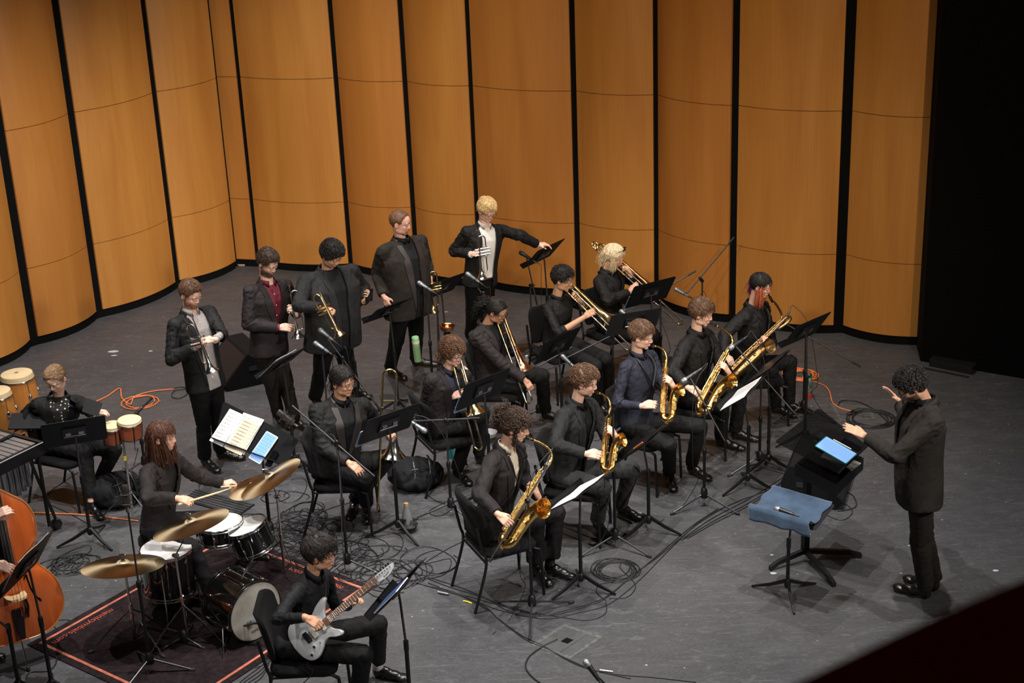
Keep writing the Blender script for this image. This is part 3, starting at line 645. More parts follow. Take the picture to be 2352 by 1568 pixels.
    if S_.get('buttons'):
        bm_=MB(); bv=BVHTree.FromPolygons([v.co for v in sh_me.vertices],[tuple(p.vertices) for p in sh_me.polygons])
        for s in (.1,.25,.4,.55,.7,.85):
            o=H+U*TL*s+SFr*.4; h=bv.ray_cast(o,-SFr,.6)
            if h[0]: MB().ell(h[0],(.006,.006,.006),n=8,m=6).obj('shirt_button',S_['buttons'],shirt)
    if jk:
        jm=jk; s0,vw,wo=S_.get('v',(.38,.095,0))
        j_me=remesh(sleeves(tors(.013),.004,(.060,.053,.044)),.010,5); wrinkle(j_me,joints,.0095,.0020,10.5,KH(key)%29,.12)
        jb=BVHTree.FromPolygons([v.co for v in j_me.vertices],[tuple(p.vertices) for p in j_me.polygons])
        vopen(j_me,s0,vw,wo); ja=mobj('jacket',j_me,jm,root); so=ja.modifiers.new('thick','SOLIDIFY'); so.thickness=.006; so.offset=-1
        lm=S_.get('lapel',jm)
        for sg in (-1,1):
            rings=[]; K=16; pp0=[]
            for i in range(K+1):
                s=lerp(max(s0,.0)+.02,.955,i/K); wi=max(wo,vw*(s-s0)/(1-s0)); u=i/K; lw=.066*min(1,u*1.5+.12) if u<.80 else .046
                if .78<u<.84: lw=.040
                pp=[]
                for la in (wi-.004,wi+lw):
                    k=max(0,min(1,s)); ll=(HL_*(1-k)+SLr*k).normalized()
                    o=H+U*TL*s+ll*sg*la+SFr*(.165*bulk+.035+S_.get('belly',0)*.5); h=jb.ray_cast(o,-SFr,.3); pp.append(h[0] if h[0] else (pp0[-1] if pp0 else o-SFr*.08)); pp0.append(pp[-1])
                rings.append([pp[0]+SFr*.003,pp[1]+SFr*.002,pp[1]+SFr*.010,pp[0]+SFr*.012])
            MB().ring_loft(rings,True).obj('lapel',lm,ja,True,30)
        rings=[]
        for i in range(21):
            t=R(62)+R(236)*i/20; dv=(SFr*math.cos(t)+SLr*math.sin(t)); b_=c0+dv*(.074*(.7+.3*bulk))+U*(.012-.022*math.cos(t)); e_=c0+dv*(.100*(.7+.3*bulk))+U*(-.026-.010*math.cos(t))
            rings.append([b_,b_+dv*.005,e_+dv*.006,e_])
        MB().ring_loft(rings,True).obj('jacket_collar',lm,ja,True,0)
    else:
        ja=shirt
    for k in 'RL':
        E_,Wr,_=jt[k]; ax=(Wr-E_).normalized()
        if S_.get('slv',1.)<1:
            c=E_+(Wr-E_)*S_['slv']; MB().tube([c-ax*.035,c+ax*.008],[.048,.046],16).obj('rolled_cuff',sm_,shirt)
        elif S_.get('cuff'): MB().tube([Wr-ax*.045,Wr+ax*.008],[.036,.0345],16).obj('cuff',sm_,shirt)
    # trousers
    t=MB(); tb=.7+.3*bulk; t.ell(H-U*.015,(.150*tb,.108*tb,.105),M3=fr((0,0,0),x=HL_,y=HFr).to_3x3(),n=20,m=12)
    for k in 'RL':
        a_,kk,nn_=hj[k],kn[k],an[k]; hz=S_.get('hemz',.0); dn=(nn_-kk).normalized(); e_=nn_-dn*hz+V((0,0,.012 if not hz else 0))
        fl_=S_.get('flare',1.)
        t.caps(a_,kk,.092*tb,.066*tb+.004); t.caps(kk,lerp(kk,e_,.3),.066*tb,.062*tb)
        t.tube([kk,lerp(kk,e_,.25),lerp(kk,e_,.6),e_],[.062*tb,.066*tb,.062*tb*(1+(fl_-1)*.5),.058*tb*fl_],16)
    tm=remesh(t,.011,4); wrinkle(tm,[kn['R'],kn['L'],hj['R'],hj['L'],an['R'],an['L']],.0065,.0018,8,KH(key)%23,.14)
    mobj('trousers',tm,S_.get('pants',M_PANTS),root)
    if S_.get('belt'):
        hb=[H+U*S_['belt']+(HL_*math.cos(f)*(.160*bulk)+HFr*(math.sin(f)*.120*bulk+ S_.get('belly',0)*.4)) for f in [2*PI*i/28 for i in range(28)]]
        MB().tube(hb,.0165,6,closed=True,flat=1,up=None).obj('belt',M_SHOE,root)
    skey=S_.get('shoe','b')
    if skey not in SHOES: SHOES[skey]=(smesh(SHOE_UP,[M_SHOE],'shoe'),smesh(SHOE_SO,[M_SOLE if skey=='t' else M_SOLEB],'sole'))
    for k in 'RL':
        z=an[k].z-.085; Mf_=fr((an[k].x,an[k].y,max(z,0)),y=toe[k],z=(0,0,1)); Mf_=Mf_@Matrix.Translation((0,-.02,0))@Matrix.Scale(S_.get('shs',1.)*sc,4)
        o=bpy.data.objects.new('shoe',SHOES[skey][0]); COL.objects.link(o); o.matrix_basis=Mf_; attach(o,root)
        q=bpy.data.objects.new('sole',SHOES[skey][1]); COL.objects.link(q); q.matrix_basis=Mf_; attach(q,o)
        if S_.get('sock',M_SOCKB): c=V((an[k].x,an[k].y,an[k].z)); d_=(kn[k]-c).normalized(); MB().tube([c-d_*.03,c+d_*S_.get('sockh',.09)],[.0385,.040],14).obj('sock',S_.get('sock',M_SOCKB),root)
    print('P',key,'TL %.2f'%TL,'H',[round(v,2) for v in H],'arms',[round((jt[k][0]-sh[k]).length,2) for k in 'RL'],[round((jt[k][1]-jt[k][0]).length,2) for k in 'RL'],'sh',[tuple(round(v) for v in PRJ(sh[k])) for k in 'RL'],'neck-head %.2f'%(HC-N).length,'legs',[round((kn[k]-hj[k]).length,2) for k in 'RL'],[round((an[k]-kn[k]).length,2) for k in 'RL'],'headz %.2f'%HC.z)
    d=dict(root=root,H=H,N=N,U=U,F=Fw,SF=SFr,SL=SLr,sh=sh,jt=jt,M=M,mouth=M@V((0,.100,-.066)),kn=kn,an=an,toe=toe,body=body,yaw=yaw); PEOPLE[key]=d; return d
SK_L=(.68,.40,.285); SK_P=(.72,.45,.345); SK_M=(.56,.315,.20); SK_D=(.42,.22,.14); SK_R=(.68,.38,.30)
BLKF=M_METB
def sax_common(**k):
    d=dict(poR='keys',poL='wrap',lid=-6,hnR=(-.1,-.75,.6),hnL=(.75,-.5,.3)); d.update(k); return d
person('percussionist','seated woman in black blazer and gold-dotted top, looking down beside the congas',dict(
 hip=(138,1010),neck=(134,908,.03),yaw=318,syaw=288,bulk=.95,s=.96,sw=.175,head=(127,870,-.07,255,27,4),skin=SK_P,
 elR=(62,952,'f'),wrR=(66,985,'n'),hdR=(46,981,-.04),elL=(196,935,'n'),wrL=(222,958,'n'),hdL=(230,948,-.02),
 knR=(195,1040,.52),knL=(262,1034,.52),anR=(210,1158),anL=(224,1112),jacket=M_SUIT,shirt=dotted_mat(),v=(-.2,.10,.06),collar=0,
 hair=dict(t=.008,len=.06,fwd=-1.2,n=300,r=.004,curl=.05,rec=.004,lift=.002,sl=.9,ext=[((0,-.105,.02),(.03,-.13,-.10),.012,60,.004,.05)]),hairmat=H_DBL,lid=-10,poR='pinch',hnR=(-.3,-.4,.8),poL='pinch',sock=None,hemz=.06,pants=M_PANTS,shs=.92,eyebrow=1))
person('drummer','seated woman with long reddish brown hair playing the black drum kit',dict(
 hip=(362,1204),neck=(372,1052,-.02),yaw=338,syaw=330,bulk=.88,s=.95,sw=.165,head=(374,1001,-.01,352,6,0),skin=SK_L,hs=.97,
 elR=(340,1146,'n'),wrR=(408,1144,'n'),hdR=(436,1150,-.03),elL=(452,1092,'f'),wrL=(510,1110,'f'),hdL=(540,1104,.03),
 knR=(440,1258,.50),knL=(492,1190,.50),anR=(490,1370),anL=(560,1262),jacket=M_SUITB,shirt=M_SHIRTB,v=(.30,.09,0),collar=0,open=1,hem=.05,
 hair=dict(t=.012,len=.07,fwd=-.3,n=380,r=.0045,curl=.08,lift=.003,fringe=.020,ext=[((-.055,-.06,.03),(-.045,-.05,-.24),.024,130,.0055,.08),((.055,-.05,.03),(.05,.0,-.24),.022,110,.0055,.08),((0,-.095,.02),(0,-.09,-.27),.03,150,.0055,.08),((-.068,.01,.03),(-.05,.075,-.22),.014,70,.005,.08),((.066,.01,.03),(.045,.07,-.20),.014,60,.005,.08)]),hairmat=H_RDB,
 poR='wrap',poL='wrap',hnR=(.1,-.6,.8),hnL=(0,-.1,1),lid=16))
person('trumpet_auburn','standing man with short auburn beard and pale grey shirt holding a silver trumpet',dict(seat=False,
 hip=(472,878),neck=(438,713,.03),yaw=322,syaw=318,bulk=1.04,s=1.0,head=(438,675,-.03,325,22,0),skin=SK_P,
 elR=(394,826,'f'),wrR=(446,797,'n'),hdR=(478,778,-.03),elL=(509,768,'n'),wrL=(494,779,'n'),hdL=(470,782,.0),
 knR=(455,965),knL=(500,960),anR=(470,1052),anL=(506,1036),toR=(496,1080),toL=(552,1052),jacket=M_SUIT,shirt=M_SHIRTG,v=(.0,.095,.075),open=1,hem=.045,cuff=1,buttons=M_WHITE,
 hair=dict(t=.012,len=.026,fwd=.9,n=420,r=.0038,curl=.1,lift=.005,top=.007,sl=.35),hairmat=H_AUB,beard=((.20,.075,.035),.85,'full'),lid=4,poR='wrap',poL='relax',hnR=(.1,-.7,.6),hnL=(.2,-.6,.7)))
person('trumpet_plum','standing man with dark beard and open plum shirt holding a silver trumpet upright',dict(seat=False,
 hip=(618,800),neck=(615,646,.03),yaw=318,syaw=312,bulk=1.06,s=1.02,head=(615,603,-.04,328,30,0),skin=SK_P,
 elR=(570,745,'f'),wrR=(640,752,'n'),hdR=(668,752,-.03),elL=(678,705,'f'),wrL=(681,722,'n'),hdL=(669,708,-.04),
 knR=(635,880),knL=(660,880),anR=(640,955),anL=(676,965),jacket=M_SUITB,shirt=M_SHIRTP,v=(.28,.085,0),open=1,hem=.045,cuff=1,buttons=M_WHITE,pants=M_PANTSB,
 hair=dict(t=.013,len=.030,fwd=.9,n=420,r=.0042,curl=.35,lift=.006,top=.010,sl=.35),hairmat=H_DKB,beard=((.035,.018,.012),.92,'full'),lid=-6,poR='pinch',poL='grip',hnR=(.1,-.8,.5),hnL=(.7,-.5,.4)))
person('trumpet_big','large standing man with curly black hair holding a gold trumpet and a phone',dict(seat=False,
 hip=(762,782),neck=(754,617,.03),yaw=312,syaw=310,bulk=1.42,belly=.07,fat=.008,hw=1.06,s=1.03,sw=.215,head=(762,585,-.06,322,34,0),skin=SK_M,
 elR=(688,702,'n'),wrR=(738,708,-.10),hdR=(762,714,-.02),elL=(834,660,'f'),wrL=(836,692,'n'),hdL=(850,680,-.05),
 knR=(735,860),knL=(800,850),anR=(724,912),anL=(812,890),jacket=M_SUITG,shirt=M_SHIRTB,v=(.0,.10,.055),hem=.05,collar=0,
 hair=dict(t=.018,len=.032,fwd=.5,n=560,r=.0058,curl=.7,lift=.006,top=.010,tw=11,sl=.5),hairmat=H_BLK,beard=((.05,.028,.02),.35,'full'),lid=-10,poR='wrap',poL='wrap',hnR=(.2,-.5,.8),hnL=(.4,.2,-.8)))
person('trumpet_balding','tall standing man with receding hair and ginger beard, arms at his sides',dict(seat=False,
 hip=(935,708),neck=(923,548,.02),yaw=312,syaw=312,bulk=1.28,belly=.055,fat=.006,hw=1.04,s=1.06,sw=.205,head=(920,511,-.04,342,10,0),skin=SK_R,
 elR=(866,627,'f'),wrR=(881,680,'n'),hdR=(892,704,-.02),elL=(978,600,'f'),wrL=(988,640,'n'),hdL=(990,665,-.02),
 knR=(905,790),knL=(945,770),anR=(897,845),anL=(955,826),toR=(918,866),toL=(988,838),jacket=M_SUITC,lapel=M_SATIN,shirt=M_SHIRTB,v=(.05,.085,.05),hem=.06,
 hair=dict(t=.006,len=.020,fwd=.4,n=300,r=.003,curl=.1,lift=.002,rec=.030,sl=.35),hairmat=hairmat('thin_ginger',(.13,.065,.035)),beard=((.20,.075,.035),.75,'goatee'),lid=14,poR='relax',poL='grip',hnR=(-.5,-.8,.1),hnL=(.8,-.5,.1),gaze=5))
person('trumpet_blond','standing blond man in white shirt and glasses reaching out to a music stand',dict(seat=False,
 hip=(1103,640),neck=(1113,515,.02),yaw=300,syaw=296,bulk=1.02,s=1.02,head=(1118,483,-.05,312,26,0),skin=SK_P,
 elR=(1043,577,'f'),wrR=(1082,584,'n'),hdR=(1102,580,-.03),elL=(1196,541,'n'),wrL=(1234,561,'f'),hdL=(1256,560,.02),
 knR=(1080,715),knL=(1110,715),anR=(1080,772),anL=(1112,792),jacket=M_SUIT,shirt=M_SHIRTW,v=(-.3,.10,.085),belt=.03,open=1,hem=.06,cuff=1,
 hair=dict(t=.013,len=.055,fwd=.8,n=520,r=.0042,curl=.06,lift=.006,top=.012,side=.6,sl=.4),hairmat=H_BLD,glasses=(BLKF,.026,.019),lid=-4,poR='grip',poL='relax',hnR=(.2,-.7,.6),hnL=(0,-.1,1)))
person('trombone_resting','seated man in glasses with slicked black hair resting, trombone set down beside him',dict(
 hip=(765,1068),neck=(783,918,.02),yaw=308,syaw=306,bulk=1.2,belly=.03,fat=.005,hw=1.04,sw=.20,head=(788,876,-.04,322,8,0),skin=SK_M,
 elR=(744,1030,'f'),wrR=(800,1062,'n'),hdR=(822,1078,-.05),elL=(862,965,'f'),wrL=(888,985,'n'),hdL=(900,1000,-.03),
 knR=(836,1098,.53),knL=(892,1050,.53),anR=(842,1158),anL=(815,1150),toR=(842,1190),toL=(808,1180),jacket=M_SUIT,lapel=M_SATIN,shirt=M_SHIRTB,v=(.18,.09,.02),
 hair=dict(t=.011,len=.055,fwd=-1.,n=420,r=.0042,curl=.15,lift=.005,top=.006,low=-.006,ext=[((.0,-.09,-.02),(0,-.10,-.10),.03,60,.005,.3)]),hairmat=H_BLK,glasses=(mat('brown_horn_frame',(.08,.04,.02),.3),.025,.018),beard=((.06,.03,.02),.5,'must'),lid=12,poR='relax',poL='grip',hnR=(-.1,-.5,.9),hnL=(.2,-.7,.6)))
person('trombone_curly','seated young man with curly brown hair and glasses holding a trombone to his chest',dict(
 hip=(1010,975),neck=(1032,850,.02),yaw=312,syaw=308,bulk=.98,head=(1040,809,-.05,318,14,0),skin=SK_P,
 elR=(979,928,'f'),wrR=(1036,912,'n'),hdR=(1058,903,-.03),elL=(1080,905,'f'),wrL=(1078,868,'n'),hdL=(1068,852,-.02),
 knR=(1078,980,.53),knL=(1108,948,.53),anR=(1050,1078),anL=(1100,1045),jacket=M_SUITB,shirt=mat('dark_navy_shirt',(.012,.014,.03),.8),v=(.15,.09,.03),
 hair=dict(t=.020,len=.045,fwd=.2,n=560,r=.0052,curl=.95,lift=.006,tw=12,top=.004,low=-.010,sl=.8,ext=[((-.05,-.06,-.0),(-.06,-.06,-.07),.022,70,.005,.9),((.05,-.06,-.0),(.06,-.06,-.07),.022,70,.005,.9)]),hairmat=H_AUB,glasses=(BLKF,.026,.018),beard=((.12,.06,.035),.4,'must'),lid=6,poR='wrap',poL='grip',hnR=(.1,-.8,.5),hnL=(.6,-.7,.2)))
person('trombone_ponytail','seated woman with a long dark curly ponytail and glasses playing the trombone',dict(
 hip=(1125,868),neck=(1121,742,.0),yaw=325,syaw=320,bulk=1.02,s=.97,sw=.18,head=(1141,714,-.04,338,24,0),skin=SK_D,hs=.97,
 elR=(1149,832,'n'),wrR=(1205,872,'n'),hdR=(1222,894,-.04),elL=(1176,806,'f'),wrL=(1170,776,'f'),hdL=(1160,760,-.02),
 knR=(1198,888,.53),knL=(1245,862,.53),anR=(1178,975),anL=(1252,945),jacket=M_SUITB,shirt=M_SHIRTB,v=(.3,.08,0),collar=0,
 hair=dict(t=.010,len=.06,fwd=-1.4,n=380,r=.004,curl=.1,lift=.002,ext=[((0,-.11,.04),(-.10,-.19,-.17),.030,170,.006,1.0,(-.02,-.20,.0))]),hairmat=H_BLK,glasses=(BLKF,.024,.018),lid=-8,poR='wrap',poL='grip',hnR=(.2,-.7,.6),hnL=(.7,-.6,.2)))
person('trombone_black_shirt','seated man in black shirt with rolled sleeves and clear glasses playing the trombone',dict(
 hip=(1278,778),neck=(1281,682,.0),yaw=328,syaw=325,bulk=1.0,head=(1293,641,-.04,338,14,0),skin=SK_M,
 elR=(1282,765,'n'),wrR=(1342,728,'f'),hdR=(1360,716,.0),elL=(1338,706,'f'),wrL=(1332,692,'n'),hdL=(1322,676,-.02),slv=.28,fore=1.,
 knR=(1368,842,.53),knL=(1392,826,.53),anR=(1372,930),anL=(1400,905),shirt=M_SHIRTB,
 hair=dict(t=.015,len=.042,fwd=.8,n=430,r=.0048,curl=.45,lift=.008,top=.010,fringe=.012,sl=.3),hairmat=H_BLK,glasses=(mat('clear_grey_frame',(.35,.33,.3),.2,.3),.025,.019),lid=4,poR='pinch',poL='grip',hnR=(0,-.8,.6),hnL=(.6,-.7,.3)))
person('trombone_blonde','seated person with pale blond hair and sunglasses pushed up playing a bass trombone',dict(
 hip=(1398,735),neck=(1396,622,.02),yaw=330,syaw=328,bulk=1.0,head=(1410,588,-.02,352,22,4),skin=SK_L,
 elR=(1397,690,'n'),wrR=(1446,672,'f'),hdR=(1462,655,.0),elL=(1462,650,'f'),wrL=(1448,632,'n'),hdL=(1440,620,-.01),
 knR=(1470,780,.53),knL=(1502,770,.53),anR=(1470,865),anL=(1508,850),jacket=M_SUIT,shirt=M_SHIRTB,v=(.3,.08,0),
 hair=dict(t=.014,len=.06,fwd=-.2,n=380,r=.005,curl=.03,lift=.003,ext=[((-.070,.035,.055),(-.066,.060,-.135),.016,230,.0065,.03),((-.074,.0,.05),(-.074,.015,-.145),.016,170,.0065,.03),((-.062,-.03,.03),(-.07,-.03,-.14),.020,120,.0055,.03),((0,-.09,.0),(0,-.085,-.10),.03,90,.0055,.03),((.062,0,.03),(.06,.03,-.11),.018,80,.0055,.03)]),hairmat=H_WHT,lid=-4,poR='pinch',poL='grip',hnR=(0,-.8,.6),hnL=(.6,-.7,.3)))
person('sax_front','seated young man with curly tied-up hair playing a tenor saxophone in the front row',sax_common(
 hip=(1128,1210),neck=(1163,1025,.0),yaw=330,syaw=326,bulk=.95,head=(1184,978,-.03,348,14,0),skin=SK_L,nose=1.08,
 elR=(1101,1135,'n'),wrR=(1143,1180,'n'),hdR=(1166,1200,-.05),elL=(1205,1105,'f'),wrL=(1236,1140,'n'),hdL=(1226,1118,-.02),
 knR=(1232,1196,.53),knL=(1280,1176,.53),anR=(1230,1300),anL=(1262,1296),toR=(1262,1342),toL=(1312,1326),jacket=M_SUITB,shirt=M_SHIRTC,v=(.20,.07,0),open=1,flare=1.35,hemz=.07,buttons=None,sock=M_SOCKB,sockh=.09,
 hair=dict(t=.018,len=.045,fwd=.2,n=480,r=.0050,curl=.8,lift=.008,tw=12,top=.006,fringe=.022,sl=.5,ext=[((0,-.09,.09),(0,-.13,.05),.032,170,.0055,1.1),((-.066,.015,.0),(-.062,.03,-.15),.007,22,.005,.9),((.066,.015,.0),(.062,.03,-.14),.007,18,.005,.9)]),hairmat=H_DKB))
person('sax_charcoal','seated man with wavy brown hair in charcoal suit playing an alto saxophone',sax_common(
 hip=(1300,1082),neck=(1328,924,.0),yaw=325,syaw=322,bulk=1.04,head=(1344,876,-.03,345,14,0),skin=SK_P,
 elR=(1274,1022,'n'),wrR=(1345,1042,'n'),hdR=(1374,1044,-.03),elL=(1400,1010,'f'),wrL=(1416,1006,'n'),hdL=(1402,984,-.03),
 knR=(1386,1120,.53),knL=(1450,1078,.53),anR=(1372,1196),anL=(1425,1160),toR=(1400,1240),toL=(1466,1190),jacket=M_SUITG,shirt=M_SHIRTB,v=(.12,.09,.03),pants=mat('charcoal_trousers',(.022,.022,.0225),.85,var=.2),shoe='t',
 hair=dict(t=.016,len=.040,fwd=.5,n=480,r=.0050,curl=.55,lift=.009,tw=9,top=.008,sl=.6),hairmat=H_BRN,beard=((.20,.10,.06),.35,'full')))
person('sax_navy','seated young man in navy shirt with neck strap playing an alto saxophone',sax_common(
 hip=(1462,968),neck=(1466,812,.0),yaw=322,syaw=318,bulk=1.0,head=(1474,770,-.03,342,14,0),skin=SK_P,
 elR=(1416,928,'n'),wrR=(1474,932,'n'),hdR=(1504,928,-.03),elL=(1530,900,'f'),wrL=(1548,890,'n'),hdL=(1534,866,-.03),
 knR=(1535,1022,.53),knL=(1608,978,.53),anR=(1538,1086),anL=(1588,1068),toR=(1548,1126),toL=(1638,1104),shirt=M_SHIRTN,
 hair=dict(t=.014,len=.040,fwd=1.0,n=460,r=.0044,curl=.15,lift=.006,top=.008,fringe=.016,sl=.5),hairmat=H_BRN))
person('sax_suit','seated young man with swept brown hair in black suit playing a tenor saxophone',sax_common(
 hip=(1586,905),neck=(1603,762,.0),yaw=325,syaw=322,bulk=.98,head=(1612,718,-.03,342,16,0),skin=SK_P,
 elR=(1545,850,'n'),wrR=(1580,890,'n'),hdR=(1604,902,-.03),elL=(1660,845,'f'),wrL=(1674,856,'n'),hdL=(1660,834,-.03),
 knR=(1658,935,.53),knL=(1703,892,.53),anR=(1656,1008),anL=(1688,990),toR=(1698,1030),toL=(1736,1010),jacket=M_SUIT,shirt=M_SHIRTB,v=(.2,.08,0),
 hair=dict(t=.016,len=.058,fwd=.5,n=460,r=.0045,curl=.12,lift=.007,top=.010,low=-.012,side=-.5,sl=.8),hairmat=H_BRN))
person('sax_pink','seated person with pink and orange hair and red glasses playing a baritone saxophone',sax_common(
 hip=(1722,840),neck=(1733,698,.0),yaw=328,syaw=322,bulk=.98,s=.96,sw=.175,head=(1748,655,-.04,335,16,0),skin=SK_P,hs=.96,
 elR=(1664,770,'n'),wrR=(1664,815,'n'),hdR=(1676,830,-.05),elL=(1772,790,'f'),wrL=(1772,792,'n'),hdL=(1756,776,-.03),
 knR=(1772,850,.53),knL=(1815,830,.53),anR=(1782,932),anL=(1812,926),toR=(1800,950),toL=(1842,944),shirt=M_SHIRTB,collar=0,jacket=M_SUIT,v=(.3,.07,0),
 hair=dict(t=.010,len=.06,fwd=-.2,n=380,r=.0042,curl=.05,lift=.003,part=.0,fringe=.010),hairmat=H_BLK,glasses=(M_RED,.025,.020)))


def extra_hair(key,m,ext):
    mb=hairmesh(dict(t=-.03,n=0,ext=ext),PEOPLE[key]['M'],1,3); k=56*37+56; mb.f=[f for f in mb.f if min(f)>=k]; mb.mi=mb.mi[:len(mb.f)]; mb.obj('hair_lengths',m,PEOPLE[key]['root'],True,0)
extra_hair('sax_pink',H_MAG,[((-.06,-.06,.03),(-.090,-.08,-.13),.024,170,.006,.15)])
extra_hair('sax_pink',H_COP,[((-.072,.0,.02),(-.070,.03,-.18),.022,170,.006,.1),((.066,.01,.0),(.060,.05,-.18),.018,110,.006,.1)])
person('conductor','standing conductor in dark brown suit with curly black hair and both hands raised',dict(seat=False,
 hip=(2113,1120),neck=(2122,920,.03),yaw=172,syaw=185,bulk=1.2,belly=.03,s=1.06,sw=.205,head=(2094,884,.0,172,36,0),skin=SK_M,hw=1.02,
 elL=(2056,1046,'n'),wrL=(1990,1003,'f'),hdL=(1955,985,.02),elR=(2095,985,'f'),wrR=(2066,925,'f'),hdR=(2040,893,.02),
 knR=(2109,1249),knL=(2109,1249),anL=(2126,1352),anR=(2146,1334),toL=(2040,1344),toR=(2060,1322),jacket=M_SUITC,shirt=M_SHIRTB,v=(.3,.08,0),hem=.09,pants=M_PANTSB,shoe='t',
 hair=dict(t=.016,len=.032,fwd=.3,n=560,r=.0055,curl=.8,lift=.006,tw=11,top=.006,sl=.5),hairmat=H_BLK,glasses=(BLKF,.026,.019),beard=((.03,.016,.012),.9,'full'),lid=-6,poL='flat',poR='flat',hnL=(.1,-.55,.8),hnR=(.3,.3,.9),spL=-6,spR=10))
person('guitarist','seated boy in black shirt with a bowl haircut playing a silver electric guitar',dict(
 hip=(676,1470),neck=(722,1318,.0),yaw=325,syaw=328,bulk=.86,s=.95,sw=.165,head=(736,1270,-.02,350,8,0),skin=(.58,.31,.19),hs=.97,nose=.94,
 elR=(636,1420,'n'),wrR=(702,1418,'n'),hdR=(730,1434,-.03),elL=(770,1392,'f'),wrL=(803,1392,'f'),hdL=(822,1374,.0),
 knR=(834,1502,.54),knL=(868,1432,.55),anR=(820,1612,),anL=(868,1532),toL=(945,1560),shirt=M_SHIRTB,sock=M_SOCKW,sockh=.05,hemz=.08,
 hair=dict(t=.022,len=.060,fwd=.9,n=560,r=.0048,curl=.08,lift=.006,top=.006,fringe=.022,low=-.0,sl=.45),hairmat=hairmat('soft_black',(.016,.012,.010)),lid=0,poR='keys',poL='wrap',hnR=(.15,-.6,.8),hnL=(-.6,.7,.1)))
person('bassist','standing bass player at the left edge, only the hands on the double bass in view',dict(seat=False,
 hip=(-80,1290),neck=(-85,1120,.03),yaw=340,syaw=330,bulk=1.0,s=1.0,head=(-80,1075,-.03,340,20,0),skin=SK_P,
 elR=(-70,1240,'n'),wrR=(-14,1296,'n'),hdR=(14,1302,.02),elL=(-40,1150,'n'),wrL=(-12,1188,'n'),hdL=(6,1176,.0),
 knR=(-80,1400),knL=(-70,1400),anR=(-95,1500),anL=(-60,1490),shirt=M_SHIRTB,jacket=M_SUIT,
 hair=dict(t=.012,len=.03,n=200),hairmat=H_BRN,poR='relax',poL='wrap',hnR=(.1,-.6,.8),hnL=(.3,-.6,.7)))

_m=PEOPLE['trombone_blonde']; _M=_m['M']
for sx in (-1,1):
    MB().ell((sx*.030,.070,.112),(.026,.007,.020),M=_M,M3=Matrix.Rotation(R(-42),3,'X')).obj('sunglasses_lens',mat('black_lens',(.004,.004,.005),.08),_m['root'])
    MB().tube([_M@V((sx*.055,.066,.108)),_M@V((sx*.084,.02,.085)),_M@V((sx*.088,-.02,.05))],.003,6).obj('sunglasses_arm',M_METB,_m['root'])
# ---------------- builders: furniture, stands, instruments ----------------
def copy_tree(o,M=None,parent=None,label=None,root_name=None):
    c=o.copy(); COL.objects.link(c)
    if M is not None: c.matrix_basis=M
    if parent: c.parent=parent
    if label: c['label']=label
    for ch in list(CH.get(o.name,[])): copy_tree(ch,None,c)
    return c
CH={}
def reg(root):
    for o in list(bpy.data.objects):
        if o.parent: 
            l=CH.setdefault(o.parent.name,[])
            if o not in l: l.append(o)
def rrect(w,h,r,n=5):
    out=[]
    for cx,cy,a0 in ((w/2-r,h/2-r,0),(-w/2+r,h/2-r,90),(-w/2+r,-h/2+r,180),(w/2-r,-h/2+r,270)):
        for k in range(n+1): a=R(a0+90*k/n); out.append((cx+r*math.cos(a),cy+r*math.sin(a)))
    return out
def slab(mb,w,h,t,r=.02,M=None,z0=0.,bow=0.):
    l=rrect(w,h,r); f=lambda x,y,z: V((x,y,z+bow*(x/(w/2))**2))
    a=[f(x,y,z0) for x,y in l]; b=[f(x,y,z0+t) for x,y in l]
    if M: a=[M@p for p in a]; b=[M@p for p in b]
    return mb.ring_loft([a,b],True)
def make_chair():
    root=empty('orchestra_chair',(0,0,0),'x','chair')
    s=MB(); rings=[]
    for z,k in ((.415,.90),(.425,.985),(.450,1.),(.465,.97),(.470,.88)): rings.append([V((x*k,y*k+.0,z-(.012*(y>.1)))) for x,y in rrect(.47,.45,.09,6)])
    s.ring_loft(rings,True); s.obj('seat',M_SEAT,root,True,60)
    b=MB(); rings=[]
    for off,k in ((-.018,.90),(-.012,.985),(.0,1.),(.014,.99),(.022,.90)):
        r_=[]
        for x,y in rrect(.45,.36,.085,6):
            x*=k;y*=k; zz=.69+y; yy=-.235-(zz-.50)*.20+.075*(x/.225)**2*1.0-off; r_.append(V((x,yy,zz)))
        rings.append(r_)
    b.ring_loft(rings,True); b.obj('backrest',M_SEAT,root,True,60)
    for sx in (-1,1):
        MB().tube(bez([(sx*.20,.17,.415),(sx*.215,.215,.40),(sx*.222,.235,.36),(sx*.225,.25,.0)],5),.0115,10).obj('leg',M_METB,root)
        MB().tube(bez([(sx*.215,-.275,.70),(sx*.222,-.235,.50),(sx*.222,-.215,.42),(sx*.225,-.235,.30),(sx*.23,-.33,.0)],6),.0115,10).obj('leg',M_METB,root)
        MB().tube([(sx*.205,.18,.412),(sx*.215,-.21,.412)],.010,8).obj('seat_rail',M_METB,root)
    MB().tube([(-.22,-.22,.40),(.22,-.22,.40)],.010,8).obj('stretcher',M_METB,root)
    return root
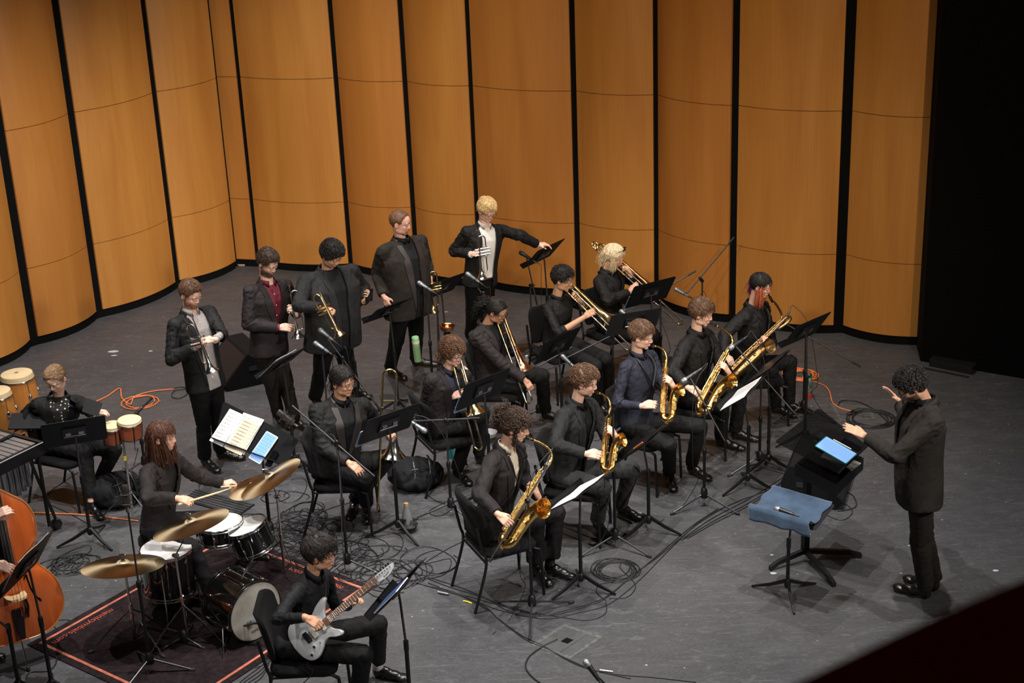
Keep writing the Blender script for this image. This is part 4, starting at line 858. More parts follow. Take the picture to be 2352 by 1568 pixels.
def music_stand(pos,yaw,tilt,label,w=.51,h=.32,hub=None,group=None,mat_=None,legs_yaw=None,name='music_stand',thin=False,tie=.16):
    """pos = desk centre; returns desk frame (x right for the reader, y up the desk, z towards the reader)"""
    yw,tl=R(yaw),R(tilt); n=V((math.cos(yw)*math.cos(tl),math.sin(yw)*math.cos(tl),math.sin(tl))); u=V((-math.sin(yw),math.cos(yw),0)); v=n.cross(u)
    pos=V(pos); D=fr(pos,x=u,y=v); back=pos-n*.035
    hx,hy=(hub if hub else (back.x,back.y)); base=V((hx,hy,0))
    root=empty(name,base,label,'music stand',group)
    d=MB(); slab(d,w,h,.0025,.022,D,-.0015); dk=d.obj('desk',mat_ or M_DESK,root,False)
    l=MB(); l.add([D@V(p) for p in ((-w/2+.02,-h/2,0),(w/2-.02,-h/2,0),(w/2-.02,-h/2,.055),(-w/2+.02,-h/2,.055),(-w/2+.02,-h/2+.003,.0),(w/2-.02,-h/2+.003,.0),(w/2-.02,-h/2+.003,.052),(-w/2+.02,-h/2+.003,.052),(-w/2+.02,-h/2+.012,.055),(w/2-.02,-h/2+.012,.055))],[(0,1,2,3),(7,6,5,4),(3,2,9,8),(8,9,6,7)]); l.obj('ledge',mat_ or M_DESK,dk,False)
    if not thin:
        MB().box((0,.0,-.008),(.19,.135,.012),D).obj('back_plate',M_METB,dk,False)
        for sx in (-1,1): MB().box((sx*.052,.005,-.018),(.042,.030,.012),D).obj('clamp_block',M_STEEL,dk,False)
        MB().tube([D@V((-.085,-.028,-.018)),D@V((.085,-.028,-.018))],.0045,8).obj('pivot_rod',M_STEEL,dk)
    top=D@V((0,-.03,-.028)); mid=V((hx,hy,top.z*.52+.08)); 
    MB().tube([top,V((lerp(top.x,hx,.25),lerp(top.y,hy,.25),top.z-.06)),mid],.0085,10).obj('upper_post',M_METG if not thin else M_METB,root)
    MB().tube([mid+V((0,0,.02)),V((hx,hy,.10))],.0145,12).obj('post',M_METB,root)
    MB().tube([mid+V((0,0,.035)),mid-V((0,0,.035))],.0175,12).obj('collar',M_METB,root)
    MB().lathe([(.010,.145),(.024,.13),(.026,.09),(.018,.07)],14,Matrix.Translation(base),True).obj('hub',M_METB,root)
    a0=R(legs_yaw) if legs_yaw is not None else yw+PI
    for k in range(3):
        a=a0+k*2*PI/3; dd=V((math.cos(a),math.sin(a),0)); s_=dd.cross(V((0,0,1)))
        rings=[]
        for r,z,hh,ww in ((.012,.125,.030,.009),(.14,.062,.022,.010),(.27,.016,.013,.008),(.285,.012,.010,.006)):
            c=base+dd*r+V((0,0,z)); rings.append([c+s_*ww+V((0,0,hh*.5)),c-s_*ww+V((0,0,hh*.5)),c-s_*ww-V((0,0,hh*.5)),c+s_*ww-V((0,0,hh*.5))])
        MB().ring_loft(rings,True).obj('leg',M_METB,root,True,30)
    return D
PAGE_RND=random.Random(5)
def page(D,x,y,w,h,label,m=None,rot=0,lines=True,name='sheet_music',z=.004,group=None,curl=.0):
    F=D@Matrix.Translation((x,y,z))@Matrix.Rotation(R(rot),4,'Z'); b=MB(); K=8; top=[];bt=[]
    P=lambda a,c,zz: F@V((a,c,zz+curl*(c/h+.5)**2+.003*math.sin(a*20)))
    vs=[P(-w/2+w*i/K,-h/2+h*j/K,0) for j in range(K+1) for i in range(K+1)]; vs2=[P(-w/2+w*i/K,-h/2+h*j/K,.0018) for j in range(K+1) for i in range(K+1)]
    q=lambda i,j:j*(K+1)+i
    b.add(vs,[(q(i,j),q(i,j+1),q(i+1,j+1),q(i+1,j)) for i in range(K) for j in range(K)]); b.add(vs2,[(q(i,j),q(i+1,j),q(i+1,j+1),q(i,j+1)) for i in range(K) for j in range(K)])
    edge=[q(i,0) for i in range(K+1)]+[q(K,j) for j in range(1,K+1)]+[q(i,K) for i in range(K-1,-1,-1)]+[q(0,j) for j in range(K-1,0,-1)]
    n0=(K+1)**2; b.f+=[(edge[i],edge[(i+1)%len(edge)],n0+edge[(i+1)%len(edge)],n0+edge[i]) for i in range(len(edge))]; b.mi+=[0]*len(edge)
    if lines:
        b.cur=1; ns=9
        for s in range(ns):
            yy=h*.40-h*.80*s/(ns-1)
            for k in range(3): 
                y1=yy-(k-1)*.0045; b.add([P(a,y1+c_,.0022) for a,c_ in ((-w*.44,-.0005),(w*.44,-.0005),(w*.44,.0005),(-w*.44,.0005))],[(0,1,2,3)])
            for k in range(11):
                a=-w*.40+w*.8*k/10+PAGE_RND.uniform(-.006,.006); c=yy+PAGE_RND.uniform(-.005,.005); b.add([P(a+dx,c+dy,.0024) for dx,dy in ((-.0022,-.0016),(.0022,-.0016),(.0022,.0016),(-.0022,.0016))],[(0,1,2,3)])
                b.add([P(a+dx,c+dy,.0024) for dx,dy in ((.0016,0),(.0024,0),(.0024,.012),(.0016,.012))],[(0,1,2,3)])
    o=b.obj(name,[m or M_PAPER,M_INK],None,True,30); tag(o,label,'sheet music',group); return o
def tablet(D,x,y,w,h,label,rot=0,z=.004,lit=True,name='tablet',cat='tablet',body=None,rows=11,cols=1):
    F=D@Matrix.Translation((x,y,z))@Matrix.Rotation(R(rot),4,'Z'); root=empty(name,F.to_translation(),label,cat)
    b=MB(); slab(b,w,h,.007,.012,F); b.obj('case',body or M_PHONE,root,False)
    s=MB(); slab(s,w*.93,h*.94,.0006,.006,F,.007); so=s.obj('screen',M_SCREEN if lit else M_PHONE,root,False)
    if lit:
        t=MB()
        for c in range(cols):
            for k in range(rows*2):
                yy=h*.44-h*.88*k/(rows*2-1) if cols==1 else h*.42-h*.84*k/(rows*2-1)
                cw=w*.86/cols; x0=-w*.43+cw*c+.004
                t.add([F@V((x0+a,yy+q,.0079)) for a,q in ((0,-.0007),(cw-.012,-.0007),(cw-.012,.0007),(0,.0007))],[(0,1,2,3)])
                if k%2: 
                    for j in range(10): a=x0+.006+(cw-.02)*j/10+PAGE_RND.uniform(0,.006); t.add([F@V((a+p,yy+q,.0079)) for p,q in ((0,-.002),(.003,-.002),(.003,.003),(0,.003))],[(0,1,2,3)])
        t.obj('printed_music',M_SCRINK,so,False)
    return root
def tripod(root,base,spread=.30,zt=.115,a0=90,r=.008,m=None,foot=M_RUB,n=3,hubm=None):
    base=V(base)
    for k in range(n):
        a=R(a0)+k*2*PI/n; d=V((math.cos(a),math.sin(a),0)); o=MB().tube([base+d*.015+V((0,0,zt)),base+d*spread+V((0,0,.012))],r,8).obj('leg',m or M_METG,root)
        MB().caps(base+d*(spread-.022)+V((0,0,.014)),base+d*(spread+.006)+V((0,0,.013)),.0125,.012,8).obj('rubber_foot',foot,o)
    MB().lathe([(.013,zt+.06),(.026,zt+.045),(.034,zt-.02),(.030,zt-.03)],16,Matrix.Translation(base),True).obj('hub',hubm or M_METB,root)
def ztop(base,py):
    lo,hi=0.,3.2
    for _ in range(40):
        m_=(lo+hi)/2
        if PRJ(V((base.x,base.y,m_)))[1]>py: lo=m_
        else: hi=m_
    return (lo+hi)/2
def microphone(A,B,label,grille=M_GREY,body=M_MICG,cable=None,group=None,small=False):
    """A = grille end, B = cable end"""
    A=V(A);B=V(B);d=(B-A).normalized(); B=A+d*(.17 if not small else .13); root=empty('microphone',A,label,'microphone',group)
    M=fr(A,y=(0,.3,1) if abs(d.z)<.9 else (0,1,0),z=d); g=.0245 if not small else .014
    MB().lathe([(.002,-.005),(g*.7,.003),(g,.018),(g,.032),(g*.86,.050)],18,M,True).obj('grille',grille,root)
    MB().lathe([(g*.93,.022),(g*1.06,.026),(g*.93,.031)],18,M).obj('band',M_STEEL,root)
    L=.165 if not small else .12
    MB().lathe([(g*.82,.050),(g*.80,.056),(g*.55,L-.01),(g*.42,L),(.002,L)],18,M,True).obj('body',body,root)
    MB().lathe([(.009,L-.002),(.0095,L+.035),(.005,L+.05)],12,M,True).obj('plug',M_METG,root)
    return root
def cable(pts,label,r=.0032,m=None,cat='cable',group=None,raw=False,name='cable',parent=None):
    p=[V(q) for q in pts]; p=bez(p,7) if not raw else p
    o=MB().tube(p,r,6).obj(name,m or M_CABLE,parent,True,0)
    if not parent: tag(o,label,cat,group)
    return o
def mic_stand(hub,toppy,label,A=None,B=None,dyA=0.,dyB=0.,mic=None,miclabel='',a0=90,spread=.32,r=.0085,grip=True,cablepts=True,grille=M_GREY,micb=M_MICG,side=None,zt=.115,lowr=.0125,small=False,hubpt=None):
    base=G(*hub) if hubpt is None else V(hubpt); z=ztop(base,toppy); root=empty('microphone_stand',base,label,'microphone stand'); top=base+V((0,0,z))
    tripod(root,base,spread,zt,a0)
    zm=z*.55; MB().tube([base+V((0,0,zt)),base+V((0,0,zm))],lowr,10).obj('lower_pole',M_METB,root); MB().tube([base+V((0,0,zm-.02)),top],r,10).obj('upper_pole',M_METG,root)
    MB().lathe([(.012,zm-.03),(.018,zm-.02),(.018,zm+.02),(.012,zm+.03)],12,Matrix.Translation(base),True).obj('clutch',M_METB,root)
    end=top
    if A:
        a=AY(A[0],A[1],base.y+dyA); b=AY(B[0],B[1],base.y+dyB); 
        bo=MB().tube([a,b],.0075,10).obj('boom_arm',M_METG,root); t=(b-a).normalized()
        MB().tube([b-t*.09,b],.0105,10).obj('counter_grip',M_METB,bo); end=a
        # clamp where the boom crosses the pole
        w=top-a; c=a+t*max(0,min((b-a).length,w.dot(t))); MB().caps(top+(c-top)*0,c,.019,.017,10).obj('boom_clamp',M_METB,root)
        MB().tube([c+V((0,-.015,0)),c+V((.02,-.05,.01))],.006,6).obj('knob',M_METB,root)
    if mic:
        ga,gb,dy,dyb=mic; g=AY(*ga,base.y+dy); q=AY(*gb,base.y+dyb); d=(q-g).normalized()
        mm=microphone(g,q,miclabel,grille,micb,small=small)
        c=g+d*(.10 if not small else .07); MB().tube([c-d*.022,c+d*.022],.0165,10).obj('microphone_clip',M_METB,root); MB().tube([c,end],.006,8).obj('swivel',M_METB,root)
        if cablepts:
            e=g+d*(.21 if not small else .16); s_=V((side or .09,-.03,0)); mid=base+V((0,0,z*.45))
            cable([e,e+d*.06+V((0,0,.0)),lerp(e,top,.5)+s_*.8+V((0,0,-.02)),mid+s_,base+V((s_.x*.6,-.02,.25)),base+s_*2.2+V((0,0,.006)),base+s_*5+V((.1,-.1,.005))],'cable hanging from the '+miclabel)
    return root,top,base
def tube_circ(c,u,v,r,n=16,a0=0,a1=2*PI): return [c+u*r*math.cos(a0+(a1-a0)*i/n)+v*r*math.sin(a0+(a1-a0)*i/n) for i in range(n+1)]
SAX={'alto':(.50,.0125,.026,.055,.078,.25,.045),'tenor':(.66,.0145,.032,.068,.098,.33,.062),'baritone':(.90,.018,.036,.078,.120,.50,.05)}
def saxophone(kind,T,B,bell_hint,mouth,label,m=M_GOLD,hook=None,rollX=None):
    L,r0,r1,rb,dx,hb,bend=SAX[kind]; T=V(T);B=V(B);ax=(T-B).normalized(); sc=(T-B).length/L; sc=max(.85,min(1.2,sc)); B=T-ax*L*sc
    bx=V(bell_hint); M=fr(B,x=(bx-ax*bx.dot(ax)),z=ax); M=M@Matrix.Scale(sc,4); P=lambda *a: M@V(a)
    root=empty('saxophone',B,label,'saxophone')
    pts=[];rs=[]; rbow=dx/2; n=10
    for i in range(13): t=i/12; pts.append(P(0,0,L-(L-rbow-.01)*t)); rs.append((r0+(r1*.86-r0)*t)*sc)
    for i in range(1,n+1): a=PI*i/n; pts.append(P(rbow-rbow*math.cos(a),0,rbow+.01-rbow*math.sin(a))); rs.append((r1*.86+(r1*1.05-r1*.86)*i/n)*sc)
    MB().tube(pts[:13],rs[:13],20).obj('body_tube',m,root); MB().tube(pts[12:],rs[12:],20).obj('bow',m,root)
    be=[];br=[]
    prof=((0,r1*1.05),(.25,r1*1.10),(.5,r1*1.20),(.70,r1*1.38),(.84,rb*.72),(.93,rb*.86),(.98,rb*.98),(1.,rb*1.04))
    for (t,r_),ox,oz in zip(prof,(0,0,.02,.14,.34,.60,.86,1.),(0,.27,.54,.76,.90,.965,.99,1.)): be.append(P(dx+bend*1.5*ox,-.35*bend*ox,rbow+.01+(hb-rbow)*oz)); br.append(r_*sc)
    be_,br_=be[:],br[:]
    # inner wall of the bell so that it reads as an open horn
    ln=be[-1]-be[-2]; ln.normalize(); be_.append(be[-1]+ln*.003); br_.append(br[-1]*1.035); be_.append(be[-1]+ln*.0035); br_.append(br[-1]*.99)
    for k in (-2,-3,-4,-5,-6,-7): be_.append(be[k]); br_.append(br[k]*.93)
    MB().tube(be_,br_,28).obj('bell',m,root)
    MB().tube([p for p in tube_circ(P(dx,0,rbow+.012),(M.to_3x3()@V((1,0,0))).normalized(),(M.to_3x3()@V((0,1,0))).normalized(),r1*1.1*sc,20)][:-1],.004*sc,6,closed=True).obj('bell_ring',m,root)
    MB().tube([p for p in tube_circ(P(0,0,rbow+.012),(M.to_3x3()@V((1,0,0))).normalized(),(M.to_3x3()@V((0,1,0))).normalized(),r1*.92*sc,20)][:-1],.004*sc,6,closed=True).obj('bow_ring',m,root)
    MB().tube([P(r1,0,hb*.62),P(dx-r1,0,hb*.62)],.004*sc,8).obj('brace',m,root)
    rnd=random.Random(len(label))
    # key cups down the stack and on the bell
    ncup=18
    cupm=MB().lathe([(.0001,0),(.9,0),(1.,.15),(.96,.42),(.5,.5),(.0001,.52)],14,None,True).mesh('key_cup',m)
    def cup(p,nn,r_):
        o=bpy.data.objects.new('key_cup',cupm); COL.objects.link(o); o.matrix_basis=fr(p,y=(.3,.2,1) if abs(nn.z)<.8 else (1,0,0),z=nn)@Matrix.Diagonal((r_,r_,r_*.6,1)); attach(o,root)
    R3=M.to_3x3()
    for i in range(ncup):
        t=(i+.5)/ncup; z=L*(.93-.80*t); rr=(r0+(r1*.86-r0)*(1-z/L)); a=R(62+rnd.uniform(-14,14)) if i%3 else R(100)
        for sgn in (1,):
            nn=(R3@V((math.cos(a)*.6,-math.sin(a),0))).normalized(); p=P(0,0,z)+nn*(rr*sc+.005); cup(p,nn,(.0085+.010*t)*sc*(1.15 if kind!='alto' else 1))
            if i%2: nn2=(R3@V((-.75,-.5,0))).normalized(); cup(P(0,0,z)+nn2*(rr*sc+.005),nn2,(.007+.006*t)*sc)
    for z,a in ((.42,-60),(.62,-75),(.3,-50)):
        nn=(R3@V((math.cos(R(a)),math.sin(R(a)),0))).normalized(); cup(P(dx+bend*z**2.2,0,rbow+(hb-rbow)*z)+nn*(r1*(1.05+.25*z)*sc),nn,.019*sc)
    nn=(R3@V((0,-.3,-1))).normalized(); cup(P(rbow,-.002,0.0)+nn*(r1*.9*sc),nn,.020*sc)
    for a,z0,z1 in ((-120,.15,.60),(-95,.5,.97),(-55,.12,.95),(-150,.30,.9),(-20,.45,.9)):
        dd=(R3@V((math.cos(R(a)),math.sin(R(a)),0))).normalized(); q0=(r0+(r1*.86-r0)*(1-z0))*sc+.011; q1=(r0+(r1*.86-r0)*(1-z1))*sc+.011
        k=MB().tube([P(0,0,L*z0)+dd*q0,P(0,0,L*z1)+dd*q1],.0026*sc,8).obj('key_rod',m,root)
        for s in range(5): z=lerp(z0,z1,s/4); q=lerp(q0,q1,s/4); MB().tube([P(0,0,L*z)+dd*(q-.014),P(0,0,L*z)+dd*q],.0028,6).obj('key_post',m,k)
    for z in (.30,.42,.58,.70):
        MB().tube([P(dx*.15,-r1*1.1,L*z*.8),P(dx*.45,-r1*1.5,L*z*.8+.01),P(dx*.5,-r1*1.3,L*z*.8+.04)],.0022*sc,6).obj('key_arm',m,root)
    # neck, mouthpiece
    mo=V(mouth); c1=T+ax*.05*sc
    if kind=='baritone':
        u=-(R3@V((1,0,0))).normalized(); lp=[T,T+ax*.03,T+ax*.055-u*.025,T+ax*.03-u*.065,T-ax*.03-u*.07,T-ax*.10-u*.05]
        MB().tube(bez(lp,6),.016*sc,14).obj('top_loop',m,root); c1=T+ax*.02+u*.05; st=T-ax*.03+u*.02
        MB().tube(bez([st,c1+V((0,0,.03)),lerp(c1,mo,.45)+V((0,0,.035)),lerp(c1,mo,.8)],7),[.013]*8+[.011]*7+[.009]*7,12).obj('neck',m,root) if False else MB().tube(bez([st,c1+V((0,0,.03)),lerp(c1,mo,.45)+V((0,0,.035)),lerp(c1,mo,.72)],7),.0105,12).obj('neck',m,root)
        mp0=lerp(c1,mo,.66)
    else:
        back=(mo-T); cr=T+ax*.075*sc+back*.22; path=bez([T-ax*.01,T+ax*.045*sc,cr,lerp(cr,mo,.5)+ax*.012,lerp(cr,mo,.80)],7); nn_=len(path)
        MB().tube(path,[lerp(r0*1.02,.0062,i/(nn_-1))*sc for i in range(nn_)],14).obj('neck',m,root); mp0=path[-5]
        MB().tube([T-ax*.012,T+ax*.012],r0*1.25*sc,16).obj('neck_collar',m,root)
    d=(mo-mp0).normalized(); MB().tube([mp0,mp0+d*.02],.0088,12).obj('cork',mat('cork',(.45,.28,.15),.8),root)
    MB().tube([mp0+d*.012,mp0+d*.05,mo+d*.012],[.0125,.0125,.0055],14).obj('mouthpiece',M_EBONY,root); MB().tube([lerp(mp0,mo,.50),lerp(mp0,mo,.70)],.0138,14).obj('ligature',m,root)
    if hook: MB().tube(bez([hook,(V(hook)+P(-r1,0,L*.55))/2+V((0,0,-.02)),P(-r1,0,L*.55)],5),.0025,6).obj('strap_cord',M_METB,root)
    return root
def trombone(mouth,end,bellhint,label,m=M_BRASS,slide=M_SILVER,bellm=None,bass=False,wid=.11,back=.25,bl=.50,closed=False):
    """mouth = mouthpiece rim, end = slide bow, bellhint = direction from slide to bell section"""
    O=V(mouth); E=V(end); ax=(E-O).normalized(); L=(E-O).length; x=V(bellhint); M=fr(O,x=x-ax*x.dot(ax),z=ax); P=lambda *a:M@V(a)
    root=empty('trombone',O,label,'trombone'); w=.085
    MB().lathe([(.0125,0),(.0115,.003),(.006,.018),(.0052,.055),(.008,.075)],16,M,True).obj('mouthpiece',M_SILVER,root)
    for y,nm in ((0,'slide_tube'),(-w,'slide_tube')):
        MB().tube([P(0,y,.06),P(0,y,L*.30)],.0072,12).obj('inner_slide',slide,root); MB().tube([P(0,y,L*.26),P(0,y,L-w/2)],.0088,12).obj('outer_slide',slide,root)
    MB().tube([P(0,-w/2+w/2*math.cos(a),L-w/2+w/2*math.sin(a)) for a in [PI*i/10 for i in range(11)]],.0090,12).obj('slide_bow',m,root)
    for z in (.075,.115,L*.29): MB().tube([P(0,0,z),P(0,-w,z)],.0045,8).obj('slide_brace',m,root)
    for z in (.09,L*.28):
        for y in (0,-w): MB().tube([P(0,y,z-.02),P(0,y,z+.015)],.0115,12).obj('ferrule',m,root)
    # bell section
    pts=[P(0,-w,.07),P(0,-w,.03),P(0,-w,-.02),P(0,-w,-back+wid/2)]
    pts+=[P(wid/2-wid/2*math.cos(a),-w,-back+wid/2-wid/2*math.sin(a)) for a in [PI*i/12 for i in range(1,13)]]
    MB().tube(pts,[.0095]*4+[.0100+.0012*i/12 for i in range(12)],12).obj('tuning_slide',m,root)
    prof=[(-back+wid/2,.0112),(-.02,.013),(.12,.0165),(.24,.022),(.33,.030),(.40,.043),(.445,.062),(.475,.085),(.492,.102),(.50,.108)]
    if bass: prof=[(z,r*1.13) for z,r in prof]
    rr=[(z+bl-.50 if z>0 else z,r) for z,r in prof]; inn=[(z,r*.965) for z,r in rr[::-1][:7]]
    MB().tube([P(wid,-w,z) for z,r in rr]+[P(wid,-w,rr[-1][0]+.002)]+[P(wid,-w,z+.001) for z,r in inn],[r for z,r in rr]+[rr[-1][1]*.985]+[r for z,r in inn],30).obj('bell',bellm or m,root)
    for z in (-.03,.10): MB().tube([P(0,-w,z),P(wid,-w,z)],.0042,8).obj('bell_brace',m,root)
    if bass:
        for k,(dz,dw) in enumerate(((0,.0),(.035,.03))):
            q=[P(.02+dw*.3,-w-.03,-.02),P(.02+dw*.3,-w-.03,-back-.02+dz)]+[P(wid*.5-(wid*.5-.02-dw*.3)*math.cos(a),-w-.03,-back-.02+dz-.04*math.sin(a)) for a in [PI*i/8 for i in range(1,9)]]+[P(wid-.02-dw*.3,-w-.03,-.05)]
            MB().tube(q,.008,10).obj('attachment_tubing',m,root)
        MB().lathe([(.001,0),(.026,0),(.026,.05),(.001,.05)],16,fr(P(.03,-w-.045,.0),x=M.to_3x3()@V((0,0,1)),y=M.to_3x3()@V((1,0,0))),False).obj('rotor',m,root)
    else: MB().tube([P(wid*.5,-w,-back-.002),P(wid*.5,-w,-back+.055)],.003,6).obj('tuning_brace',m,root)
    return root
def trumpet(mouth,bell,up,label,m=M_SILVER,L=.48):
    O=V(mouth); ax=(V(bell)-O).normalized(); u=V(up); M=fr(O,y=u-ax*u.dot(ax),z=ax); P=lambda *a:M@V(a); k=(V(bell)-O).length/L; k=max(.9,min(1.15,k)); M=M@Matrix.Scale(k,4); P=lambda *a:M@V(a)
    root=empty('trumpet',O,label,'trumpet'); a_=.022; t=.0062*k
    MB().lathe([(.0128,0),(.0125,.004),(.0065,.020),(.0042,.05),(.006,.085)],16,M,True).obj('mouthpiece',M_SILVER,root)
    MB().tube([P(0,0,.07),P(0,0,.385)]+[P(0,-.029+.029*math.cos(q),.385+.029*math.sin(q)) for q in [PI*i/10 for i in range(1,11)]]+[P(0,-.058,.27)],t,12).obj('lead_pipe',m,root)
    MB().tube([P(-a_,-.075,.20),P(-a_,-.075,.10)]+[P(-a_,-.0375-.0375*math.cos(q),.10-.0375*math.sin(q)) for q in [PI*i/10 for i in range(1,11)]]+[P(-a_,0,.2)],t*1.05,12).obj('bell_bow',m,root)
    pr=[(.19,.0068),(.30,.0085),(.37,.0125),(.42,.020),(.45,.032),(.468,.046),(.478,.057),(.481,.0615)]; inn=[(z,r*.95) for z,r in pr[::-1][:6]]
    MB().tube([P(-a_,0,z) for z,r in pr+inn],[r*k for z,r in pr+inn],26).obj('bell',m,root)
    for i in range(3):
        z=.185+.030*i; v=MB().tube([P(-a_*.5,.012,z),P(-a_*.5,-.098,z)],.0105*k,16).obj('valve_casing',m,root)
        MB().tube([P(-a_*.5,.012,z),P(-a_*.5,.040,z)],.0028*k,8).obj('valve_stem',m,v); MB().tube([P(-a_*.5,.040,z),P(-a_*.5,.045,z)],.0085*k,12).obj('finger_button',m,v); MB().tube([P(-a_*.5,-.098,z),P(-a_*.5,-.105,z)],.009*k,12).obj('bottom_cap',m,v)
    MB().tube([P(.01,-.03,.245),P(.05,-.03,.245)]+[P(.05+.012*math.sin(q),-.042+.012*math.cos(q),.245) for q in [PI*i/6 for i in range(1,7)]]+[P(.01,-.054,.245)],.0052*k,10).obj('third_slide',m,root)
    MB().tube([P(-.03,-.04,.185),P(-.055,-.04,.185)]+[P(-.055,-.04-.02*i/3,.185) for i in range(1,4)]+[P(-.02,-.06,.185)],.0050*k,10).obj('first_slide',m,root)
    for z in (.15,.32): MB().tube([P(0,0,z),P(-a_,0,z)],.003,6).obj('brace',m,root)
    return root
def drum(C,axis,r,depth,label,shell=M_DRUMB,head=M_HEAD,lugs=8,cat='drum',name='drum',hoop=M_CHROME,root=None,reso=None):
    C=V(C); ax=V(axis).normalized(); M=fr(C,y=(0,1,.01) if abs(ax.y)<.9 else (0,0,1),z=ax); P=lambda a,q,z: M@V((q*math.cos(a),q*math.sin(a),z))
    root=root or empty(name,C,label,cat)
    MB().lathe([(r*.985,-.006),(r*.985,-depth+.006)],40,M).obj('shell',shell,root)
    MB().lathe([(.001,-.003),(r*.93,-.003),(r*.975,-.004),(r*.985,-.012)],40,M).obj('drum_head',head,root)
    MB().lathe([(.001,-depth+.003),(r*.93,-depth+.003),(r*.985,-depth+.01)],40,M).obj('bottom_head',reso or head,root)
    for z0,z1 in ((.004,-.020),(-depth+.020,-depth-.004)): MB().lathe([(r*.975,z0-.002),(r*.99,z0),(r*1.012,z0-.003),(r*1.012,z1+.003),(r*1.03,z1),(r*.99,z1)],40,M).obj('hoop',hoop,root)
    for i in range(lugs):
        a=2*PI*i/lugs+.2; MB().tube([P(a,r*1.045,-.002),P(a,r*1.045,-depth+.002)],.0028,6).obj('tension_rod',M_CHROME,root)
        for z in (-.06,-depth+.06) if depth>.15 else (-depth/2,): MB().caps(P(a,r*1.01,z-.012),P(a,r*1.01,z+.012),.011,.011,8).obj('lug',M_CHROME,root)
    return root
def cymbal(C,n,r,label,dome=.03,name='cymbal'):
    C=V(C); M=fr(C,y=(0,1,.01),z=V(n)); prof=[(.006,.0),(r*.10,-.004),(r*.17,-.018),(r*.20,-.024),(r*.5,-.030),(r*.8,-.039),(r,-.050),(r,-.0515),(r*.8,-.0405),(r*.5,-.0315),(r*.20,-.0255),(r*.10,-.006),(.006,-.0015)]
    root=empty(name,C,label,'cymbal'); o=MB().lathe(prof,56).obj('bronze_plate',cym_mat()); o.matrix_basis=M; attach(o,root); return root
def cym_mat():
    if 'cym2' in MATS: return MATS['cym2']
    m=mat('cym2',(.66,.52,.32),.34,1.); nt=m.node_tree; N=nt.nodes; L=nt.links; b=N['Principled BSDF']
    b.inputs['Anisotropic'].default_value=.85; b.inputs['Anisotropic Rotation'].default_value=.0
    tg=N.new('ShaderNodeTangent'); tg.direction_type='RADIAL'; tg.axis='Z'; L.new(tg.outputs[0],b.inputs['Tangent'])
    return m
# ---------------- placing everything ----------------
PP=PEOPLE
# chairs under the seated players
proto=make_chair(); reg(proto); first=True
CHAIRS=[('percussionist','black padded chair under the percussionist in the dotted top',0),('trombone_resting','black padded chair under the resting trombonist in glasses',0),('trombone_curly','black padded chair under the curly-haired trombonist',0),('trombone_ponytail','black padded chair under the trombonist with the long ponytail',0),('trombone_black_shirt','black padded chair under the trombonist with rolled sleeves',0),('trombone_blonde','black padded chair under the pale blond bass trombonist',0),('sax_front','black padded chair under the curly-haired front saxophonist',0),('sax_charcoal','black padded chair under the saxophonist in charcoal suit',0),('sax_navy','black padded chair under the saxophonist in navy shirt',0),('sax_suit','black padded chair under the saxophonist with swept brown hair',0),('sax_pink','black padded chair under the baritone saxophonist',0),('guitarist','black padded chair under the boy with the guitar',0)]
for key,lab,dy in CHAIRS:
    p=PP[key]; yw=p['yaw']; H=p['H']; k=(p['kn']['R']+p['kn']['L'])/2-H; k.z=0; yw=math.atan2(k.y,k.x) if k.length>.1 else yw
    d=V((math.cos(yw),math.sin(yw),0)); c=V((H.x,H.y,0))+d*.07; M=Matrix.Translation(c)@Matrix.Rotation(yw-PI/2,4,'Z')
    if first: o=proto; inv=None; first=False; proto.matrix_basis=M; o['label']=lab
    else: o=copy_tree(proto,M,None,lab)
    o['group']='orchestra chairs under the seated players'
# ---- music stands (desk pose solved from the photograph's desk corners) ----
D={}
def ms(key,pos,yaw,tilt,label,**k): D[key]=music_stand(pos,yaw,tilt,label,**k); return D[key]
ms('perc',(-3.61,11.37,1.0),108,30,'black music stand in front of the percussionist, back of its desk to us',legs_yaw=200)
ms('tpA',G(650,832,1.05),150,50,'black music stand seen edge-on between the two silver trumpet players')
ms('tpB',G(800,732,1.10),162,38,'black music stand holding a white mute below the large man with the phone')
ms('tpC',(-1.17,13.83,1.07),134,50,'black music stand in front of the balding trumpet player, left of the bottle')
ms('tpD',G(1013,660,1.12),135,42,'black music stand right behind the grey microphone by the balding man')
ms('tpE',G(1249,582,1.15),143,42,'black music stand the blond man is touching')
ms('tbA',(-1.03,11.27,1.0),128,31,'black music stand before the resting trombonist, beside the mute on the floor')
ms('tbB',(-.26,11.82,1.04),132,27,'black music stand before the curly-haired trombonist')
ms('tbC',(.42,13.08,.92),137,31,'black music stand between the ponytailed trombonist and the charcoal suit')
ms('tbD',(1.14,13.24,1.06),108,32,'silver-edged black music stand directly behind the navy shirt saxophonist',mat_=mat('silver_edged_desk',(.012,.012,.013),.3,spec=.6))
ms('tbE',(1.38,14.06,1.06),121,31,'rearmost black music stand, before the pale blond trombonist')
ms('bari',(2.64,12.7,1.12),132,35,'rightmost black music stand, behind the baritone saxophone microphone')
ms('folio',G(1764,844,.97),150,50,'black music stand holding a dark folder before the swept-hair saxophonist')
ms('paper',G(1709,901,.95),152,53,'black music stand with a long white sheet, nearest the towel-covered stand',hub=tuple(G(1717,1120))[:2])
ms('altA',G(1478,1016,.90),150,51,'black music stand in front of the navy shirt saxophonist with an orange pencil',hub=tuple(G(1490,1218))[:2],legs_yaw=215)
ms('altB',G(1335,1126,.90),146,55,'black music stand with white sheets between the two front saxophonists',w=.56,hub=tuple(G(1335,1352))[:2],legs_yaw=215)
ms('gtr',G(915,1352,1.0),160,42,'black music stand with a blue tablet before the guitarist')
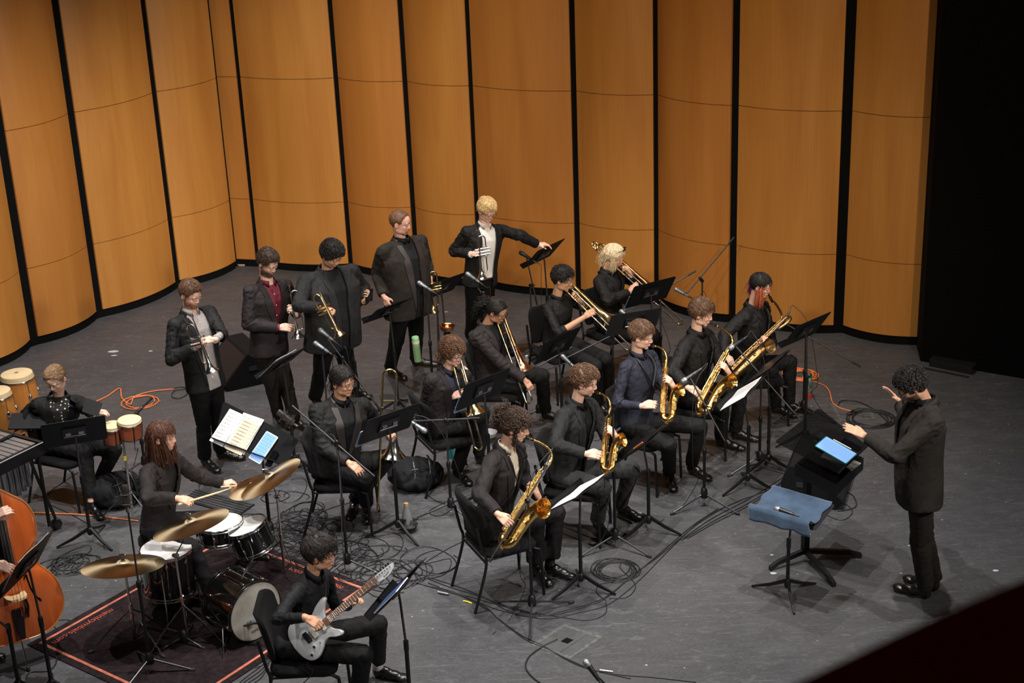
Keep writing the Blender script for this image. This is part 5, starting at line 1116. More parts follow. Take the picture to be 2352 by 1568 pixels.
ms('bassA',G(62,1295,1.05),167,32,'black music stand with white sheets before the double bass at the left edge')
MB_=None
# sheets, folders, mutes, tablets
page(D['tpA'],.06,.0,.30,.28,'thin pale sheet curling over the edge-on stand between the trumpets',z=.012,curl=.012)
page(D['paper'],.02,-.02,.46,.26,'long white sheet of music on the stand above the towel stand',z=.008)
page(D['altB'],.03,-.01,.44,.27,'white sheets of music on the stand between the front saxophonists',z=.008)
page(D['gtr'],-.13,-.02,.20,.30,'black folder page on the guitarist stand',m=M_DESK,lines=False,name='folder',z=.01)
tablet(D['gtr'],.10,.0,.19,.26,'tablet with a blue cover on the guitarist stand',body=M_WHITE,z=.008,lit=False)
bl=MB(); slab(bl,.17,.24,.002,.01,D['gtr']@Matrix.Translation((.10,0,.0165))); o=bl.obj('tablet_cover',mat('blue_cover',(.03,.08,.28),.5),None,False); tag(o,'dark blue tablet cover lying on the guitarist stand','cover')
page(D['bassA'],.0,.0,.42,.30,'white sheets of music on the stand before the double bass',z=.010)
page(D['folio'],.0,.0,.48,.30,'dark folder open on the stand before the swept-hair saxophonist',m=mat('black_folder',(.012,.013,.016),.35),lines=False,name='folder',z=.010)
page(D['altA'],-.0,.0,.42,.26,'black folder open on the stand of the navy shirt saxophonist',m=M_DESK,lines=False,name='folder',z=.008)
pc=MB(); pc.tube([D['altA']@V((.19,.02,.02)),D['altA']@V((.23,.15,.03))],.005,6); tag(pc.obj('pencil',mat('orange_pencil',(.8,.22,.05),.5)),'orange pencil at the top of the navy saxophonist stand','pencil')
for k,(x,lab) in {'tbA':(-.20,'tablet corner below the desk of the resting trombonist'),'tbB':(-.19,'tablet corner below the desk of the curly trombonist'),'tbE':(.2,'pale tablet edge below the desk of the blond trombonist')}.items():
    tablet(D[k],-x if k!='tbE' else -x+.38,-.10,.13,.20,lab,body=mat('blue_grey_case',(.16,.22,.30),.3),lit=False,z=.012)
# mutes
def mute(P_,ax,label,kind='straight',m=None):
    M=fr(P_,y=(0,1,.02) if abs(V(ax).normalized().y)<.9 else (0,0,1),z=ax); root=empty('mute',P_,label,'mute')
    if kind=='cup': 
        MB().lathe([(.012,0),(.014,.05),(.030,.06),(.050,.09),(.054,.115),(.045,.145),(.02,.155),(.001,.156)],24,M,True).obj('shell',m or M_STEEL,root); MB().lathe([(.018,-.02),(.020,.03),(.016,.035)],20,M,True).obj('cork_band',mat('cork',(.45,.28,.15),.8),root)
    elif kind=='plunger':
        MB().lathe([(.001,.0),(.035,.0),(.062,.018),(.074,.055),(.078,.058),(.070,.052),(.058,.022),(.001,.012)],24,M).obj('bowl',m or M_BLACK,root)
    else:
        MB().lathe([(.046,0),(.050,.006),(.052,.02),(.040,.09),(.026,.15),(.016,.185),(.014,.205),(.001,.206)],24,M,True).obj('shell',m or mat('grey_fiber_mute',(.16,.16,.165),.5),root); MB().lathe([(.0175,.150),(.0195,.205),(.017,.207)],20,M,True).obj('cork_band',mat('cork',(.45,.28,.15),.8),root)
    return root
c=D['tpB']@V((-.10,.02,.06)); mute(c+V((-.10,.02,-.0)),(-.75,.1,-.5) ,'grey round trumpet mute lying on the stand of the large man','cup',mat('pearl_grey_mute',(.45,.44,.43),.35))
for i in range(5): page(D['tpB'],.02+.0*i,.0,.46-.02*i,.30-.02*i,'black folders stacked on the stand of the large man',m=M_DESK,lines=False,name='folder',z=.006+.007*i,group='folders on the stand of the large man')
# conductor's smoked acrylic desk
def PLN(px,py,P0,n):
    d=ray(px,py); n=V(n); return CO+d*((V(P0)-CO).dot(n)/d.dot(n))
cy,ct=R(324),R(71); cn=V((math.cos(cy)*math.cos(ct),math.sin(cy)*math.cos(ct),math.sin(ct))); CP=V((2.42,10.38,1.0))
cq=[PLN(x,y,CP,cn) for x,y in ((1779,1015),(1880,938),(1992,1025),(1925,1088))]
cb=G(1848,1287); cr=empty('conductor_stand',cb,'wide conductor desk of smoked acrylic on a heavy black pedestal in front of the conductor','conductor stand')
cu=(cq[1]-cq[0]).normalized(); b=MB(); cc=sum(cq,V())/4
ed=[]
for i in range(4):
    p,q,r_=cq[i-1],cq[i],cq[(i+1)%4]; a_=q+(p-q).normalized()*.03; c_=q+(r_-q).normalized()*.03
    ed+=[a_*.25+q*.5+c_*.25 if False else a_, (a_+c_)*.25+q*.5, c_]
b.ring_loft([[p+cn*z for p in ed] for z in (0,.006)],True); b.obj('acrylic_desk',M_ACRYL,cr,False)
b=MB(); b.tube([cq[2]+cn*.004,cq[3]+cn*.004],.006,8); b.obj('front_rail',M_METB,cr)
# shelf box below the desk
sx=[PLN(x,y,CP-V((0,0,.16)),V((.1,-.1,.99))) for x,y in ((1840,1040),(1895,1000),(1985,1045),(1958,1080),(1925,1112))]
b=MB(); p0=V((cb.x,cb.y,0))
bx=[PLN(x,y,V((2.3,10.4,.84)),V((0,0,1))) for x,y in ((1826,1062),(1890,1010),(1984,1048),(1921,1110))]
b.ring_loft([[p+V((0,0,z)) for p in bx] for z in (-.11,-.01)],True); b.obj('shelf_box',M_METB,cr,False)
b=MB(); q=[lerp(sum(bx,V())/4,p,.93) for p in bx]; b.ring_loft([[p+V((0,0,z)) for p in q] for z in (-.01,.0)],True); b.obj('shelf_top',M_BLACK,cr,False)
b=MB(); post_top=V((cb.x,cb.y,.75)); b.box((cb.x,cb.y,.42),(.05,.045,.70),rz=.5); b.obj('pedestal',M_METB,cr,False)
for px,py in ((1768,1310),(1916,1348),(1978,1280)):
    e=G(px,py); d=(e-cb); L=d.length; d.normalize(); s_=d.cross(V((0,0,1))); rings=[]
    for t,z in ((.0,.09),(.75,.055),(1.,.02)):
        c_=cb+d*L*t+V((0,0,z)); rings.append([c_+s_*.016+V((0,0,.018)),c_-s_*.016+V((0,0,.018)),c_-s_*.016-V((0,0,.018)),c_+s_*.016-V((0,0,.018))])
    MB().ring_loft(rings,True).obj('leg',M_METB,cr,False)
for i,qd in enumerate((((1885,1050),(1900,1028),(1946,1050),(1938,1068)),((1938,1068),(1952,1052),(1978,1064),(1957,1082)))):
    qq=[PLN(x,y,V((2.3,10.4,.846)),V((0,0,1))) for x,y in qd]; b=MB(); b.ring_loft([[p+V((0,0,z)) for p in qq] for z in (0,.003)],True); o=b.obj('score_page',mat('dim_grey_paper',(.55,.55,.52),.8),None,False); tag(o,('large score page' if i==0 else 'small score page at the right corner')+' lying on the shelf under the acrylic desk','sheet music')
# tablet on the acrylic
tq=[PLN(x,y,CP+cn*.03,cn) for x,y in ((1870,1023),(1897,1001),(1970,1041),(1945,1065))]
tc=sum(tq,V())/4; TX=((tq[1]-tq[0])+(tq[2]-tq[3])).normalized(); tw=((tq[1]-tq[0]).length+(tq[2]-tq[3]).length)/2; th=((tq[3]-tq[0]).length+(tq[2]-tq[1]).length)/2
TF=fr(tc-cn*.012,x=TX,z=cn); tablet(TF,0,0,tw,th,'glowing tablet with score pages on the conductor desk',body=mat('teal_case',(.01,.10,.11),.4),rows=16,cols=1)
PF=fr(PLN(1955,1022,CP+cn*.012,cn),x=TX,z=cn); tablet(PF,0,0,.075,.155,'dark phone lying right of the glowing tablet',lit=False,z=0,name='phone',cat='phone')
PF=fr(PLN(1884,1004,CP+cn*.012,cn),x=TX,z=cn); b=MB(); slab(b,.09,.05,.02,.008,PF); tag(b.obj('spectacle_case',M_METB,None,False),'small black case at the left corner of the conductor tablet','case')
b=MB(); b.tube([PLN(1914,1009,CP+cn*.02,cn),PLN(1955,1031,CP+cn*.02,cn)],.005,8); tag(b.obj('stylus',M_WHITE),'white stylus along the edge of the conductor tablet','stylus')
# towel stand
ty,tt=R(231),R(76); tn=V((math.cos(ty)*math.cos(tt),math.sin(ty)*math.cos(tt),math.sin(tt))); tb_=G(1808,1367); TP=V((tb_.x,tb_.y,.74))
tcen=PLN(1824,1168,TP,tn); tcen=V((tcen.x,tcen.y,tcen.z))
DT=music_stand(tcen,231,76,'low black music stand draped with a blue towel beside the conductor desk',hub=(tb_.x,tb_.y),legs_yaw=30)
tw_=MB(); K=30; g=[]
for j in range(K+1):
    row=[]
    for i in range(K+1):
        x=-.275+.50*i/K+.010*math.sin(j*.5); L=.17-.43*j/K; lift=.056*max(0,min(1,(-.105-L)/.035))
        if L<-.172: e=-.172-L; y=-.180-.15*e; dz=-e*.98*(1+.08*math.sin(i*.5))
        else: y=L; dz=0
        z=.008+lift+.004*noise.noise(V((x*11+j*.02,y*13,1.3)))+.003*noise.noise(V((x*40,L*30,2)))
        p=DT@V((x,y-.002*math.sin(i*.8)*(dz<0),z)); p=p+V((0,0,dz)); row.append(p)
    g.append(row)
vs=[p for r_ in g for p in r_]; tw_.add(vs,[(j*(K+1)+i,j*(K+1)+i+1,(j+1)*(K+1)+i+1,(j+1)*(K+1)+i) for j in range(K) for i in range(K)])
o=tw_.obj('towel',M_DENIM,None,True,0); tag(o,'denim blue towel draped over the low stand by the conductor','towel'); so=o.modifiers.new('t','SOLIDIFY'); so.thickness=.005
a=PLN(1778,1166,tcen+tn*.045,tn); b_=PLN(1846,1189,tcen+tn*.045,tn)
mm=microphone(a,b_,'handheld microphone with a red ring lying on the blue towel',M_GREY,M_MICB); d=(b_-a).normalized(); MB().tube([a+d*.145,a+d*.158],.0125,14).obj('red_ring',M_RED,mm)
# drummer's wide stand: pages, tablet, phone
dn_=V((math.cos(R(232))*math.cos(R(48)),math.sin(R(232))*math.cos(R(48)),math.sin(R(48)))); DP=G(590,985,1.02)
dq=[PLN(x,y,DP,dn_) for x,y in ((513,921),(686,1008),(656,1072),(492,1011))]
DX=((dq[1]-dq[0])+(dq[2]-dq[3])).normalized(); DDF=fr(sum(dq,V())/4,x=DX,z=dn_)
dh=DP-dn_*.04; dr=empty('music_stand',(dh.x,dh.y,0),'wide black music stand holding pages and a tablet before the drummer','music stand')
b=MB(); ed=[]
for i in range(4):
    p,q,r_=dq[i-1],dq[i],dq[(i+1)%4]; a_=q+(p-q).normalized()*.025; c_=q+(r_-q).normalized()*.025; ed+=[a_,(a_+c_)*.25+q*.5,c_]
b.ring_loft([[p+dn_*z for p in ed] for z in (-.003,0)],True); dk=b.obj('desk',M_DESK,dr,False)
b=MB(); lv=(dq[3]-dq[0]).normalized(); b.ring_loft([[dq[3],dq[3]+dn_*.05,dq[3]+dn_*.05-lv*.008,dq[3]-lv*.003],[dq[2],dq[2]+dn_*.05,dq[2]+dn_*.05-lv*.008,dq[2]-lv*.003]],True); b.obj('ledge',M_DESK,dk,False)
MB().tube([dh,V((dh.x,dh.y,.55))],.010,10).obj('upper_post',M_METG,dr); MB().tube([V((dh.x,dh.y,.57)),V((dh.x,dh.y,.1))],.0145,12).obj('post',M_METB,dr); tripod(dr,(dh.x,dh.y,0),.28,.11,20,.009,M_METB)
def onq(quad,label,m=None,off=.004,lines=True,nm='sheet_music',group=None):
    qq=[PLN(x,y,DP+dn_*off,dn_) for x,y in quad]; c=sum(qq,V())/4; X=((qq[1]-qq[0])+(qq[2]-qq[3])); w=X.length/2; Y=((qq[0]-qq[3])+(qq[1]-qq[2])); h=Y.length/2
    return page(fr(c,x=X,z=dn_),0,0,w,h,label,m,0,lines,nm,0,group,.0)
onq(((514,936),(548,950),(523,1029),(494,1013)),'leftmost white page of music on the drummer stand',None,.006)
onq(((546,945),(595,963),(573,1046),(527,1028)),'stack of white pages behind the cream page on the drummer stand',None,.010)
onq(((549,957),(588,972),(566,1050),(529,1030)),'cream page of music in the middle of the drummer stand',M_PAPERY,.018)
qq=[PLN(x,y,DP+dn_*.010,dn_) for x,y in ((606,988),(632,1002),(607,1070),(580,1054))]; c=sum(qq,V())/4; X=(qq[1]-qq[0])+(qq[2]-qq[3]); Y=(qq[0]-qq[3])+(qq[1]-qq[2]); tablet(fr(c,x=X,z=dn_),0,0,X.length/2,Y.length/2,'glowing blue tablet on the drummer stand',body=M_WHITE,rows=9)
qq=[PLN(x,y,DP+dn_*.010,dn_) for x,y in ((626,1034),(638,1038),(626,1076),(612,1070))]; c=sum(qq,V())/4; X=(qq[1]-qq[0])+(qq[2]-qq[3]); Y=(qq[0]-qq[3])+(qq[1]-qq[2]); tablet(fr(c,x=X,z=dn_),0,0,X.length/2,Y.length/2,'small dark phone right of the drummer tablet',lit=False,name='phone',cat='phone')
# ---- horns ----
def tf(P_,dy=0.): return P_
m_=PP['trumpet_auburn']; y0=m_['jt']['R'][1].y-.06; trumpet(AY(440,724,y0),AY(489,850,y0-.04),(.8,-.2,.3),'silver trumpet held bell down by the man with auburn beard',M_SILVER)
m_=PP['trumpet_plum']; y0=m_['jt']['R'][1].y-.06; trumpet(AY(664,655,y0+.02),AY(686,775,y0-.02),(-.9,-.3,.1),'silver trumpet held bell down by the man in plum shirt',M_SILVER)
m_=PP['trumpet_big']; y0=m_['jt']['R'][1].y-.06; trumpet(AY(727,657,y0),AY(783,768,y0-.06),(.8,-.3,.4),'gold trumpet held by the large man',M_BRASS)
m_=PP['trumpet_blond']; y0=m_['jt']['R'][1].y-.06; trumpet(AY(1096,529,y0),AY(1109,641,y0-.04),(-.9,-.3,.1),'silver trumpet held by the blond man',M_SILVER)
m_=PP['trumpet_balding']; w_=m_['jt']['L'][1]; trumpet(w_+V((0,-.02,.13)),w_+V((.02,-.04,-.34)),(-.9,-.3,.1),'gold trumpet hanging in the left hand of the balding man',M_BRASS)
b=MB(); h_=PP['trumpet_big']['jt']['L']; PF=fr(h_[1]+h_[2]*.10+V((0,-.02,.012)),x=(.8,-.3,.5),z=(-.35,-.45,.8)); tablet(PF,0,0,.075,.15,'black phone in the left hand of the large man',lit=False,name='phone',cat='phone')
for kind,key,T_,B_,bell,dyT,dyB,bh,lab,mt in (
 ('tenor','sax_front',(1259,1064),(1146,1246),None,-.02,-.16,(1,-.75,.1),'gold tenor saxophone played by the curly-haired front saxophonist',M_GOLD),
 ('alto','sax_charcoal',(1400,944),(1383,1083),None,-.02,-.08,(1,-.45,.1),'gold alto saxophone played by the man in charcoal suit',M_GOLD),
 ('alto','sax_navy',(1530,832),(1522,967),None,-.02,-.08,(1,-.45,.1),'gold alto saxophone played by the man in navy shirt',M_GOLD),
 ('tenor','sax_suit',(1677,796),(1598,944),None,-.02,-.12,(1,-.6,.1),'gold tenor saxophone played by the swept-hair man in black suit',M_GOLD),
 ('baritone','sax_pink',(1800,735),(1668,862),None,-.0,-.10,(.45,-1,.1),'aged brass baritone saxophone played by the person with pink hair',M_VINT)):
    p=PP[key]; mo=p['mouth']; y0=(p['jt']['R'][1].y+p['jt']['L'][1].y)/2-.05; y0=min(y0,mo.y+.0)
    T=AY(T_[0],T_[1],mo.y+dyT+(.0)); B=AY(B_[0],B_[1],y0+dyB*.5)
    hookp=p['N']-p['U']*.26+p['SF']*.16; saxophone(kind,T,B,bh,mo,lab,mt,hook=hookp)
    nk=[p['N']+p['SL']*sg*.07-p['U']*.01 for sg in (-1,1)]; bk_=p['N']-p['SF']*.075
    MB().tube(bez([hookp,p['N']-p['U']*.10+p['SL']*.075+p['SF']*.125,nk[1]+p['SF']*.03,bk_+p['U']*.01,nk[0]+p['SF']*.03,p['N']-p['U']*.10-p['SL']*.075+p['SF']*.125,hookp],6),.0045 if key!='sax_navy' else .011,6,flat=.5).obj('neck_strap',M_METB,p['root'])
for key,end,dy,bh,lab,kw in (
 ('trombone_curly',(1109,1031),-.25,(.35,.8,.5),'brass trombone pointing down beside the curly-haired trombonist',dict(m=M_BRASS,bl=.46)),
 ('trombone_ponytail',(1224,924),-.30,(.35,.75,.45),'brass trombone played by the woman with the ponytail',dict(m=M_BRASS,bellm=M_ROSE)),
 ('trombone_black_shirt',(1453,800),-.22,(.2,.75,.6),'brass trombone played by the man with rolled sleeves',dict(m=M_BRASS)),
 ('trombone_blonde',(1572,741),-.18,(.1,.7,.7),'bass trombone with looped tubing played by the pale blond player',dict(m=M_BRASS,bellm=M_ROSE,bass=True,back=.30,bl=.52))):
    p=PP[key]; mo=p['mouth']; trombone(mo,AY(end[0],end[1],mo.y+dy),bh,lab,**kw)
p=PP['trombone_resting']; y0=p['jt']['L'][1].y-.06
s0=AY(896,905,y0+.0); e0=AY(874,1172,y0-.12) 
trombone(AY(878,935,y0),AY(868,1174,y0-.08),(.9,.1,.1),'silver and brass trombone stood upright, bell down, left of the floor mute',m=M_BRASS,bellm=M_SILVER,slide=M_BRASS,back=.30,bl=.46)
# ---- microphones on stands ----
mic_stand((800,1314),1014,'microphone stand with a long boom behind the guitarist',A=(671,931),B=(860,1094),dyA=.25,dyB=-.2,a0=100)
q=G(800,1314); a=AY(637,938,q.y+.30); b_=AY(656,958,q.y+.27)
def ldc(P_,ax,label,face):
    M=fr(P_,y=face,z=ax); r_=empty('studio_microphone',P_,label,'microphone'); b=MB(); slab(b,.050,.10,.0,.01)
    b=MB(); b.ring_loft([[M@V((x,y,z)) for x,y in rrect(.052,.040,.015)] for z in (-.075,.025)],True); b.obj('body',mat('dark_champagne_body',(.10,.085,.075),.4,.7),r_,True,30)
    b=MB(); b.ring_loft([[M@V((x*k,y*k,z)) for x,y in rrect(.050,.038,.015)] for z,k in ((.026,1),(.070,1),(.078,.85))],True); b.obj('grille',mat('dark_mesh',(.06,.055,.05),.5,.8,bump=.001,bscale=500),r_,True,30)
    for z in (-.05,.02): MB().tube([M@p for p in [V((.058*math.cos(2*PI*i/20),.05*math.sin(2*PI*i/20),z)) for i in range(20)]],.0035,6,closed=True).obj('shock_mount_ring',M_METB,r_)
    for i in range(6): an_=2*PI*i/6; MB().tube([M@V((.058*math.cos(an_),.05*math.sin(an_),-.05)),M@V((.03*math.cos(an_+.5),.025*math.sin(an_+.5),-.015)),M@V((.058*math.cos(an_+1),.05*math.sin(an_+1),.02))],.0015,5).obj('elastic',M_METB,r_)
    MB().tube([M@V((0,0,-.075)),M@V((0,0,-.12))],.010,10).obj('plug',M_STEEL,r_)
ldc(b_+V((0,0,.0)),(-.75,.1,.65),'large grey studio microphone on the long boom left of the resting trombonist',(0,-1,.1))
cable([b_+V((.08,-.02,-.08)),AY(700,975,q.y+.2),AY(745,995,q.y+.1),AY(775,1030,q.y),G(790,1290,.3),G(806,1318,.01)],'cable sagging under the long boom')
mic_stand((806,1052),821,'microphone stand with a boom behind the resting trombonist',A=(749,772),B=(875,943),dyA=.12,dyB=-.15,mic=((732,755),(762,779),.15,.10),miclabel='upper grey microphone before the large man')
mic_stand((762,1052),818,'straight microphone stand by the plum shirt trumpet player',mic=((721,785),(764,815),.05,-.02),miclabel='lower grey microphone by the edge-on trumpet stand',side=.06)
mic_stand((997,936),664,'microphone stand with clamp arms before the balding man',mic=((959,647),(992,668),.03,-.02),miclabel='grey microphone before the balding man',side=.07)
mic_stand((1018,944),700,'bare stand with a cup clamp beside the microphone of the balding man',mic=None)
mic_stand((1120,875),672,'microphone stand behind the ponytailed trombonist',A=(1098,662),B=(1128,700),dyA=.03,dyB=-.05,mic=((1070,626),(1108,653),.05,.0),miclabel='grey microphone before the blond man')
mic_stand((1224,825),655,'microphone stand by the stand the blond man touches',A=(1210,595),B=(1234,700),dyA=.03,dyB=-.05,mic=((1193,578),(1224,598),.03,.0),miclabel='dark microphone beside the hand of the blond man',grille=M_MICB,micb=M_MICB,side=.1)
mic_stand((1612,800),645,'microphone stand with a long boom against the wall panels',A=(1578,673),B=(1686,545),dyA=-.1,dyB=.25,mic=((1549,662),(1592,686),-.12,-.16),miclabel='grey microphone right of the rear music stand')
mic_stand((1518,882),684,'microphone stand right of the rear music stand',A=(1430,716),B=(1598,622),dyA=-.1,dyB=.15,mic=((1424,712),(1440,725),-.12,-.2),miclabel='grey microphone peeking over the silver-edged stand')
mic_stand((1410,935),772,'microphone stand behind the navy shirt saxophonist, its boom running left',A=(1302,821),B=(1441,753),dyA=-.1,dyB=.08,mic=None)
mic_stand((1238,965),850,'microphone stand with boom before the ponytailed trombonist',A=(1172,877),B=(1314,797),dyA=-.1,dyB=.1,mic=((1289,815),(1318,842),.02,-.03),miclabel='grey microphone under the boom left of the charcoal suit')
q=G(1238,965); microphone(AY(1165,878,q.y-.12),AY(1190,898,q.y-.15),'dark microphone by the slide of the ponytailed trombonist',M_MICB,M_MICB)
mic_stand((1037,1184),968,'microphone stand with level boom between the two trombonists',A=(948,967),B=(1102,960),dyA=.05,dyB=-.05,mic=((980,992),(950,972),-.02,.02),miclabel='grey microphone under the level boom by the resting trombonist',a0=-50)
q=G(1037,1184); microphone(AY(1162,882,q.y-.05),AY(1186,900,q.y-.08),'grey microphone at the right end of the level boom',M_GREY,M_MICG) if False else None
mic_stand((1223,1412),1150,'front microphone stand with boom crossing the front tenor saxophone',A=(1256,1072),B=(1124,1290),dyA=.14,dyB=-.22,mic=((1244,1094),(1254,1068),.12,.16),miclabel='small microphone at the neck of the front tenor saxophone',small=True,side=-.08,a0=-95,spread=.34)
mic_stand((1413,1258),946,'straight microphone stand in front of the charcoal suit saxophonist',mic=((1398,958),(1412,940),.02,.0),miclabel='small dark microphone at the neck of the charcoal saxophonist',grille=M_MICB,micb=M_MICB,small=True,side=-.08,a0=-35)
mic_stand((1617,1162),932,'microphone stand with a short boom before the navy shirt saxophonist',A=(1584,866),B=(1664,1012),dyA=.08,dyB=-.12,mic=((1565,878),(1588,862),.06,.09),miclabel='black microphone with silver band before the navy saxophonist',micb=M_MICB,side=-.10,a0=-35)
mic_stand((1744,1076),868,'microphone stand with a long boom crossing the dark folder stand',A=(1687,792),B=(1835,960),dyA=.08,dyB=-.15,mic=((1674,802),(1694,788),.06,.1),miclabel='black microphone at the neck of the swept-hair saxophonist tenor',micb=M_MICB,side=.10,a0=-35)
mic_stand((1845,957),768,'rightmost microphone stand with a long silver boom',A=(1800,741),B=(1977,842),dyA=.08,dyB=-.12,mic=((1786,757),(1800,736),.06,.09),miclabel='black microphone beside the top of the baritone saxophone',micb=M_MICB,side=.12,a0=-35)
mic_stand((348,1545),1168,'tall thin microphone stand left of the drum kit',a0=0,spread=.30,r=.007)
q=G(348,1545); zt_=ztop(q,1168); ldc(q+V((0,0,zt_+.10)),(.02,.1,1),'upright studio microphone above the left cymbal of the drum kit',(0,-1,.1))
# low kick drum microphone, and the microphone at the bottom edge
q=G(520,1500); mic_stand(None,1452,'low microphone stand lying before the bass drum',hubpt=G(424,1478),A=(606,1426),B=(430,1466),dyA=-.10,dyB=.02,spread=.18,zt=.06,mic=((608,1426),(588,1428),-.10,-.07),miclabel='squat grey microphone in front of the bass drum',small=False,cablepts=False)
q=G(1420,1660); mic_stand(None,1600,'microphone stand at the bottom edge of the photograph',hubpt=(q.x,q.y,0),mic=((1342,1514),(1396,1590),-.0,-.10),miclabel='large handheld microphone at the bottom edge of the stage',micb=M_MICB,side=.1)
# ---- drum kit ----
ds=G(504,1198,.60); drum(ds,(-.05,.05,1),.180,.14,'black snare drum with a white head beside the drummer',lugs=10)
rt=AY(565,1206,ds.y-.08); drum(rt,(-.30,.0,.95),.158,.21,'black rack tom mounted over the bass drum',lugs=6)
ft=G(381,1258,.56); drum(ft,(.03,-.0,1),.195,.36,'black floor tom at the left of the drum kit',lugs=8)
for k in range(3): a=2*PI*k/3+.5; pp=ft+V((math.cos(a)*.205,math.sin(a)*.205,0)); o=MB().tube([V((pp.x,pp.y,.45)),V((pp.x,pp.y,.04)),V((pp.x+.03*math.cos(a),pp.y+.03*math.sin(a),.0))],.006,8).obj('floor_tom_leg',M_CHROME); attach(o,[x for x in bpy.data.objects if x.get('label','').startswith('black floor tom')][0])
b0=G(588,1404,.24); b1=G(524,1370,.24); bax=(b0-b1); bl_=bax.length; bk_=empty('bass_drum',V((b0.x,b0.y,0)),'black bass drum with a mottled cream front head','drum'); bax.normalize()
drum(b0,bax,.232,max(.34,min(bl_,.45)),None,lugs=8,root=bk_,hoop=mat('black_hoop',(.006,.006,.006),.15,coat=1.),head=M_HEADF)
bk_['label']='black bass drum with a mottled cream front head'
BF=fr(b0,y=(0,0,1),z=bax)
for k in range(2):
    sg=(-1,1)[k]; s_=BF.to_3x3()@V((sg,0,0)); MB().tube([b0-bax*.1+s_*.235+V((0,0,-.02)),b0+bax*.02+s_*.34+V((0,0,-.24))],.006,8).obj('spur',M_CHROME,bk_)
def text(s_,F,size,m,parent=None,name='lettering',ext=.0006):
    cu=bpy.data.curves.new(name,'FONT'); cu.body=s_; cu.size=size; cu.extrude=ext; cu.align_x='CENTER'; cu.align_y='CENTER'; o=bpy.data.objects.new(name,cu); COL.objects.link(o)
    dg=bpy.context.evaluated_depsgraph_get(); me=bpy.data.meshes.new_from_object(o.evaluated_get(dg)); bpy.data.objects.remove(o); me.materials.clear(); me.materials.append(m)
    q=bpy.data.objects.new(name,me); COL.objects.link(q); q.matrix_basis=F
    if parent: attach(q,parent)
    return q
text('REMO',BF@Matrix.Translation((-.02,-.15,.001)),.030,M_INK,bk_)
M2=fr(lerp(b0,b1,.35)+V((0,0,.245)),z=(0,0,1),y=bax); MB().tube([lerp(b0,b1,.4)+V((0,0,.225)),rt-V((-.06,0,.22))],.010,10).obj('tom_mount',M_CHROME,bk_)
C1=AY(282,1284,G(310,1478).y); cymbal(C1,(.0,.215,.97),.300,'large bronze cymbal at the far left of the drum kit')
C2=AY(434,1190,G(430,1470).y+.08); cymbal(C2,(-.22,.13,.9),.285,'bronze cymbal tilted over the snare and floor tom')
C3=AY(614,1087,ds.y+.10); cymbal(C3,(-.435,.05,.85),.265,'bronze ride cymbal tilted steeply at the right of the kit')
C4=AY(578,1106,ds.y+.30); cymbal(C4,(-.20,.0,.95),.205,'small bronze cymbal half hidden behind the ride cymbal')
def cstand(base,C,label,nrm,boom=None,a0=90):
    base=V(base); r_=empty('cymbal_stand',base,label,'cymbal stand'); zt=.22
    for k in range(3):
        a=R(a0)+k*2*PI/3; d=V((math.cos(a),math.sin(a),0)); o=MB().tube([base+V((0,0,zt+.08)),base+d*.16+V((0,0,.17)),base+d*.32+V((0,0,.012))],.006,8).obj('leg',M_CHROME,r_); MB().tube([base+V((0,0,.05)),base+d*.15+V((0,0,.165))],.0045,6).obj('leg_brace',M_CHROME,r_)
        MB().caps(base+d*.315+V((0,0,.017)),base+d*.335+V((0,0,.013)),.016,.013,8).obj('rubber_foot',M_RUB,o)
    top=boom if boom else V((base.x,base.y,C.z-.06)); t2=V(top)
    MB().tube([base+V((0,0,.04)),lerp(base,t2,.5)],.0125,12).obj('lower_tube',M_CHROME,r_); MB().tube([lerp(base,t2,.45),t2],.009,12).obj('upper_tube',M_CHROME,r_)
    for t in (.38,.5): c=lerp(base,t2,t); MB().tube([c-V((0,0,.02)),c+V((0,0,.02))],.018,12).obj('wing_collar',M_CHROME,r_)
    n=V(nrm).normalized(); MB().tube([t2,C-n*.06,C+n*.045],.005,8).obj('tilter_rod',M_CHROME,r_); MB().tube([C+n*.004,C+n*.028],.014,12).obj('felt',mat('black_felt',(.02,.02,.02),.9),r_); MB().caps(C+n*.035-V((.02,0,0)),C+n*.035+V((.02,0,0)),.006,.006,8).obj('wing_nut',M_CHROME,r_)
    MB().caps(t2-V((.012,0,0)),t2+V((.012,0,0)),.016,.016,10).obj('tilter',M_CHROME,r_)
cstand(G(312,1478),C1,'chrome cymbal stand under the large left cymbal',(.0,.215,.97),a0=80)
cstand(G(432,1470),C2,'chrome boom cymbal stand in front of the floor tom',(-.22,.13,.9),boom=AY(403,1275,G(432,1470).y+.02),a0=100)
cstand(G(655,1318),C3,'chrome cymbal stand right of the snare drum',(-.435,.05,.85),boom=AY(636,1140,G(655,1318).y+.02),a0=60)
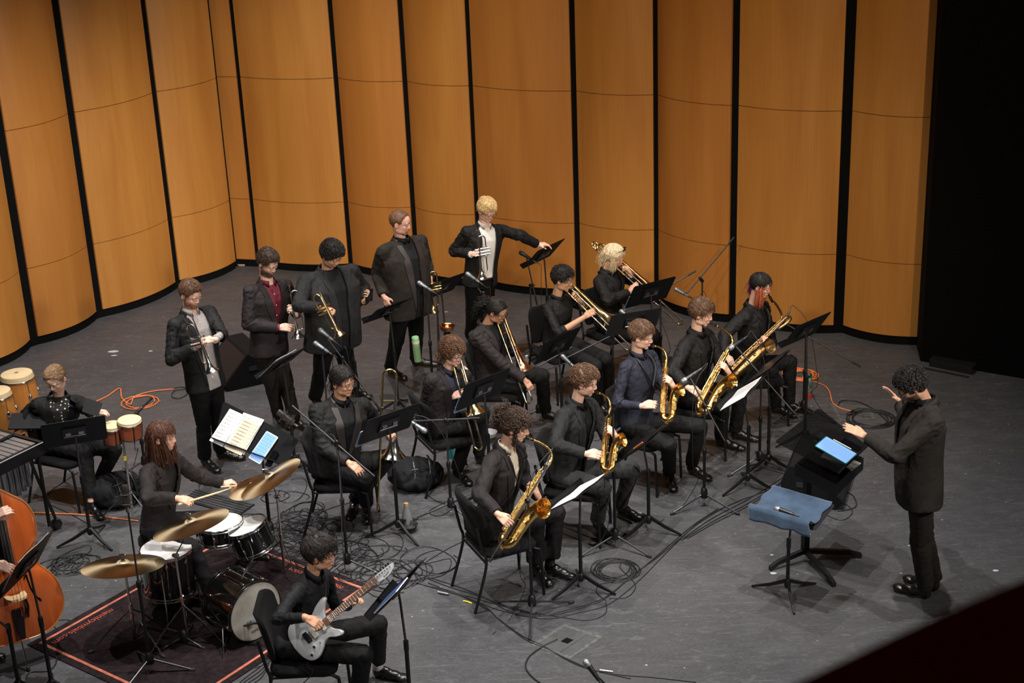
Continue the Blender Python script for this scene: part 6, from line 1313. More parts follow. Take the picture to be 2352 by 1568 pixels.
# sticks, bongos, congas
hd=PP['drummer']['jt']['R']; y0=hd[1].y-.04; k_=MB(); k_.tube([AY(410,1158,y0+.0),AY(500,1131,y0+.07),AY(527,1122,y0+.09)],[.0075,.007,.004],10); k_.ell(AY(529,1121,y0+.092),(.006,.006,.006),n=8,m=6); tag(k_.obj('drumstick',M_STICK),'pale drumstick in the right hand of the drummer','drumstick')
hd=PP['drummer']['jt']['L']; k_=MB(); k_.tube([AY(507,1118,hd[1].y-.05),AY(560,1114,hd[1].y-.02)],[.0075,.005],10); tag(k_.obj('drumstick',M_STICK),'second drumstick half hidden at the left hand of the drummer','drumstick')
def conga(C,r,label):
    C=V(C); root=empty('conga',V((C.x,C.y,0)),label,'conga'); M=Matrix.Translation(C); z=C.z
    MB().lathe([(r*.98,-.02),(r*1.06,-.10),(r*1.14,-.26),(r*1.10,-.42),(r*.92,-.60),(r*.78,-z+.02),(r*.78,-z+.001)],36,M).obj('shell',M_OAK,root)
    MB().lathe([(.001,.012),(r*.85,.010),(r*.97,.004),(r*1.01,-.02),(r*1.02,-.045)],36,M).obj('hide_head',M_HIDE,root); MB().ell(C+V((0,0,.0125)),(.020,.020,.001),n=14,m=4).obj('worn_spot',mat('worn_hide',(.25,.15,.08),.8),root)
    MB().tube([C+V((r*1.045*math.cos(2*PI*i/36),r*1.045*math.sin(2*PI*i/36),-.045)) for i in range(36)],.007,8,closed=True).obj('rim',M_CHROME,root)
    for i in range(6):
        a=2*PI*i/6+.35; d=V((math.cos(a),math.sin(a),0)); MB().tube([C+d*r*1.05+V((0,0,-.045)),C+d*r*1.10+V((0,0,-.17))],.0045,8).obj('tuning_rod',M_CHROME,root); MB().ell(C+d*r*1.13+V((0,0,-.20)),(.020,.020,.032),n=10,m=8).obj('side_plate',M_CHROME,root)
    return root
conga(G(38,858,.76),.150,'tall orange-brown conga behind the percussionist'); conga(G(-10,898,.76),.135,'second conga cut by the left edge of the photograph')
bp_=G(305,1180); 
for (px,py,r,lab) in ((257,975,.083,'smaller bongo drum beside the black stand of the percussionist'),(297,963,.100,'larger bongo drum with a clipped microphone')):
    c=AY(px,py,bp_.y+(.0)); root=empty('bongo',c,lab,'bongo drum'); M=fr(c,y=(0,1,.01),z=(.04,-.05,1))
    MB().lathe([(r*.95,-.02),(r*1.0,-.05),(r*.92,-.17),(r*.85,-.175)],32,M,True).obj('shell',M_BONGO,root); MB().lathe([(.001,.008),(r*.85,.007),(r*.99,.0),(r*1.0,-.022)],32,M).obj('hide_head',M_HIDE,root)
    MB().tube([M@V((r*1.04*math.cos(2*PI*i/30),r*1.04*math.sin(2*PI*i/30),-.026)) for i in range(30)],.006,8,closed=True).obj('rim',M_CHROME,root); MB().tube([M@V((r*.92*math.cos(2*PI*i/30),r*.92*math.sin(2*PI*i/30),-.165)) for i in range(30)],.005,8,closed=True).obj('lower_rim',M_METB,root)
    for i in range(4): a=2*PI*i/4+.5; MB().tube([M@V((r*1.05*math.cos(a),r*1.05*math.sin(a),-.026)),M@V((r*.97*math.cos(a),r*.97*math.sin(a),-.185))],.004,6).obj('tuning_rod',M_METB,root)
cb_=AY(279,985,bp_.y); r_=empty('bongo_stand',bp_,'chrome bongo stand with crossed legs beside the backpack','stand'); MB().tube([bp_+V((0,0,.05)),V((cb_.x,cb_.y,cb_.z-.10))],.011,10).obj('pole',M_CHROME,r_); MB().tube([V((cb_.x,cb_.y,cb_.z-.12)),V((cb_.x,cb_.y,cb_.z-.03))],.018,10).obj('bracket',M_CHROME,r_)
for k in range(3): a=R(200)+k*2*PI/3; d=V((math.cos(a),math.sin(a),0)); o=MB().tube([bp_+V((0,0,.24)),bp_+d*.28+V((0,0,.012))],.007,8).obj('leg',M_METG,r_); MB().caps(bp_+d*.27+V((0,0,.018)),bp_+d*.29+V((0,0,.014)),.014,.013,8).obj('rubber_foot',M_RUB,o)
MB().tube([bp_+V((0,0,.52)),bp_+V((0,0,.56))],.017,10).obj('yellow_collar',M_YEL,r_)
q=G(335,1085); mic_stand(None,955,'black microphone stand reaching over the bongos',hubpt=(q.x,q.y,0),A=(300,966),B=(350,912),dyA=-.05,dyB=.08,mic=((296,968),(308,955),-.05,-.03),miclabel='small black microphone over the larger bongo',grille=M_MICB,micb=M_MICB,small=True,side=-.06)
# percussionist: folder in hand and mesh bag
w=PP['percussionist']['jt']['R'][1]; F=fr(AY(66,968,w.y-.03),x=(1,.12,-.10),z=(.1,-.25,1)); b=MB(); slab(b,.32,.22,.012,.01,F); tag(b.obj('folder',M_METB,None,False),'thin black folder in the right hand of the percussionist','folder')
w=PP['percussionist']['jt']['L'][1]; F=fr(AY(212,935,w.y-.08),x=(.75,.5,-.6),z=(.3,-.85,.35)); b=MB(); slab(b,.14,.12,.006,.01,F); tag(b.obj('folder',mat('perforated_black',(.009,.009,.009),.5,bump=.001,bscale=160),None,False),'black perforated folder tilted by the percussionist left arm','folder')
# vibraphone, only its right end in view
vc=G(98,1020,.86); vl=(G(0,1068,.86)-vc).normalized(); vt=(G(0,985,.86)-vc); vt=(vt-vl*vt.dot(vl)).normalized(); VL=1.3; VT=.62
vb=empty('vibraphone',V((vc.x,vc.y,0)),'silver-barred vibraphone cut by the left edge of the photograph','vibraphone')
def vp(a,b,z): p=vc+vl*a+vt*b; return V((p.x,p.y,.86+z))
for (a0,b0_,a1,b1_) in ((0,0,VL,0),(0,VT,VL,VT),(0,0,0,VT),(VL,0,VL,VT)):
    p=vp(a0,b0_,-.03);q=vp(a1,b1_,-.03); d=(q-p).normalized(); s_=d.cross(V((0,0,1)))*.018; MB().ring_loft([[x+s_+V((0,0,.05)),x-s_+V((0,0,.05)),x-s_-V((0,0,.05)),x+s_-V((0,0,.05))] for x in (p-d*.018,q+d*.018)],True).obj('frame_rail',M_METB,vb,False)
    MB().tube([p+V((0,0,.055))-s_,q+V((0,0,.055))-s_],.006,6).obj('frame_trim',M_STEEL,vb)
nb_=0
for row,(b0_,b1_,z,skip) in enumerate(((.03,.30,.012,()),(.31,.56,.03,(2,6)))):
    for i in range(20):
        if row and i%7 in skip: continue
        a=.07+i*.060; e=.0+i*.004; p=[vp(a+s*.024,bb,z) for s in (-1,1) for bb in (b0_+e*.3,b1_-e*.5)]; p=[p[0],p[1],p[3],p[2]]
        MB().ring_loft([p,[x+V((0,0,.012)) for x in p]],True).obj('tone_bar',M_BARS,vb,False)
        MB().lathe([(.023,-.08),(.023,-.30-.18*(1-abs(i-6)/12))],14,Matrix.Translation(vp(a,(b0_+b1_)/2,-.0)),True).obj('resonator',M_TUBES,vb)
MB().tube([vp(.03,.305,.045),vp(VL,.305,.045)],.010,8).obj('damper_rail',M_METB,vb)
for (a,bb,ca,cb2) in ((.05,.02,.02,-.04),(.05,VT,.30,VT+.05),):
    MB().tube([vp(a,bb,-.06),vp(a,bb,-.80+.06)],.016,10).obj('leg',M_METB,vb)
w1=G(129,1203,.05); w2=G(35,1176,.05)
for w_,top_ in ((w1,vp(.12,.05,-.07)),(w2,vp(.20,VT-.1,-.07))):
    MB().tube([top_,lerp(top_,w_,.35),w_+V((0,0,.06))],.014,10).obj('leg',M_METG,vb); s_=V((.3,.9,0)).normalized()*.016
    o=MB().lathe([(.015,-.016),(.046,-.016),(.050,-.010),(.050,.010),(.046,.016),(.015,.016)],24,fr(w_,y=(0,0,1),z=(.5,-.85,0)),True).obj('caster_wheel',M_RUB,vb); MB().lathe([(.001,-.017),(.024,-.018),(.024,.018),(.001,.017)],16,fr(w_,y=(0,0,1),z=(.5,-.85,0))).obj('wheel_hub',M_METG,o)
# double bass
E0=G(66,1541); br_=G(30,1362,.60); xa=(br_-E0).normalized(); nf=V((math.cos(R(302)),math.sin(R(302)),.15)); nf=(nf-xa*nf.dot(xa)).normalized(); BXM=fr(E0,z=xa,y=-nf)   # x right of viewer side, y into body, z up the instrument
db=empty('double_bass',E0,'orange-varnished double bass at the left edge of the photograph','double bass')
outl=[(0,.24),(.14,.245),(.25,.29),(.325,.40),(.335,.50),(.31,.62),(.255,.71),(.215,.76),(.20,.84),(.205,.92),(.235,.97),(.245,1.06),(.235,1.16),(.19,1.25),(.11,1.32),(.04,1.38),(0,1.39)]
ol=[V((x,0,z)) for x,z in bez([V((x,z,0)) for x,z in outl],4) and [(p.x,p.y) for p in bez([V((x,z,0)) for x,z in outl],4)]]
full=ol+[V((-p.x,0,p.z)) for p in ol[-2:0:-1]]; cen=V((0,0,.78))
top=MB(); rings=[]
for k,(s_,h_) in enumerate(((1.,0),(.97,-.004),(.85,-.016),(.65,-.026),(.4,-.033),(.15,-.036),(.01,-.036))): rings.append([BXM@V((p.x*s_,h_,cen.z+(p.z-cen.z)*s_)) for p in full])
top.ring_loft(rings,False); top.obj('top_plate',M_BASSW,db,True,0)
rb_=MB(); rb_.ring_loft([[BXM@V((p.x*.985,y,cen.z+(p.z-cen.z)*.985)) for p in full] for y in (0,.19)],True); rb_.obj('ribs',mat('dark_varnished_ribs',(.20,.045,.012),.25,coat=.6),db,True,40)
eg=MB(); eg.tube([BXM@V((p.x*1.0,.0,p.z)) for p in full],.006,6,closed=True); eg.obj('edge_purfling',mat('edge_wood',(.45,.17,.05),.3),db)
for sx in (-1,1):
    f=bez([BXM@V((sx*.085,-.036,.70)),BXM@V((sx*.105,-.036,.725)),BXM@V((sx*.11,-.034,.68)),BXM@V((sx*.125,-.032,.60)),BXM@V((sx*.16,-.026,.52)),BXM@V((sx*.175,-.024,.50)),BXM@V((sx*.165,-.025,.53))],5); MB().tube(f,.006,6).obj('f_hole',M_BLACK,db)
b=MB(); b.ring_loft([[BXM@V((x,-.035-y,.605+z)) for x,y in ((-.075,0),(-.045,.0),(-.03,.03),(.03,.03),(.045,0),(.075,0),(.07,.08),(.05,.12),(0,.135),(-.05,.12),(-.07,.08))] for z in (-.008,.008)],True); b.obj('bridge',M_MAPLE,db,True,30)
b=MB(); b.ring_loft([[BXM@V((x*w_,-.045+dy_-abs(0),z)) for x,dy_ in ((-1,0),(-.6,-.016),(0,-.022),(.6,-.016),(1,0),(0,.012))] for z,w_,_ in ((.82,.045,0),(1.4,.036,0),(1.9,.022,0))],True); b.obj('fingerboard',M_EBONY,db,True,30)
b=MB(); b.ring_loft([[BXM@V((x*w_,yy,z)) for x,yy in ((-1,-.035),(1,-.035),(.8,.0),(-.8,.0))] for z,w_ in ((1.36,.03),(1.9,.022))],True); b.obj('neck',M_FRET,db,True,30)
b=MB(); b.ring_loft([[BXM@V((x*w_,yy,z)) for x,yy in ((-1,-.05),(1,-.05),(1,-.03),(-1,-.03))] for z,w_ in ((.27,.018),(.50,.040))],True); b.obj('tailpiece',M_EBONY,db,True,30)
for i in range(4): x=-.036+.024*i; MB().tube([BXM@V((x*.5,-.055,.48)),BXM@V((x,-.17,.605)),BXM@V((x*.5,-.075,1.9))],.0016,6).obj('string',M_STR,db)
MB().tube([BXM@V((0,.06,.25)),BXM@V((0,.0,.0))],.006,8).obj('endpin',M_CHROME,db); MB().caps(E0+V((0,0,.012)),E0+V((0,0,.03)),.014,.012).obj('endpin_tip',M_RUB,db)
for p_,h_ in ((.33,.05),): MB().tube([BXM@V((.06,-.05,.60)),BXM@V((.075,-.05,.50)),BXM@V((.06,-.052,.42))],.009,8).obj('pickup',M_METB,db); 
MB().tube([BXM@V((.02,-.055,.50)),BXM@V((.02,-.058,.44))],.004,6).obj('red_thread',M_RED,db)
# electric guitar
gp=PP['guitarist']; y0=gp['H'].y-.20; A0=AY(676,1490,y0); A1=AY(903,1296,y0+.10); ga=(A1-A0).normalized(); gn=V((.10,-.76,.62)); gn=(gn-ga*gn.dot(ga)).normalized(); GM=fr(A0,x=ga,z=gn); gs=(A1-A0).length/.985; GM=GM@Matrix.Scale(gs,4)
gt=empty('electric_guitar',A0,'metallic silver electric guitar in the lap of the boy','guitar')
gu=[(0,0),(.012,-.09),(.05,-.150),(.11,-.165),(.17,-.140),(.22,-.108),(.27,-.105),(.315,-.135),(.355,-.150),(.375,-.138),(.365,-.11),(.335,-.075),(.325,-.032),(.335,.032),(.36,.075),(.40,.115),(.425,.135),(.42,.152),(.385,.158),(.32,.140),(.26,.112),(.20,.115),(.15,.145),(.10,.162),(.05,.145),(.012,.09)]
gl=[(p.x,p.y) for p in bez([V((x,y,0)) for x,y in gu]+[V((0,0,0))],4)][:-1]
b=MB(); cx_=.2
rings=[]
for z,k in ((-.042,.93),(-.036,.985),(-.02,1.),(-.006,.985),(.0,.94)): rings.append([GM@V((cx_+(x-cx_)*k,y*k,z)) for x,y in gl])
b.ring_loft(rings,True); b.obj('body',M_GUIT,gt,True,40)
b=MB(); b.ring_loft([[GM@V((x,y*w_,z)) for y,z in ((-1,.006),(1,.006),(.9,-.014),(0,-.022),(-.9,-.014))] for x,w_ in ((.31,.028),(.82,.0215))],True); nk_=b.obj('neck',M_FRET,gt,True,40)
b=MB(); b.ring_loft([[GM@V((x,y*w_,z)) for y,z in ((-1,.0062),(1,.0062),(1,.010),(-1,.010))] for x,w_ in ((.295,.0285),(.815,.0215))],True); b.obj('fingerboard',mat('roasted_board',(.22,.11,.06),.5),gt,False)
for k in range(22): x=.815-(.645)*(1-2**(-(k+1)/12.)); w_=.0285+(.0215-.0285)*(x-.295)/.52; MB().tube([GM@V((x,-w_,.0105)),GM@V((x,w_,.0105))],.0012,5).obj('fret',M_STR,gt)
b=MB(); hs_=[(.815,-.022),(.835,-.030),(.87,-.040),(.93,-.036),(.975,-.018),(.992,.004),(.985,.016),(.95,.018),(.90,.020),(.85,.024),(.815,.022)]; b.ring_loft([[GM@V((x,y,z)) for x,y in hs_] for z in (-.012,.002)],True); hd_=b.obj('headstock',M_GUIT,gt,True,30)
text('Ibanez',GM@Matrix.Translation((.90,-.022,.0025))@Matrix.Rotation(R(8),4,'Z'),.022,M_INK,hd_)
for i in range(6):
    x=.838+.024*i; y=.021-.001*i; MB().tube([GM@V((x,y-.012,.002)),GM@V((x,y-.012,.012))],.0035,8).obj('tuner_post',M_CHROME,gt); MB().caps(GM@V((x,y,-.004)),GM@V((x,y+.022,-.004)),.0045,.006,8).obj('tuning_peg',M_CHROME,gt)
    s0=.022*(i-2.5)/2.5; MB().tube([GM@V((.155,s0,.016)),GM@V((.815,s0*.78,.0125)),GM@V((x,y-.012,.008))],.0008,4).obj('string',M_STR,gt)
for x,w_ in ((.195,.022),(.285,.020)): b=MB(); slab(b,w_*1.6,.080,.010,.006,GM@Matrix.Translation((x,0,.001))); b.obj('pickup',M_PICK,gt,False)
b=MB(); slab(b,.040,.085,.012,.004,GM@Matrix.Translation((.135,0,.001))); b.obj('bridge',M_CHROME,gt,False)
for i in range(6): b=MB(); slab(b,.022,.009,.006,.002,GM@Matrix.Translation((.130,.034-.0136*i,.013))); b.obj('saddle',M_METB,gt,False)
for x,y in ((.135,-.085),(.085,-.120)): MB().tube([GM@V((x,y,.0)),GM@V((x,y,.016))],.010*gs,14).obj('volume_knob',M_CHROME,gt)
MB().tube([GM@V((.185,-.085,.002)),GM@V((.195,-.095,.018))],.003,6).obj('selector_switch',M_METB,gt)
cable([GM@V((.03,-.13,-.02)),GM@V((-.01,-.16,-.03)),GM@V((-.02,-.22,-.05)),G(672,1600,.25),G(690,1660,.01)],'guitar cable hanging from the silver guitar')
MB().tube(bez([gp['N']+gp['SL']*.06+gp['SF']*.055,gp['N']-gp['U']*.12+gp['SF']*.125,gp['N']+gp['SL']*-.06+gp['SF']*.055],6),.0016,5).obj('pendant_cord',M_METB,gp['root']); MB().tube([gp['N']-gp['U']*.12+gp['SF']*.128,gp['N']-gp['U']*.155+gp['SF']*.130],.006,8).obj('pendant',M_STEEL,gp['root'])
# ---- things on the floor ----
def bottle(P_,prof,mats,label,names,ax=(0,0,1)):
    M=fr(P_,y=(0,1,.01),z=ax); root=empty('water_bottle',P_,label,'bottle')
    for pr,m_,nm in zip(prof,mats,names): MB().lathe(pr,24,M,True).obj(nm,m_,root)
q=G(1857,912); bottle(q,[[(.036,.0),(.037,.05),(.036,.051)],[(.036,.051),(.037,.17),(.034,.20),(.024,.215)],[(.026,.215),(.028,.245),(.012,.262),(.001,.263)]],[M_RED,mat('sticker_steel',(.10,.13,.11),.35,var=.9,vscale=30),M_BOTG],'dark green and red water bottle covered in stickers by the orange cable',['base','body','cap'])
q=AY(960,829,G(1000,940).y-.02); bottle(q,[[(.036,.0),(.037,.14),(.036,.19)],[(.037,.19),(.037,.215)],[(.034,.215),(.036,.25),(.03,.258)]],[M_GREEN,mat('cream_band',(.6,.52,.38),.6),mat('pale_green_lid',(.22,.45,.24),.5)],'sage green water bottle beside the bare stand of the balding man',['body','band','lid'],ax=(-.05,0,1))
q=G(1036,1050); bottle(q,[[(.034,.0),(.036,.16),(.034,.17)],[(.020,.17),(.020,.20)]],[M_TEAL,mat('teal_cap',(.02,.25,.3),.4)],'translucent teal bottle under the curly-haired trombonist',['body','cap'])
q=G(636,972); bottle(q,[[(.038,.0),(.042,.05),(.036,.09),(.022,.115)],[(.018,.115),(.02,.14),(.001,.145)]],[M_STEEL,M_RED],'round steel bottle with a red cap at the feet of the plum shirt man',['body','cap'])
q=G(1211,855); bottle(q+V((0,0,.0)),[[(.028,.0),(.030,.13),(.012,.17)],[(.014,.17),(.014,.19)]],[mat('clear_pet',(.75,.78,.8),.1,trans=.8),M_WHITE],'clear plastic water bottle on the floor behind the ponytailed trombonist',['body','cap'])
mute(G(936,1205),(0,0,1),'grey cone mute standing on the floor by the trombonist stand'); mute(G(940,1216)+V((.0,-.02,.0)),(0,0,1),'black rubber plunger cup under the grey cone mute','plunger',M_RUB)
q=AY(1026,745,G(1012,940).y); mute(q+V((0,0,-.07)),(.05,0,1),'copper and black bowl mute clamped beside the balding man','plunger',M_COPPER)
cu_=MB().lathe([(.030,0),(.034,.06),(.034,.062)],20,Matrix.Translation(q+V((0,0,-.11))),True).obj('cup_holder',M_METB); tag(cu_,'black cup holder under the copper mute','cup holder')
bell_=G(1124,1004,.05); mute(bell_,(0,0,1),'pale grey hat mute lying under the music stand of the curly trombonist','plunger',mat('pale_grey_hat',(.42,.43,.45),.4))
def backpack(P_,label,yaw,s=1.):
    root=empty('backpack',P_,label,'backpack'); M=Matrix.Translation(P_)@Matrix.Rotation(R(yaw),4,'Z')@Matrix.Scale(s,4); b=MB()
    b.ell((0,0,.12),(.24,.17,.125),M=M); b.ell((.10,.0,.10),(.15,.17,.10),M=M); b.ell((-.12,-.02,.14),(.14,.15,.13),M=M); b.ell((0,-.12,.07),(.18,.09,.07),M=M)
    me=remesh(b,.012,4); wrinkle(me,[M@V((0,0,.12))],.016,.006,6,3,.3); a=getv(me); a[:,2]=np.maximum(a[:,2],.004); setv(me,a); mobj('bag_body',me,M_BAG,root)
    for x in (-.05,.09): MB().tube(bez([M@V((x,-.12,.03)),M@V((x+.02,-.19,.10)),M@V((x+.03,-.10,.245)),M@V((x+.02,.02,.262))],6),.014*s,8,flat=.35).obj('strap',M_METG,root)
    MB().tube(bez([M@V((-.18,-.10,.17)),M@V((0,-.15,.22)),M@V((.2,-.08,.17))],8),.004,6).obj('zip',M_METG,root)
backpack(G(958,1112),'black backpack on the floor between the two trombonists',10,1.0)
backpack(G(268,1150),'black backpack on the floor between bongo stand and drummer',40,1.05)
# stage monitors
def wedge(P_,yaw,label,s=1.):
    root=empty('stage_monitor',P_,label,'loudspeaker'); M=Matrix.Translation(P_)@Matrix.Rotation(R(yaw),4,'Z')@Matrix.Scale(s,4); w=.31; prof=[(-.27,.0),(.17,.0),(.27,.12),(.14,.36),(-.16,.40),(-.27,.22)]
    b=MB(); b.ring_loft([[M@V((x,y,z)) for y,z in prof] for x in (-w,w)],True); b.obj('cabinet',mat('speaker_paint',(.007,.007,.0075),.75,spec=.15,bump=.001,bscale=300),root,False)
    F=M@fr((0,.205-.0,.24),x=(1,0,0),y=(0,-.13,.24)); g=MB(); slab(g,.56,.235,.008,.02,F); g.obj('grille',mat('speaker_grille',(.009,.009,.010),.6,.3,bump=.001,bscale=600),root,False)
    b=MB(); slab(b,.05,.025,.002,.004,F@Matrix.Translation((.22,.09,.009))); b.obj('badge',mat('blue_white_badge',(.12,.22,.6),.3,emit=.15),root,False); return root
# wedge with its grille leaning up to the band
def wedge2(P_,yaw,label):
    root=empty('stage_monitor',P_,label,'loudspeaker'); M=Matrix.Translation(P_)@Matrix.Rotation(R(yaw),4,'Z'); w=.33; prof=[(-.26,.0),(.20,.0),(.26,.07),(-.02,.36),(-.20,.36),(-.27,.20)]
    b=MB(); b.ring_loft([[M@V((x,y,z)) for y,z in prof] for x in (-w,w)],True); b.obj('cabinet',mat('speaker_paint',(.007,.007,.0075),.75,spec=.15,bump=.001,bscale=300),root,False)
    c=V((0,.125,.212)); F=M@fr(c,x=(1,0,0),y=(0,-.28,.29)); g=MB(); slab(g,.60,.36,.010,.02,F); g.obj('grille',mat('speaker_grille',(.016,.016,.018),.5,.3,bump=.001,bscale=600),root,False)
    b=MB(); slab(b,.055,.03,.002,.004,F@Matrix.Translation((.25,.14,.011))); b.obj('badge',mat('blue_white_badge',(.15,.25,.65),.3),root,False)
    for sx in (-1,1): b=MB(); slab(b,.12,.05,.004,.01,M@fr((sx*(w+.001),-.08,.2),z=(sx,0,0),x=(0,1,0))); b.obj('side_handle',M_METG,root,False)
    return root
wedge2(G(548,866),118,'black wedge monitor on the floor behind the auburn-bearded man'); wedge2(G(1885,1140)+V((0,.12,0)),250,'black wedge monitor on the floor beneath the conductor desk')
# rug under the drum kit
rgm=M_RUG; A_=G(94,1478); B_=G(350,1334); uu=(B_-A_).normalized(); vv=V((uu.y,-uu.x,0)); LU=2.15; LV=2.75
# corner A, one side along uu (to the back right), the other along vv (to the front right)
def rp(a,b,z): p=A_+uu*a+vv*b; return V((p.x,p.y,z))
P_b=G(840,1357)
LU=max(1.6,(P_b-A_).dot(uu)-.0) ; LU=2.0; 
tst=[(G(x,y)-A_) for x,y in ((350,1334),(619,1273),(701,1304),(840,1357),(502,1568),(630,1487))]
print('RUG',[(round(t.dot(uu),2),round(t.dot(vv),2)) for t in tst])
RU=(tst[1].dot(uu)+tst[3].dot(uu))/2; RV=(tst[4].dot(vv)+tst[5].dot(vv))/2
b=MB(); b.ring_loft([[rp(-.07,-.07,z),rp(RU+.07,-.07,z),rp(RU+.07,RV+.07,z),rp(-.07,RV+.07,z)] for z in (.001,.008)],True); rug=empty('drum_rug',rp(RU/2,RV/2,0),'dark rug with an orange border line under the drum kit','rug'); b.obj('pile',M_RUG,rug,False)
for (a0,b0_,a1,b1_) in ((-.012,-.012,RU+.012,.012),(-.012,RV-.012,RU+.012,RV+.012),(-.012,.012,.012,RV-.012),(RU-.012,.012,RU+.012,RV-.012)):
    b=MB(); b.ring_loft([[rp(a0,b0_,z),rp(a1,b0_,z),rp(a1,b1_,z),rp(a0,b1_,z)] for z in (.008,.0095)],True); b.obj('border_line',M_RUGL,rug,False)
text('meinlcymbals.com',fr(rp(.33,.085,.0095),x=-uu,z=(0,0,1)),.078,M_RUGT,rug,'lettering')
text('meinlcymbals.com',fr(rp(RU-.085,RV-.42,.0095),x=-vv,z=(0,0,1)),.078,M_RUGT,rug,'lettering')
# ---- cables ----
cr=random.Random(11)
def onfloor(pts,label,m=None,r=.0035,jit=0.,cat='cable',group=None):
    q=[]
    for i,(x,y) in enumerate(pts): p=G(x+cr.uniform(-jit,jit),y+cr.uniform(-jit,jit)*.6); q.append(V((p.x,p.y,r+.001)))
    return cable(q,label,r,m,cat,group)
def coil(px,py,rx,turns,label,m=None,r=.0035,var=.12,group=None,z=.0,ell=1.,parent=None):
    c=G(px,py); pts=[]; N_=turns*14
    for i in range(N_+1):
        a=2*PI*i/14; k=1+var*math.sin(a*.37+cr.uniform(-.3,.3)); pts.append(c+V((rx*k*math.cos(a)+.03*math.sin(a*.11),rx*k*ell*math.sin(a)+.03*math.cos(a*.13),r+.001+.004*(i/N_)*turns*.3+z)))
    return cable(pts,label,r,m,'cable',group,raw=True)
main=[[(985,1330),(1040,1352),(1110,1372),(1170,1404),(1230,1416),(1310,1400),(1390,1372),(1450,1325),(1520,1270),(1600,1205),(1680,1160),(1760,1130)],
 [(985,1340),(1045,1362),(1100,1383),(1150,1402),(1250,1421),(1330,1408),(1400,1385),(1470,1330),(1540,1262),(1620,1190),(1700,1150)],
 [(980,1326),(1060,1350),(1130,1380),(1200,1405),(1262,1414),(1350,1392),(1392,1374),(1440,1336),(1508,1276),(1590,1210),(1650,1170)],
 [(990,1350),(1060,1370),(1120,1400),(1145,1420),(1200,1460),(1250,1485),(1300,1515),(1350,1535),(1420,1550),(1500,1556),(1600,1566)],
 [(975,1345),(1040,1360),(1115,1395),(1150,1425),(1210,1470),(1260,1492),(1310,1518),(1370,1540),(1450,1560)],
 [(900,1322),(950,1338),(1020,1356),(1080,1370),(1160,1394),(1220,1408)]]
for i,p in enumerate(main): onfloor(p,'black cable in the bundle running along the front of the saxophones',jit=2,group='cable bundle along the front of the saxophones')
onfloor([(1280,1470),(1245,1487),(1215,1510),(1208,1535),(1225,1558),(1250,1575)],'black cable leading from the floor hatch',r=.006)
coil(1414,1310,.155,7,'coiled black cable at the foot of the charcoal saxophonist stand',var=.13)
onfloor([(1430,1285),(1425,1305),(1450,1330),(1460,1350),(1440,1372),(1400,1375)],'loose cable leaving the coil in front of the saxophones'); onfloor([(1392,1380),(1370,1360),(1380,1342),(1420,1336),(1450,1330)],'short cable loop beside the music stand foot'); onfloor([(1392,1384),(1390,1410),(1350,1425),(1290,1418),(1230,1408)],'cable loop in front of the middle music stand')
for k in range(3): onfloor([(1560+8*k,1240),(1640,1190+6*k),(1720,1150+5*k),(1800,1095+5*k),(1850,1060)],'black cable running to the conductor wedge',jit=4,group='cables running to the conductor wedge')
coil(1998,962,.20,6,'coiled black cable on the floor left of the conductor',r=.005,var=.14); onfloor([(1925,935),(1932,922),(1965,922),(2005,940),(2045,975)],'thick black cable arching over the floor hatch',r=.006)
onfloor([(1925,1175),(1965,1165),(1960,1140),(1940,1130)],'black cable looping beside the conductor wedge',r=.005); onfloor([(1900,1185),(1935,1195),(1958,1178),(1945,1160),(1920,1158)],'thin cable loop right of the towel stand')
coil(1838,862,.13,7,'orange extension cable coiled behind the baritone saxophonist',M_ORANGE,.006,.25); onfloor([(1850,872),(1890,885),(1905,900),(1912,925),(1930,938),(1955,945)],'orange extension cable running from the coil to the floor hatch',M_ORANGE,.006,cat='cable')
coil(318,927,.16,2,'orange cable coil on the floor behind the bongos',M_ORANGE,.007,.2,ell=1.); onfloor([(205,930),(245,912),(275,893),(280,915),(300,930),(310,912),(350,900),(400,895)],'orange cable running left from the coil behind the bongos',M_ORANGE,.007)
onfloor([(395,893),(420,890),(435,900),(415,915),(395,912),(402,898),(430,895)],'black cable joined to the orange cable behind the auburn-bearded man',r=.005)
onfloor([(50,1177),(110,1180),(180,1183),(250,1190),(318,1198)],'orange cable crossing the floor behind the drummer',M_ORANGE,.007); onfloor([(1430,1015),(1450,1008),(1480,1002)],'orange cable end under the navy shirt saxophonist chair',M_ORANGE,.006); onfloor([(1560,940),(1580,935),(1620,920),(1650,900)],'orange cable under the swept-hair saxophonist chair',M_ORANGE,.006)
# tangle between drum kit and trombones
def tangle(px,py,n,sx,sy,label,seed,r=.0035,rr=(.06,.30)):
    rn=random.Random(seed); b=MB()
    for _ in range(n):
        c=G(px+rn.gauss(0,sx),py+rn.gauss(0,sy)); R0=rn.uniform(*rr); e=rn.uniform(.35,1.); ro=rn.uniform(0,PI); a0=rn.uniform(0,6.28); span=rn.uniform(2.5,7.5); z0=rn.uniform(0,.02); pts=[]
        for i in range(26):
            a=a0+span*i/25; x=R0*math.cos(a)*(1+.15*math.sin(a*1.7)); y=R0*e*math.sin(a); pts.append(c+V((x*math.cos(ro)-y*math.sin(ro),x*math.sin(ro)+y*math.cos(ro),r+.001+z0*(.5+.5*math.sin(a*2.3)))))
        b.tube(pts,r,6)
    o=b.obj('cable_tangle',M_CABLE,None,True,0); tag(o,label,'cables',kind='stuff')
tangle(690,1215,42,38,26,'dense tangle of black cables between the ride cymbal and the resting trombonist',1); tangle(790,1275,30,55,22,'loose tangle of black cables behind the guitarist',2); tangle(890,1318,14,55,14,'black cables spilling right from the guitarist towards the cable bundle',3)
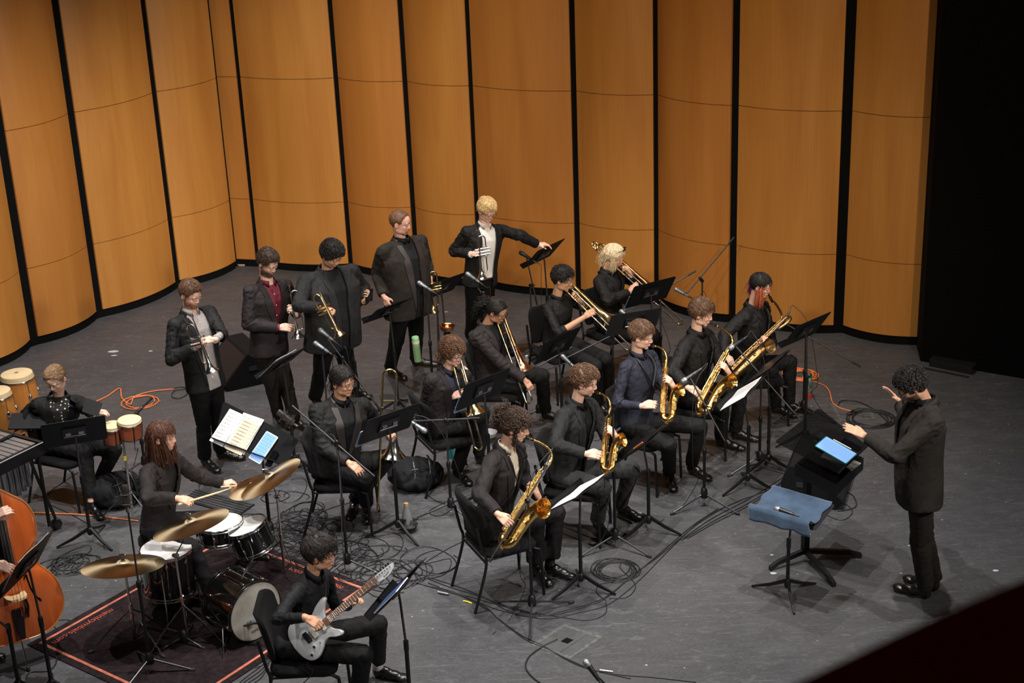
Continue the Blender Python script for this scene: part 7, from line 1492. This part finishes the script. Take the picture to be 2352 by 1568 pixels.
tangle(150,1297,13,26,14,'pile of black cables between double bass and floor tom',4,rr=(.06,.2)); tangle(590,1140,8,60,25,'black cables on the floor under the small cymbal',5)
onfloor([(640,1330),(700,1345),(760,1352),(860,1345),(930,1330)],'cable crossing the rug edge behind the guitarist'); 
for k in range(4): onfloor([(630-4*k,1500+8*k),(600,1530+9*k),(560,1560+8*k),(530,1590+8*k)],'black cable crossing the rug corner left of the guitarist chair',group='cables crossing the rug corner')
onfloor([(480,1470),(490,1500),(520,1530),(580,1535),(640,1510),(700,1480)],'thin cable curving under the bass drum microphone'); onfloor([(95,1480),(130,1510),(115,1540),(70,1545),(60,1560)],'black cable at the foot of the double bass',r=.005); onfloor([(130,1425),(160,1425),(168,1440),(140,1450),(125,1440)],'small cable loop by the edge of the rug')
onfloor([(180,1085),(115,1130),(110,1155),(160,1180),(210,1210),(235,1240),(240,1262)],'thin cable curling left of the percussion stand')
onfloor([(960,1120),(1000,1150),(1040,1165),(1010,1185),(985,1175),(1030,1150)],'cable looping at the foot of the level boom stand'); onfloor([(980,1290),(1030,1260),(1090,1230),(1125,1200)],'cable left of the front saxophonist chair'); onfloor([(960,1300),(1000,1290),(1035,1285),(1020,1320),(940,1335)],'cable loop before the trombonist stand')
p0=G(1018,1365); b=MB(); b.tube([p0+V((-.04,.02,.012)),p0+V((.045,-.02,.012))],.010,12); tag(b.obj('cable_connector',M_STEEL),'silver cable connector in the bundle left of the front stand','connector')
p0=G(1073,1383); b=MB(); b.tube(bez([p0+V((-.03,.015,.006)),p0+V((0,.0,.008)),p0+V((.035,-.025,.006))],4),.0055,8); tag(b.obj('tape_marker',M_YEL),'yellow tape around the cable bundle','tape')
p0=G(1388,1545); b=MB(); b.tube([p0+V((-.03,.015,.015)),p0+V((.06,-.01,.012))],.010,12); tag(b.obj('cable_connector',M_STEEL),'silver cable connector beside the microphone at the bottom edge','connector')
# scraps of tape on the stage
for i,(x,y,w_,h_) in enumerate(((260,807,.07,.035),(262,816,.04,.02),(346,806,.03,.02),(1855,1227,.03,.012),(1776,1316,.03,.02),(1773,1274,.02,.01),(2287,1310,.03,.02),(1281,692,.03,.012),(1024,716,.03,.012),(1905,1155,.015,.01),(1905,1170,.012,.01))):
    p=G(x,y); b=MB(); a=cr.uniform(0,3); sh_=[(math.cos(2*PI*k/9)*w_*cr.uniform(.7,1),math.sin(2*PI*k/9)*h_*cr.uniform(.7,1)) for k in range(9)]; b.ring_loft([[p+V((x_,y_,z)) for x_,y_ in sh_] for z in (.0004,.0012)],True); o=b.obj('tape_scrap',mat('pale_tape',(.42,.47,.44),.7),None,False); tag(o,'small pale scrap of tape stuck on the stage floor','tape scrap',group='pale tape scraps on the stage floor')
# balcony rail close to the camera, bottom right, out of focus
P1=CO+ray(1830,1568)*1.0; P2=CO+ray(2352,1330)*1.0; P3=CO+ray(2700,1240)*1.0; P0_=CO+ray(1450,1760)*1.0; dn2=V((0,0,-.6)); b=MB()
pl=bez([P0_,P1,P2,P3],8); dr_=V((.12,-.10,-.02)); b.ring_loft([[p,p+V((0,0,-.5)),p+V((.10,-.12,-.5)),p+V((.10,-.12,.0))] for p in pl],True)
o=b.obj('balcony_rail',mat('dark_red_velvet',(.40,.035,.02),.95,spec=.05),None,True,40); tag(o,'dark red balcony rail, out of focus at the bottom right corner','rail')

# drummer's stool, ribbed ramp, second stand of the bassist
p=PEOPLE['drummer']; th=V((p['H'].x,p['H'].y,0)); r_=empty('drum_throne',th,'round black drum stool under the drummer','stool')
MB().lathe([(.001,.40),(.155,.40),(.165,.42),(.165,.455),(.15,.475),(.001,.478)],28,Matrix.Translation(th)).obj('seat',M_SEAT,r_); MB().tube([th+V((0,0,.40)),th+V((0,0,.08))],.016,10).obj('post',M_CHROME,r_)
for k in range(3):
    a=R(30)+k*2*PI/3; d=V((math.cos(a),math.sin(a),0)); MB().tube([th+V((0,0,.28)),th+d*.26+V((0,0,.012))],.010,8).obj('leg',M_CHROME,r_)
qs=[G(452,1126),G(585,1160),G(548,1186),G(420,1150)]; b=MB(); b.ring_loft([[p_+V((0,0,z)) for p_ in qs] for z in (.001,.014)],True); ro=b.obj('ribbed_ramp',M_RUB,None,False)
tag(ro,'flat black ribbed cable ramp on the floor behind the snare drum','cable ramp')
for k in range(6):
    t=(k+.5)/6; a_,b_=lerp(qs[0],qs[3],t),lerp(qs[1],qs[2],t); b=MB(); b.tube([a_+V((0,0,.016)),b_+V((0,0,.016))],.008,6); b.obj('rib',mat('worn_rubber',(.035,.035,.036),.6),ro)
music_stand(G(-38,1400,.95),167,32,'second black music stand by the double bass, mostly outside the left edge',hub=tuple(G(48,1600))[:2])

# ---- groups for look-alikes, names of the setting ----
GR={'music_stand':'music stands in front of the players','microphone_stand':'microphone stands among the players','microphone':'microphones pointed at the players','studio_microphone':'large studio microphones','trumpet':'trumpets of the back row','trombone':'trombones of the middle row','saxophone':'saxophones of the front row','cymbal':'cymbals of the drum kit','cymbal_stand':'chrome cymbal stands','drum':'drums of the kit','conga':'congas','bongo':'bongo drums','drumstick':'drumsticks','person':'members of the jazz band','cable':'cables on the stage','cable_tangle':'tangles of cable','backpack':'black backpacks','stage_monitor':'wedge monitors','water_bottle':'water bottles','mute':'brass mutes','sheet_music':'sheets on the music stands','tablet':'tablets on the music stands','phone':'phones','folder':'black folders','score_page':'pages under the acrylic desk','cable_connector':'cable connectors'}
nt_=0
for o in list(bpy.data.objects):
    if o.parent or o.type in ('CAMERA','LIGHT'): continue
    if o.get('kind')=='structure':
        b=o.name.split('.')[0]
        if b.startswith('trim'): nt_+=1; o.name='trim_%d'%nt_
        elif b=='wall_recess': o.name='wall_rear'
        elif b=='wall_proscenium': o.name='wall_proscenium_right'
        continue
    g=GR.get(o.name.split('.')[0])
    if g and not o.get('group'): o['group']=g
